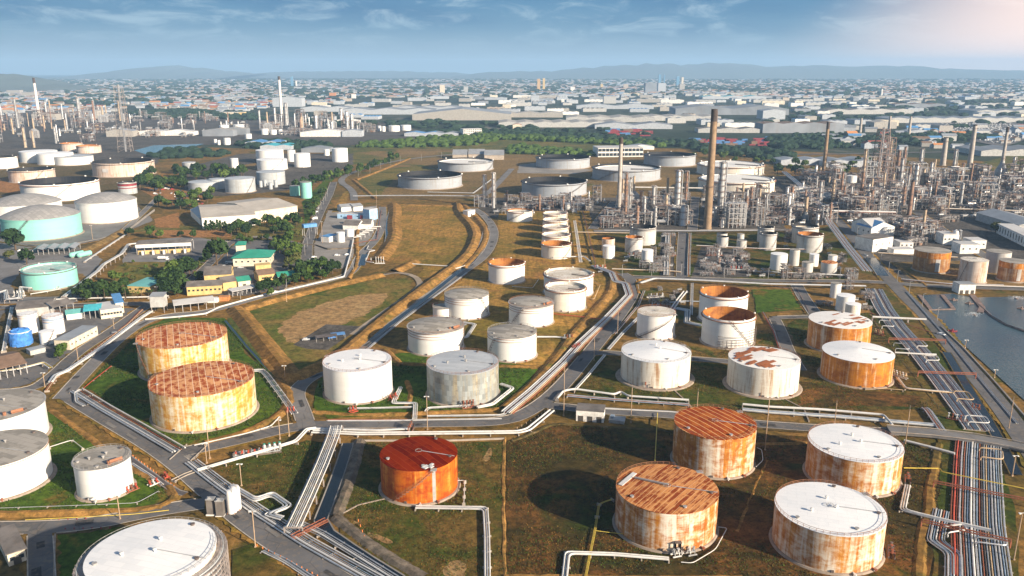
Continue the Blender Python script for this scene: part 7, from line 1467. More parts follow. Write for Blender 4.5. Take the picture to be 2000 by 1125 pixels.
def trunk_mesh(h, r):
    mb = MB(); mb.lathe([(r, 0), (r * .6, h * .55), (r * .25, h * .8)], 6)
    for a in (0.4, 2.2, 4.3): mb.tube([(0, 0, h * .35), (math.cos(a) * h * .14, math.sin(a) * h * .14, h * .6)], r * .4, 5)
    return mb.mesh('trunk', M['bark'])
def palm_meshes():
    r2 = random.Random(4); mb = MB()
    for k in range(16):
        a = k * 2.4; dr = r2.uniform(.4, 1.0); pts = [Vector((math.cos(a) * q * 2.6, math.sin(a) * q * 2.6, 7.5 + 1.2 * q - dr * 2.4 * q * q)) for q in (0, .35, .7, 1.0)]; sd_ = Vector((-math.sin(a), math.cos(a), 0))
        for i in range(3): w0, w1 = .5 - .1 * i, .42 - .13 * i; mb.quad(pts[i] - sd_ * w0, pts[i] + sd_ * w0, pts[i + 1] + sd_ * w1, pts[i + 1] - sd_ * w1)
    tb = MB(); tb.lathe([(.3, 0), (.2, 7.6)], 6); return mb.mesh('crown', M['leaf_mid'], False), tb.mesh('trunk', M['bark'])
TM = {'dark': [(crown_mesh('c', 10, 4.6, 420, 'leaf_dark', 'round', s), trunk_mesh(9, .4)) for s in (1, 2, 3)], 'mid': [(crown_mesh('c', 9, 4.2, 380, 'leaf_mid', 'round', s), trunk_mesh(8, .35)) for s in (4, 5, 6)],
      'olive': [(crown_mesh('c', 7, 3.6, 300, 'leaf_olive', 'round', s), trunk_mesh(6, .3)) for s in (7, 8)], 'tall': [(crown_mesh('c', 14, 3.4, 420, 'leaf_dark', 'tall', s), trunk_mesh(11, .35)) for s in (9, 10)], 'palm': [palm_meshes()]}
def tree(g, kind, label, group=None, s=1.0, name='tree', cat='tree'):
    t = thing(name, label, cat, g, rng.uniform(0, 6.28), group); k = s * rng.uniform(.75, 1.2); t.scale = (k, k, k * rng.uniform(.85, 1.15)); c, tr = rng.choice(TM[kind]); link('crown', c, t); link('trunk', tr, t); return t
NT_ = 0
def grove(poly, n, kinds, label, s=1.0, sp=5.0, seed=1, cat='tree'):
    global NT_
    r2 = random.Random(seed); pw = [(G(*p).x, G(*p).y) for p in poly]; xs = [p[0] for p in pw]; ys = [p[1] for p in pw]; got = []; tries = 0
    while len(got) < n and tries < n * 40:
        tries += 1; g = Vector((r2.uniform(min(xs), max(xs)), r2.uniform(min(ys), max(ys)), 0))
        if not inside((g.x, g.y), pw) or any((g - q).length < sp for q in got) or near_road(g, 1.5): continue
        if any((g - c).length < r_ + 3 for _, c, r_, _h in TANKS): continue
        got.append(g); NT_ += 1; k = r2.choice(kinds); tree(g, k, label, 'trees: ' + label, s, 'palm_tree' if k == 'palm' else 'shrub' if s < .55 else 'tree')
def row(px, n, kinds, label, s=1.0, jit=2.0):
    pl = resample(P2(px), 1e9); L = sum((b - a).length for a, b in zip(pl, pl[1:])); q = resample(pl, L / n)
    for p in q: k = rng.choice(kinds); tree(Vector((p.x + rng.uniform(-jit, jit), p.y + rng.uniform(-jit, jit), 0)), k, label, 'trees: ' + label, s, 'palm_tree' if k == 'palm' else 'tree')
grove([(262, 352), (300, 338), (350, 334), (440, 336), (490, 345), (440, 352), (370, 352), (368, 374), (310, 378), (268, 372)], 42, ('dark', 'dark', 'mid'), 'dark tree in the grove left of the silver tanks', 1.5, 9, 2)
grove([(300, 408), (340, 396), (410, 380), (425, 392), (380, 412), (310, 416)], 14, ('dark', 'mid'), 'dark tree beside the scrap yard', 1.3, 8, 3)
row([(590, 372), (640, 352), (700, 340), (750, 322), (775, 312)], 26, ('dark', 'mid'), 'green tree in the row along the road past the crude tanks', 1.25, 5)
row([(575, 372), (610, 360), (650, 347), (690, 337)], 10, ('dark',), 'dark tree in the second row along the road past the crude tanks', 1.2, 6)
row([(403, 452), (440, 450)], 8, ('tall',), 'slim dark cypress in front of the beige warehouse', .9, .5)
grove([(445, 452), (500, 440), (560, 432), (590, 440), (560, 462), (500, 464), (450, 462)], 20, ('dark', 'mid', 'mid'), 'green tree in front of the beige warehouse', 1.1, 6, 5)
tree(G(424, 518), 'dark', 'big dark tree standing alone on the works yard', None, 1.9); tree(G(431, 505), 'tall', 'tall dark conifer behind the big tree on the works yard', None, 1.3)
grove([(545, 500), (552, 468), (585, 462), (590, 500), (580, 530), (556, 520)], 15, ('mid', 'mid', 'olive'), 'leafy green tree left of the paved yard', 1.1, 5, 6)
grove([(325, 566), (330, 540), (375, 520), (382, 545), (355, 572)], 16, ('dark', 'mid'), 'green tree in the garden left of the yellow workshop', 1.1, 5, 7)
grove([(140, 588), (165, 572), (245, 566), (250, 582), (180, 590)], 24, ('dark', 'dark', 'palm'), 'dark tree in the palm row above the left road', 1.0, 4, 8)
row([(250, 585), (300, 583)], 5, ('palm',), 'palm tree in front of the teal-roofed building', .9, 1)
grove([(300, 585), (312, 560), (350, 556), (352, 580)], 9, ('dark', 'mid'), 'green tree right of the teal-roofed building', 1.0, 5, 9)
tree(G(224, 553), 'mid', 'palm-like green tree left of the teal-roofed building', None, 1.0); tree(G(260, 549), 'olive', 'small olive shrub behind the teal-roofed building', None, .6)
grove([(582, 552), (585, 534), (640, 518), (665, 518), (664, 540), (620, 550)], 17, ('dark', 'dark', 'mid'), 'dark tree at the lower edge of the paved yard', 1.05, 4.5, 10)
grove([(500, 588), (510, 560), (560, 552), (620, 552), (560, 570), (530, 582)], 13, ('dark', 'mid'), 'green tree along the road below the yellow house', .9, 4.5, 11)
grove([(455, 470), (545, 466), (548, 500), (535, 505), (530, 475), (460, 478)], 14, ('mid', 'dark', 'olive'), 'green tree behind the green-roofed building', .8, 5, 31)
grove([(556, 545), (556, 500), (580, 530), (578, 548)], 8, ('olive', 'mid'), 'green tree in the strip right of the green-roofed building', .8, 4, 32)
grove([(596, 438), (606, 400), (636, 372), (646, 376), (620, 405), (606, 440)], 12, ('mid', 'dark'), 'green tree along the tree-lined road', 1.0, 7, 33)
grove([(380, 548), (386, 520), (400, 512), (392, 548)], 6, ('mid', 'olive'), 'green tree between garden and workshops', .8, 4, 34)
tree(G(31, 489), 'dark', 'round dark tree in front of the aqua dome tank', None, 1.7); tree(G(53, 518), 'dark', 'round dark tree behind the open aqua tank', None, 1.4); tree(G(18, 506), 'olive', 'olive bush left of the open aqua tank', None, 1.1)
tree(G(252, 463), 'dark', 'dark tree at the end of the dome tank wall', None, 1.0); tree(G(293, 464), 'mid', 'green tree behind the loading canopy, leftmost', None, 1.0); tree(G(313, 466), 'mid', 'green tree behind the loading canopy, second from left', None, .9); tree(G(353, 464), 'dark', 'green tree behind the loading canopy, third from left', None, .9); tree(G(378, 466), 'dark', 'dark tree right of the loading canopy', None, .9)
grove([(220, 536), (250, 514), (368, 516), (330, 532), (240, 552)], 22, ('olive', 'mid'), 'low green shrub in the garden beds above the palms', .35, 3, 12)
tree(G(1944, 455), 'olive', 'orange-lit bush in front of the long shed at the right edge', None, 1.7); tree(G(1975, 458), 'mid', 'green bush beside the long shed at the right edge', None, 1.0)
grove([(1500, 346), (1520, 322), (1600, 318), (1700, 322), (1690, 340), (1600, 348)], 22, ('dark', 'mid', 'olive'), 'tree behind the raised pipe bridge', 1.4, 12, 13)
grove([(1300, 300), (1420, 306), (1560, 318), (1500, 324), (1380, 314)], 12, ('dark', 'mid'), 'tree on the verge beyond the crude tanks', 1.3, 12, 14)
grove([(112, 682), (128, 676), (132, 692), (116, 702)], 4, ('mid',), 'bright green bush at the end of the cream building', .6, 2.5, 15)
# rough grass on the near ground
cells = set()
for pl, w in RL:
    for q in pl:
        for dx in range(-int(w / 2) - 2, int(w / 2) + 3, 2):
            for dy in range(-int(w / 2) - 2, int(w / 2) + 3, 2): cells.add((int((q.x + dx) // 2), int((q.y + dy) // 2)))
def tufts(polys, n, mats, label, seed, hh=.45):
    r2 = random.Random(seed); P = [[(G(*p).x, G(*p).y) for p in q] for q in polys]; ar = [(max(p[0] for p in q) - min(p[0] for p in q)) * (max(p[1] for p in q) - min(p[1] for p in q)) for q in P]; mb = MB(); near = [(c, r_ * 1.06 + .6) for _, c, r_, _h in TANKS if c.y < 560]; c = 0; ph = seed * 3.1
    for k in range(n * 6):
        if c >= n: break
        q = r2.choices(P, ar)[0]; x, y = r2.uniform(min(p[0] for p in q), max(p[0] for p in q)), r2.uniform(min(p[1] for p in q), max(p[1] for p in q))
        if math.sin(x * .21 + ph) + math.sin(y * .17 - ph) + math.sin((x - y) * .08) < r2.uniform(-1.6, 1.6) or not inside((x, y), q) or (int(x // 2), int(y // 2)) in cells or any((x - w.x) ** 2 + (y - w.y) ** 2 < rr * rr for w, rr in near): continue
        c += 1; m_ = r2.randrange(len(mats))
        for j in range(3):
            a = r2.uniform(0, 6.28); w = r2.uniform(.08, .22); h = hh * r2.uniform(.5, 1.4); dx, dy = math.cos(a) * w, math.sin(a) * w; ox, oy = r2.uniform(-.3, .3), r2.uniform(-.3, .3)
            mb.tri((x + ox - dx, y + oy - dy, .3), (x + ox + dx, y + oy + dy, .3), (x + ox + r2.uniform(-.2, .2), y + oy + r2.uniform(-.2, .2), .35 + h), m_)
    tag(link('rough_grass', mb.mesh('rough_grass', [M[m_] for m_ in mats], False)), label, None, None, 'stuff')
tufts([[(160, 752), (285, 640), (440, 622), (565, 775), (548, 812), (345, 876)], [(0, 795), (150, 835), (345, 975), (305, 1000), (-40, 1008)], [(620, 735), (850, 690), (1040, 716), (985, 798), (640, 818)]], 14000, ['leaf_mid', 'leaf_olive', 'leaf_dark'], 'tufts of green grass on the lawns around the near tanks', 1)
tufts([[(395, 918), (598, 862), (640, 866), (565, 1042), (440, 940)], [(700, 866), (985, 864), (986, 1140), (760, 1140), (655, 1010)], [(990, 862), (1085, 828), (1310, 840), (1780, 862), (1850, 905), (1800, 1140), (988, 1140)], [(1120, 778), (1165, 705), (1560, 622), (1700, 612), (1840, 800), (1500, 808)]], 30000, ['leaf_olive', 'dry_grass', 'brown_field', 'leaf_mid'], 'rough dry grass on the fields around the rusty tanks', 2, .26)
# far greenery: masses nobody could count
def clumps(name, polys, n, mat, smin, smax, label, seed, hh=.8):
    r2 = random.Random(seed); mb = MB(); P = [[(G(*p).x, G(*p).y) for p in q] for q in polys]; ar = []
    for q in P: xs = [p[0] for p in q]; ys = [p[1] for p in q]; ar.append((max(xs) - min(xs)) * (max(ys) - min(ys)))
    for k in range(n):
        q = r2.choices(P, [a ** .75 for a in ar])[0]; xs = [p[0] for p in q]; ys = [p[1] for p in q]
        for tr in range(12):
            x, y = r2.uniform(min(xs), max(xs)), r2.uniform(min(ys), max(ys))
            if inside((x, y), q): break
        else: continue
        s_ = r2.uniform(smin, smax) * (1 + y / 9000); ring = 6; h = s_ * hh * r2.uniform(.8, 1.3); b = len(mb.v); a0 = r2.random() * 6
        for z, f in ((0, .75), (h * .5, 1.0), (h * .85, .6)):
            for j in range(ring): a = a0 + j * 6.2832 / ring; w = s_ * f * r2.uniform(.7, 1.15); mb.v.append((x + w * math.cos(a), y + w * math.sin(a), z * r2.uniform(.85, 1.15)))
        mb.v.append((x, y, h))
        for i in range(2):
            for j in range(ring): j2 = (j + 1) % ring; mb.face((b + i * ring + j, b + i * ring + j2, b + (i + 1) * ring + j2, b + (i + 1) * ring + j))
        for j in range(ring): mb.face((b + 2 * ring + j, b + 2 * ring + (j + 1) % ring, b + 3 * ring))
    o = link(name, mb.mesh(name, M[mat], False)); tag(o, label, None, None, 'stuff')
clumps('scrub_wood', [[(690, 287), (720, 279), (870, 268), (980, 266), (960, 280), (900, 287), (720, 290)], [(985, 300), (1000, 285), (1170, 300), (1160, 306), (1040, 302)], [(900, 262), (1000, 266), (1300, 280), (1300, 288), (1160, 281), (960, 272)]], 900, 'leaf_mid', 4, 9, 'scrubby woodland beyond the tank field', 1)
clumps('far_tree_belt', [[(830, 258), (1000, 258), (1160, 268), (1360, 280), (1360, 288), (1160, 277), (980, 268), (840, 265)], [(1340, 284), (1500, 296), (1560, 306), (1500, 312), (1360, 296)], [(1500, 270), (1700, 264), (1900, 262), (1960, 270), (1800, 282), (1600, 292), (1500, 292)], [(250, 222), (350, 215), (480, 222), (520, 236), (420, 232), (300, 232)], [(460, 282), (560, 276), (640, 284), (640, 296), (560, 290), (480, 290)], [(280, 305), (340, 295), (420, 296), (480, 304), (420, 308), (300, 312)]], 1700, 'leaf_far', 6, 11, 'belts of dark trees between the plant and the town', 2)
clumps('far_woodland', [[(-200, 215), (-200, 176), (160, 174), (500, 178), (560, 196), (400, 206), (150, 212)], [(500, 205), (500, 176), (900, 170), (1100, 172), (1100, 186), (900, 192), (700, 192)], [(1050, 184), (1200, 172), (1600, 170), (2200, 178), (2200, 190), (1500, 186), (1200, 190)], [(1500, 215), (1700, 200), (2200, 195), (2200, 235), (1900, 250), (1500, 250)], [(600, 245), (600, 236), (900, 238), (1000, 245), (1300, 262), (1200, 266), (900, 252)], [(-300, 178), (-300, 156), (2400, 156), (2400, 178)]], 7500, 'leaf_far', 8, 17, 'wooded gaps in the far town', 3, .55)
# ---------------------------------------------------------------- far town
rng = random.Random(99); LAND = []
def far_block(u, v, w, d, h, wall, roof, label, name='warehouse', cat='warehouse', group=None, rz=0.0, gable=True, g=None, bays=1):
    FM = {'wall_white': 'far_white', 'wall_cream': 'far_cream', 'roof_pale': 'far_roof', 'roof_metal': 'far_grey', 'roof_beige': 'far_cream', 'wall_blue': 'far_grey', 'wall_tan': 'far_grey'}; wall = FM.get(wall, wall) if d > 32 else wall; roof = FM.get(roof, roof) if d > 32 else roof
    g = G(u, v) if g is None else g; t = thing(name, label, cat, g, rz, group); mb = MB(); mb.box((0, 0, h / 2), (w, d, h)); part('wall', mb, M[wall], t, smooth=False); mb = MB(); bw = w / bays; LAND.append((g, max(w, d) * .6))
    for k in range(bays):
        x0, x1 = -w / 2 + bw * k, -w / 2 + bw * (k + 1); rh = bw * .05 + 1 if gable else .8; xm = (x0 + x1) / 2
        if gable:
            mb.quad((x0, -d / 2, h + .05), (xm, -d / 2, h + rh), (xm, d / 2, h + rh), (x0, d / 2, h + .05)); mb.quad((xm, -d / 2, h + rh), (x1, -d / 2, h + .05), (x1, d / 2, h + .05), (xm, d / 2, h + rh)); mb.tri((x0, -d / 2, h), (x1, -d / 2, h), (xm, -d / 2, h + rh), 1)
        else: mb.box((xm, 0, h + rh / 2), (bw + .5, d + .5, rh))
    part('roof', mb, [M[roof], M[wall]], t, smooth=False); return t
EXPL = [(760, 222, 330, 110, 15, 'wall_white', 'roof_metal', 'longest pale grey warehouse left of centre in the far industrial estate', 3), (905, 232, 300, 160, 18, 'wall_cream', 'roof_pale', 'large cream hall with blank walls left of centre in the far estate', 1), (840, 216, 240, 100, 14, 'wall_white', 'roof_metal', 'wide grey-roofed hall behind the longest pale warehouse', 3), (1095, 246, 340, 110, 12, 'wall_grey', 'roof_beige', 'row of beige gabled sheds just beyond the tree belt', 7),
        (1030, 228, 230, 80, 13, 'wall_cream', 'roof_beige', 'beige-roofed hall behind the gabled sheds', 3), (1190, 236, 260, 120, 12, 'wall_grey', 'roof_beige', 'wide beige roofed hall right of the gabled sheds', 4), (1235, 250, 200, 70, 10, 'wall_white', 'roof_metal', 'pale shed below the wide beige hall', 2), (1200, 212, 300, 70, 12, 'wall_white', 'roof_pale', 'bright white hall in the middle of the far estate', 2), (1420, 222, 380, 160, 20, 'wall_blue', 'roof_metal', 'huge pale blue-grey hall behind the tallest chimney', 2), (1330, 234, 220, 100, 12, 'wall_grey', 'roof_beige', 'grey-beige shed left of the tallest chimney', 4),
        (1505, 232, 70, 60, 26, 'wall_white', 'roof_pale', 'white cube-shaped block right of the tallest chimney', 1), (1430, 193, 330, 90, 12, 'wall_white', 'roof_turq', 'hall with turquoise roof in the far estate', 3), (1860, 238, 420, 90, 12, 'wall_grey', 'roof_pale', 'very long white-roofed hall at the right of the far estate', 8), (1960, 222, 260, 120, 12, 'wall_grey', 'roof_metal', 'grey roofed hall near the right edge of the far estate', 4), (1690, 222, 300, 80, 14, 'wall_grey', 'roof_slate', 'dark-roofed hall right of the slim brown chimney top', 4), (1560, 258, 200, 60, 22, 'wall_tan', 'roof_brown', 'dark brown works hall with stepped roof left of the slim brown chimney', 4), (1790, 210, 200, 70, 14, 'wall_tan', 'roof_brown', 'brown-roofed hall in the right of the far estate', 3), (640, 217, 180, 90, 14, 'wall_white', 'roof_metal', 'white hall right of the far white flare stack', 2), (565, 208, 120, 60, 34, 'wall_white', 'roof_pale', 'tall white block behind the far white flare stack', 1), (1420, 258, 150, 50, 9, 'wall_grey', 'roof_slate', 'low grey depot above the red container stacks', 3),
        (1990, 300, 190, 90, 9, 'wall_grey', 'roof_metal', 'grey-roofed sheds at the right edge beyond the plant', 4), (1650, 322, 90, 60, 8, 'wall_white', 'roof_pale', 'white-roofed shed behind the slim brown chimney', 2), (1558, 320, 70, 40, 8, 'wall_white', 'roof_pale', 'small white-roofed shed left of the slim brown chimney', 2), (1720, 250, 60, 50, 16, 'wall_cream', 'roof_beige', 'cream block between the far grey chimneys', 1), (1790, 262, 60, 40, 8, 'wall_white', 'roof_pale', 'small white shed below the car park', 1), (1250, 300 - 9, 50, 30, 6, 'wall_white', 'roof_metal', 'small pale shed right of the white office block', 1),
        (640, 266, 120, 30, 10, 'wall_white', 'roof_pale', 'long white shed in front of the far middle plant', 1), (690, 266, 45, 35, 13, 'wall_white', 'roof_pale', 'white block at the right end of the far middle plant', 1), (830, 265, 90, 40, 7, 'wall_white', 'roof_blue', 'blue-roofed shed beside the scrub field', 2), (868, 265, 70, 40, 7, 'wall_white', 'roof_metal', 'grey-roofed shed right of the blue-roofed one', 2), (520, 284, 70, 50, 8, 'wall_white', 'roof_blue', 'blue-roofed shed behind the stacked white tanks', 2), (545, 290, 60, 50, 7, 'wall_white', 'roof_turq', 'turquoise-roofed shed behind the stacked white tanks', 2), (620, 296, 50, 40, 7, 'wall_blue', 'roof_metal', 'grey shed with blue wall near the tree line', 1), (92, 234, 70, 40, 18, 'wall_cream', 'roof_brown', 'cream block right of the base of the white flare stack', 1), (176, 232, 30, 40, 24, 'wall_blue', 'roof_blue', 'bright blue block in the far left plant', 1), (190, 231, 26, 40, 24, 'wall_cream', 'roof_beige', 'cream block beside the bright blue block', 1), (240, 266, 60, 34, 13, 'wall_cream', 'roof_pale', 'cream block at the foot of the lattice derrick', 1), (430, 265, 70, 34, 13, 'wall_tan', 'roof_beige', 'tan shed among the small white tanks', 1), (460, 262, 60, 34, 13, 'wall_tan', 'roof_beige', 'second tan shed among the small white tanks', 1), (300, 264, 70, 30, 9, 'wall_white', 'roof_pale', 'white shed right of the lattice derrick', 1), (350, 264, 80, 30, 9, 'wall_white', 'roof_pale', 'second white shed right of the lattice derrick', 1)]
for u, v, w, d, h, wl, rf, lb, bays in EXPL: far_block(u, v, w, d, h, wl, rf, lb, bays=bays, rz=rng.choice((-.05, 0, .03)))
TOW = [(864, 184, 46, 30, 166, 'wall_cream', 'cream apartment tower in the far town, left of centre'), (1052, 178, 34, 30, 154, 'tower_gold', 'brown and gold tower in the far town, left of a pair'), (1062, 177, 26, 30, 153, 'wall_yellow', 'yellow and gold tower in the far town, right of a pair'), (1270, 182, 120, 60, 162, 'wall_blue', 'broad white factory block in the far town'), (1291, 181, 80, 60, 162, 'wall_white', 'bright white end of the broad factory block in the far town'), (1288, 164, 42, 30, 145, 'tower_blue', 'dark blue glass tower behind the broad factory block'), (1297, 164, 16, 30, 146, 'tower_blue', 'slim blue tower joined to the dark glass tower'), (1323, 168, 40, 30, 149, 'tower_blue', 'blue glass tower right of the broad factory block'), (1332, 168, 30, 30, 151, 'wall_cream', 'pale tower joined to the right blue glass tower'), (1331, 177, 60, 40, 164, 'wall_cream', 'cream block below the blue glass tower'), (571, 168, 30, 30, 149, 'tower_blue', 'dark blue tower right of the far white flare stack'), (579, 168, 16, 20, 158, 'wall_white', 'white slab beside the far dark blue tower'), (910, 180, 44, 20, 169, 'wall_grey', 'grey apartment slab in the far town'), (1118, 180, 46, 30, 170, 'wall_white', 'white block right of the gold towers'), (1190, 202, 90, 40, 188, 'wall_grey', 'grey blank cube in the far estate'), (1000 + 45, 200, 60, 40, 186, 'wall_white', 'white industrial block with tower in the far estate'), (1721, 190, 10, 10, 174, 'wall_white', 'white water tower in the far town on the right'), (691, 192, 34, 20, 184, 'wall_white', 'white block at the end of the far highway'), (1175, 172, 30, 20, 164, 'wall_yellow', 'yellow apartment block in the far town'), (1222, 174, 60, 20, 164, 'wall_tan', 'tan apartment block in the far town'), (30, 184, 130, 40, 176, 'wall_cream', 'long cream apartment row below the dark hill, left'), (60, 189, 120, 40, 180, 'wall_cream', 'second cream apartment row below the dark hill'), (110, 185, 130, 40, 176, 'wall_tan', 'tan apartment row below the dark hill'), (330, 182, 90, 40, 175, 'wall_tan', 'tan block in the far wooded town'), (450, 226, 100, 24, 219, 'wall_cream', 'cream school block with yellow end in the far town'), (474, 227, 30, 24, 219, 'wall_yellow', 'yellow block at the end of the cream school'), (650, 187, 60, 20, 181, 'roof_orange', 'bright orange block in the far town'), (1010, 254, 36, 26, 243, 'wall_cream', 'cream house block with a red roof beside the tree belt')]
for u, v, w, d, vt, wl, lb in TOW:
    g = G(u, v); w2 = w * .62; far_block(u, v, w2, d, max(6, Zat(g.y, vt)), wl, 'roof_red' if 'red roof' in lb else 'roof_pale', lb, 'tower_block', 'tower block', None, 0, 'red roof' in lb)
def dens(p): return not any((p - q).length < r + 8 for q, r in LAND)
WZ = [[(590, 240), (600, 200), (1000, 188), (1500, 184), (1500, 262), (1280, 262), (1000, 244), (700, 243)], [(1500, 190), (2050, 186), (2150, 262), (1700, 256), (1500, 262)]]
ROOFS = (('wall_white', 'roof_metal'), ('wall_white', 'roof_pale'), ('wall_cream', 'roof_beige'), ('wall_grey', 'roof_metal'), ('wall_white', 'roof_pale'), ('wall_grey', 'roof_slate'), ('wall_tan', 'roof_brown'), ('wall_white', 'roof_blue'), ('wall_cream', 'roof_pale'))
RW = {'roof_metal': 'grey metal', 'roof_pale': 'white', 'roof_beige': 'beige', 'roof_slate': 'dark grey', 'roof_brown': 'brown', 'roof_blue': 'blue', 'roof_red': 'red', 'roof_orange': 'orange', 'roof_teal': 'teal', 'roof_green': 'green'}
wl_ = []
for zi, z in enumerate(WZ):
    pw = [(G(*p).x, G(*p).y) for p in z]; xs = [p[0] for p in pw]; ys = [p[1] for p in pw]
    for k in range(3000):
        if len([1 for q in wl_ if q[0] == zi]) >= (130, 90)[zi]: break
        g = Vector((rng.uniform(min(xs), max(xs)), rng.uniform(min(ys), max(ys)) , 0)); w, d = rng.choice((rng.uniform(25, 70), rng.uniform(40, 120))), rng.uniform(20, 70); q = max(w, d) * .55
        if inside((g.x, g.y), pw) and not any((g - p).length < r + q for p, r in LAND): LAND.append((g, q)); wl_.append((zi, g, w, d))
wl_.sort(key=lambda q: q[1].x / q[1].y); cnt = {}
for zi, g, w, d in wl_:
    a, b = rng.choice(ROOFS); nm = '%s-roofed warehouse' % RW[b]; wh = 'far industrial estate' if zi == 0 else 'right part of the far industrial estate'; cnt[(nm, zi)] = cnt.get((nm, zi), 0) + 1
    far_block(0, 0, w, d, rng.uniform(8, 15), a, b, '%s, %s from left in the %s' % (nm, nth(cnt[(nm, zi)]), wh), rz=rng.choice((-.06, 0, .04, .1)), g=g, bays=rng.choice((2, 3, 4, 5)), group='warehouses in the ' + wh)
HC = [('wall_white', 'roof_red'), ('wall_white', 'roof_pale'), ('wall_cream', 'roof_orange'), ('wall_white', 'roof_metal'), ('wall_cream', 'roof_brown'), ('wall_white', 'roof_blue'), ('wall_grey', 'roof_pale'), ('wall_grey', 'roof_metal')]
HM = []
for a, b in HC:
    mb = MB(); mb.box((0, 0, 3.5), (14, 10, 7)); e_ = 7.02; mb.quad((-7.5, -5.6, e_), (7.5, -5.6, e_), (7.5, 0, e_ + 3), (-7.5, 0, e_ + 3), 1); mb.quad((-7.5, 0, e_ + 3), (7.5, 0, e_ + 3), (7.5, 5.6, e_), (-7.5, 5.6, e_), 1); mb.tri((-7, -5, 7), (-7, 0, e_ + 2.8), (-7, 5, 7)); mb.tri((7, -5, 7), (7, 5, 7), (7, 0, e_ + 2.8)); HM.append(mb)
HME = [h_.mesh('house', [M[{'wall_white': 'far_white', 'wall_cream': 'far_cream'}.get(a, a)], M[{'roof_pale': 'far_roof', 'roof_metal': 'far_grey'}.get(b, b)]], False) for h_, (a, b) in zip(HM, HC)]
HZ = [[(-150, 232), (-150, 178), (200, 172), (540, 176), (560, 208), (420, 224), (200, 222)], [(480, 205), (560, 172), (1000, 164), (1250, 172), (1200, 184), (900, 190), (700, 200), (560, 208)], [(1050, 190), (1150, 172), (1500, 168), (2200, 174), (2200, 196), (1600, 192)], [(1560, 262), (1700, 246), (2100, 250), (2100, 280), (1700, 296)], [(-400, 178), (-400, 156), (2500, 156), (2500, 174), (1200, 172)]]
hs = []; r2 = random.Random(8)
PW = [[(G(*p).x, G(*p).y) for p in z] for z in HZ]; counts = (2200, 2200, 2600, 90, 9000)
for zi, pw in enumerate(PW):
    xs = [p[0] for p in pw]; ys = [p[1] for p in pw]; c = 0; tr = 0
    while c < counts[zi] and tr < counts[zi] * 12:
        tr += 1; x, y = r2.uniform(min(xs), max(xs)), r2.uniform(min(ys), max(ys))
        if not inside((x, y), pw): continue
        v_ = math.sin(x * .0061 + y * .0023) + math.sin(y * .0052 - x * .0017) + math.sin((x + y) * .013)
        if v_ < r2.uniform(-1.2, 1.2): continue
        g = Vector((x, y, 0))
        if zi in (1, 2, 3) and not dens(g): continue
        hs.append((y / (1 if zi == 4 else 1), g, r2.randrange(len(HC)), r2.uniform(.6, 1.35) * (1 + y / 22000), zi)); c += 1
hs.sort(key=lambda q: q[0] / q[3]); sect = ('far left town', 'far middle town', 'far right town', 'far east streets', 'farthest town')
ind, rest = hs[:290], hs[290:]; ind.sort(key=lambda q: q[1].x / q[1].y); cnt = {}
for _, g, k, s_, zi in ind:
    a, b = HC[k]; key = (a, b, zi); cnt[key] = cnt.get(key, 0) + 1
    o = link('house', HME[k], None, g, r2.choice((0, .1, 1.57, -.2))); o.scale = (s_ * r2.uniform(.8, 2.2), s_, s_ * r2.uniform(.7, 1.2)); tag(o, '%s house with %s roof, %s from left in the %s' % (a.split('_')[1], RW[b], nth(cnt[key]), sect[zi]), 'house', 'houses in the ' + sect[zi])
mats_ = sorted({m_ for hc in HC for m_ in hc}); mi = {m_: i for i, m_ in enumerate(mats_)}; mb = MB()
for _, g, k, s_, zi in rest:
    a, b = HC[k]; w, d, h = 14 * s_ * r2.uniform(.8, 2.4), 10 * s_, 5.5 * s_ * r2.uniform(.7, 1.4); mb.box((g.x, g.y, h / 2), (w, d, h), mi[a]); mb.box((g.x, g.y, h + .6), (w + 1, d + 1, 1.2), mi[b])
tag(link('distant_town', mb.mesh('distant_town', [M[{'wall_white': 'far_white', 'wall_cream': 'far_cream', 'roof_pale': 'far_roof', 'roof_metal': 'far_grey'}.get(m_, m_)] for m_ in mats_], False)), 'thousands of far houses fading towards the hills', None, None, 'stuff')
# container stacks, parked cars
q = 0
for k in range(75):
    u = rng.uniform(1345, 1505) if k < 55 else rng.uniform(1180, 1270); v = rng.uniform(274, 286) if k < 55 else rng.uniform(257, 266); c = rng.choice(('container_red', 'container_red', 'container_red', 'roof_brown', 'container_blue')); mb = MB(); nz = rng.randrange(1, 4)
    for z in range(nz): mb.box((0, 0, 1.35 + z * 2.7), (rng.choice((12, 24)), 5, 2.55))
    q += 1; solo('container_stack', mb, M[c], '%s container stack in the %s' % ({'container_red': 'red', 'roof_brown': 'dark brown', 'container_blue': 'blue'}[c], 'depot right of the tallest chimney' if k < 55 else 'yard beyond the gabled beige sheds'), 'container stack', 'container stacks ' + c.split('_')[1] + (' east' if k < 55 else ' west'), G(u, v), 0, False)
mb = MB(); pc_ = [(G(*p).x, G(*p).y) for p in ((1800, 262), (1790, 242), (1960, 240), (2050, 255), (1960, 285), (1900, 272))]; xs = [p[0] for p in pc_]; ys = [p[1] for p in pc_]
for x in range(int(min(xs)), int(max(xs)), 6):
    for y in range(int(min(ys)), int(max(ys)), 9):
        if inside((x, y), pc_) and rng.random() < .35: mb.box((x, y, .9), (2.4, 4.6, 1.4), rng.randrange(3)); mb.box((x, y - .2, 1.9), (2.0, 2.4, .8), rng.randrange(3))
tag(link('parked_cars', mb.mesh('parked_cars', [M['car_white'], M['car_silver'], M['car_dark']], False)), 'huge lot of parked cars far off on the right', None, None, 'stuff')
field('car_park', [(1795, 264), (1785, 240), (1965, 237), (2060, 254), (1960, 288), (1895, 275)], 'asphalt', 0)
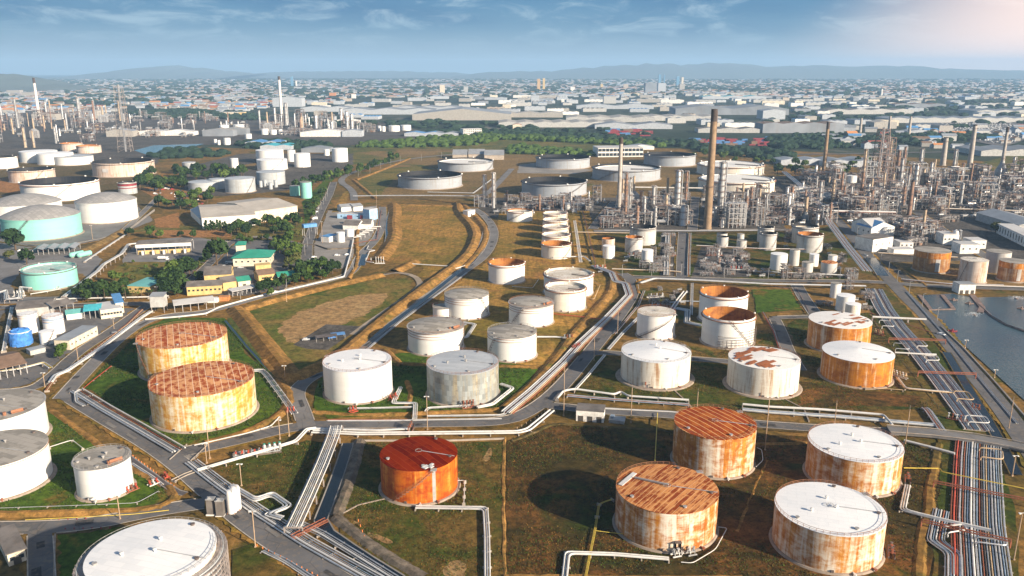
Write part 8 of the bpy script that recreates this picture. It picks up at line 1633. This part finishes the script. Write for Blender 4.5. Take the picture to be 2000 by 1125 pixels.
# vehicles on the site
def car(u, v, rz, mat, label, s=1.0, truck=False):
    t = thing('tank_truck' if truck else 'parked_car', label, 'truck' if truck else 'car', G(u, v), rz); L = 9.5 if truck else 4.4
    if truck:
        mb = MB(); mb.drum((-3.6, 0, 2.1), (2.0, 0, 2.1), 1.2, 12); part('tank', mb, M[mat], t); mb = MB(); mb.box((3.7, 0, 1.7), (2.0, 2.4, 2.4)); part('cab', mb, M['car_white'], t, smooth=False); mb = MB(); mb.box((4.75, 0, 2.2), (.12, 2.0, .9)); part('windscreen', mb, M['glass_dark'], t, smooth=False)
    else:
        mb = MB(); mb.box((0, 0, .75), (4.4, 1.8, .7)); mb.quad((-1.7, -.85, 1.1), (1.2, -.85, 1.1), (.7, -.7, 1.6), (-1.4, -.7, 1.6)); mb.quad((1.2, .85, 1.1), (-1.7, .85, 1.1), (-1.4, .7, 1.6), (.7, .7, 1.6)); mb.quad((-1.4, -.7, 1.6), (.7, -.7, 1.6), (.7, .7, 1.6), (-1.4, .7, 1.6)); part('body', mb, M[mat], t, smooth=False)
        mb = MB(); mb.quad((1.25, -.82, 1.12), (1.25, .82, 1.12), (.74, .68, 1.6), (.74, -.68, 1.6)); mb.quad((-1.75, .82, 1.12), (-1.75, -.82, 1.12), (-1.44, -.68, 1.6), (-1.44, .68, 1.6)); part('windscreen', mb, M['glass_dark'], t, smooth=False)
    for x in (-L * .3, L * .3):
        for y in (-.85, .85): mb = MB(); mb.tube([(0, -.12, 0), (0, .12, 0)], .42 if truck else .34, 10); part('wheel', mb, M['car_dark'], t, loc=(x, y, .42 if truck else .34))
for a in ((40, 491, .6, 'car_white', 'white car beside the round tree at the left'), (614, 430, 1.3, 'car_white', 'white bus-like tanker on the tree-lined road', 1, True), (618, 415, 1.3, 'car_white', 'white car behind the tanker on the tree-lined road'), (621, 408, 1.3, 'car_silver', 'silver car on the tree-lined road'), (630, 395, 1.3, 'car_dark', 'dark car on the tree-lined road'), (450, 514, .2, 'car_white', 'white car in front of the green-roofed building'), (470, 524, .2, 'car_silver', 'silver car beside the green-roofed building'), (538, 572, .3, 'car_white', 'white car parked under trees below the yellow house'), (552, 568, .3, 'car_dark', 'dark car parked under trees below the yellow house'), (520, 577, .3, 'car_silver', 'silver car parked nearest the road wall'), (648, 661, .4, 'tarp_blue', 'blue car on the concrete pad in the basin field'), (598, 665, .2, 'car_silver', 'silver car at the left of the concrete pad'), (318, 508, .1, 'car_white', 'white tanker by the loading canopy', 1, True), (1838, 655, -1.0, 'car_white', 'white car on the pond road'), (1690, 500, -1.1, 'car_silver', 'silver car on the road past the right plant'), (395, 592, .2, 'car_dark', 'dark van beside the orange container'), (85, 490, 0, 'car_red', 'red car under the zigzag canopy'), (120, 489, 0, 'car_white', 'white car under the zigzag canopy'), (225, 652, .6, 'car_dark', 'dark car by the left road'), (990, 1060 - 300, 0, 'car_white', 'white car on the mid road verge') ):
    if a[4].startswith('white car on the mid'): continue
    car(*a)
for k, (u, v) in enumerate(((630, 665), (644, 663), (660, 660))):
    t = thing('shelter', '%s dark shelter on the concrete pad of the basin field' % nth(k + 1), 'shelter', G(u, v), .35); mb = MB(); mb.quad((-4, -3, 2.6), (4, -3, 2.6), (4, 0, 3.4), (-4, 0, 3.4)); mb.quad((-4, 0, 3.4), (4, 0, 3.4), (4, 3, 2.6), (-4, 3, 2.6)); part('roof', mb, M['pipe_dark' if k < 2 else 'container_blue'], t, smooth=False)
    for x in (-3.7, 3.7):
        for y in (-2.7, 2.7): mb = MB(); mb.box((x, y, 1.3), (.2, .2, 2.6)); part('post', mb, M['rail_grey'], t, smooth=False)
def car_row(poly, n, mats, label, group, seed, rz=0.3):
    r2 = random.Random(seed); pr = {}; pw = [(G(*p).x, G(*p).y) for p in poly]; xs = [p[0] for p in pw]; ys = [p[1] for p in pw]; got = []
    for k in range(n * 30):
        if len(got) >= n: break
        g = Vector((r2.uniform(min(xs), max(xs)), r2.uniform(min(ys), max(ys)), 0))
        if not inside((g.x, g.y), pw) or any((g - q).length < 5 for q in got): continue
        got.append(g); m_ = r2.choice(mats); lb = label % {'car_white': 'white', 'car_silver': 'silver', 'car_dark': 'dark', 'car_red': 'red', 'tarp_blue': 'blue'}[m_]
        if m_ not in pr:
            car(CU, 600, 0, m_, lb); root = [o for o in bpy.data.objects if o.parent is None and o.get('label') == lb][-1]; remember(root); pr[m_] = root; root.location = g; root['group'] = group + ' ' + m_.split('_')[1]
        else: copy_tree(pr[m_], g, rz + r2.choice((0, 1.57)) + r2.uniform(-.1, .1), lb, group + ' ' + m_.split('_')[1])
car_row([(285, 372), (320, 364), (405, 386), (395, 402), (330, 398)], 42, ('car_dark', 'car_red', 'car_silver', 'car_dark', 'car_white'), '%s wrecked car in the scrap yard among the trees', 'scrap yard cars', 3)
car_row([(355, 560), (440, 512), (455, 520), (450, 548), (400, 552)], 8, ('car_white', 'car_silver', 'car_dark'), '%s car parked around the workshops', 'cars around the workshops', 4)
car_row([(600, 505), (680, 492), (684, 508), (605, 524)], 5, ('car_white', 'tarp_blue'), '%s car on the paved yard', 'cars on the paved yard', 5)
def pole_row(px, d, label, h=9):
    me = None
    for p in resample(P2(px), d):
        if me is None: mb = MB(); mb.tube([(0, 0, 0), (0, 0, h)], .16, 5); mb.bar((0, 0, h), (1.6, 0, h + .2), .12); me = mb.mesh('street_lamp', M['rail_grey'])
        tag(link('street_lamp', me, None, (p.x, p.y, 0), 0), label, 'street lamp', 'lamps: ' + label)
pole_row([(700, 345), (782, 318), (900, 306)], 45, 'thin grey street lamp along the road past the crude tanks', 11)
pole_row([(596, 500), (612, 440), (640, 385)], 32, 'thin grey street lamp along the tree-lined road', 10)
pole_row([(1665, 450), (1705, 502), (1752, 552), (1830, 628)], 30, 'thin grey street lamp beside the right plant road', 9)
pole_row([(1215, 540), (1330, 539), (1500, 546), (1640, 547)], 28, 'thin grey street lamp along the cross road above the open rusty tanks', 9)
pole_row([(470, 585), (560, 562), (690, 529)], 26, 'thin grey street lamp along the road above the basin field', 9)
# ---------------------------------------------------------------- hills and air
def hill(prof, Y, depth, label, seed, name='hill'):
    # prof: (picture column, picture row of the crest); real ground relief at distance Y
    r2 = random.Random(seed); mb = MB(); n = 60; X0, X1 = [(p[0] - CU) / F * Y * 1.03 for p in (prof[0], prof[-1])]; rows = (0, .25, .5, .75, 1.0, 1.3, 1.7)
    ks = [(p[0] - CU) / F * Y * 1.03 for p in prof]; hz = [max(0, Zat(Y, p[1]) * (.72 if Y > 9000 else 1)) for p in prof]
    for i in range(n + 1):
        x = X0 + (X1 - X0) * i / n; j = max(k for k in range(len(ks) - 1) if ks[k] <= x + 1e-6); f = (x - ks[j]) / (ks[j + 1] - ks[j]); f = f * f * (3 - 2 * f); h = hz[j] + (hz[j + 1] - hz[j]) * f; h *= 1 + .06 * math.sin(x * .004 * (1 + seed)) + r2.uniform(-.03, .03)
        for q in rows: s_ = math.sin(min(q, 1.7) / 1.0 * math.pi / 2) if q <= 1 else max(0, math.cos((q - 1) / .7 * math.pi / 2)); mb.v.append((x, Y + (q - 1) * depth, -1 + h * s_ * (1 + r2.uniform(-.05, .05))))
    k = len(rows)
    for i in range(n):
        for j in range(k - 1): mb.face((i * k + j, (i + 1) * k + j, (i + 1) * k + j + 1, i * k + j + 1))
    struct(name, mb, M['hill_wood_hazed'], label, True)
hill([(-250, 172), (-120, 158), (0, 152), (60, 146), (85, 145), (120, 152), (175, 165), (240, 175)], 6200, 900, 'dark wooded hill at the far left', 1)
hill([(250, 146), (300, 134), (345, 124), (385, 120), (430, 127), (480, 135), (540, 143)], 15500, 2500, 'hazy hill left of centre on the horizon', 2)
hill([(900, 145), (960, 136), (1060, 134), (1130, 126), (1200, 118), (1265, 112), (1310, 118), (1360, 112), (1420, 114), (1460, 122), (1500, 120), (1560, 118), (1600, 122), (1650, 120), (1715, 120), (1760, 127), (1900, 132), (2050, 138)], 15500, 2500, 'long hazy mountain ridge on the horizon', 3)
hill([(480, 145), (600, 136), (760, 134), (880, 138), (960, 146)], 17500, 2500, 'faint low ridge in the middle of the horizon', 4)
hm = bpy.data.materials.new('haze_air'); hm.use_nodes = True; hn = hm.node_tree; hn.nodes.clear()
vol = N(hn, 'ShaderNodeVolumePrincipled', {'Color': (0.42, 0.68, 1.0, 1), 'Density': 0.00007, 'Anisotropy': 0.0}); N(hn, 'ShaderNodeOutputMaterial', {'Volume': vol.outputs[0]})
mb = MB(); mb.box((0, 10500, 198.4), (43000, 22800, 400)); hz = link('haze', mb.mesh('haze', hm, False)); tag(hz, 'thin blue haze in the air over the whole plain', None, None, 'stuff')
print('supports', NSUP[0], 'trees', NT_, 'houses', len(hs), 'objects', len(bpy.data.objects))
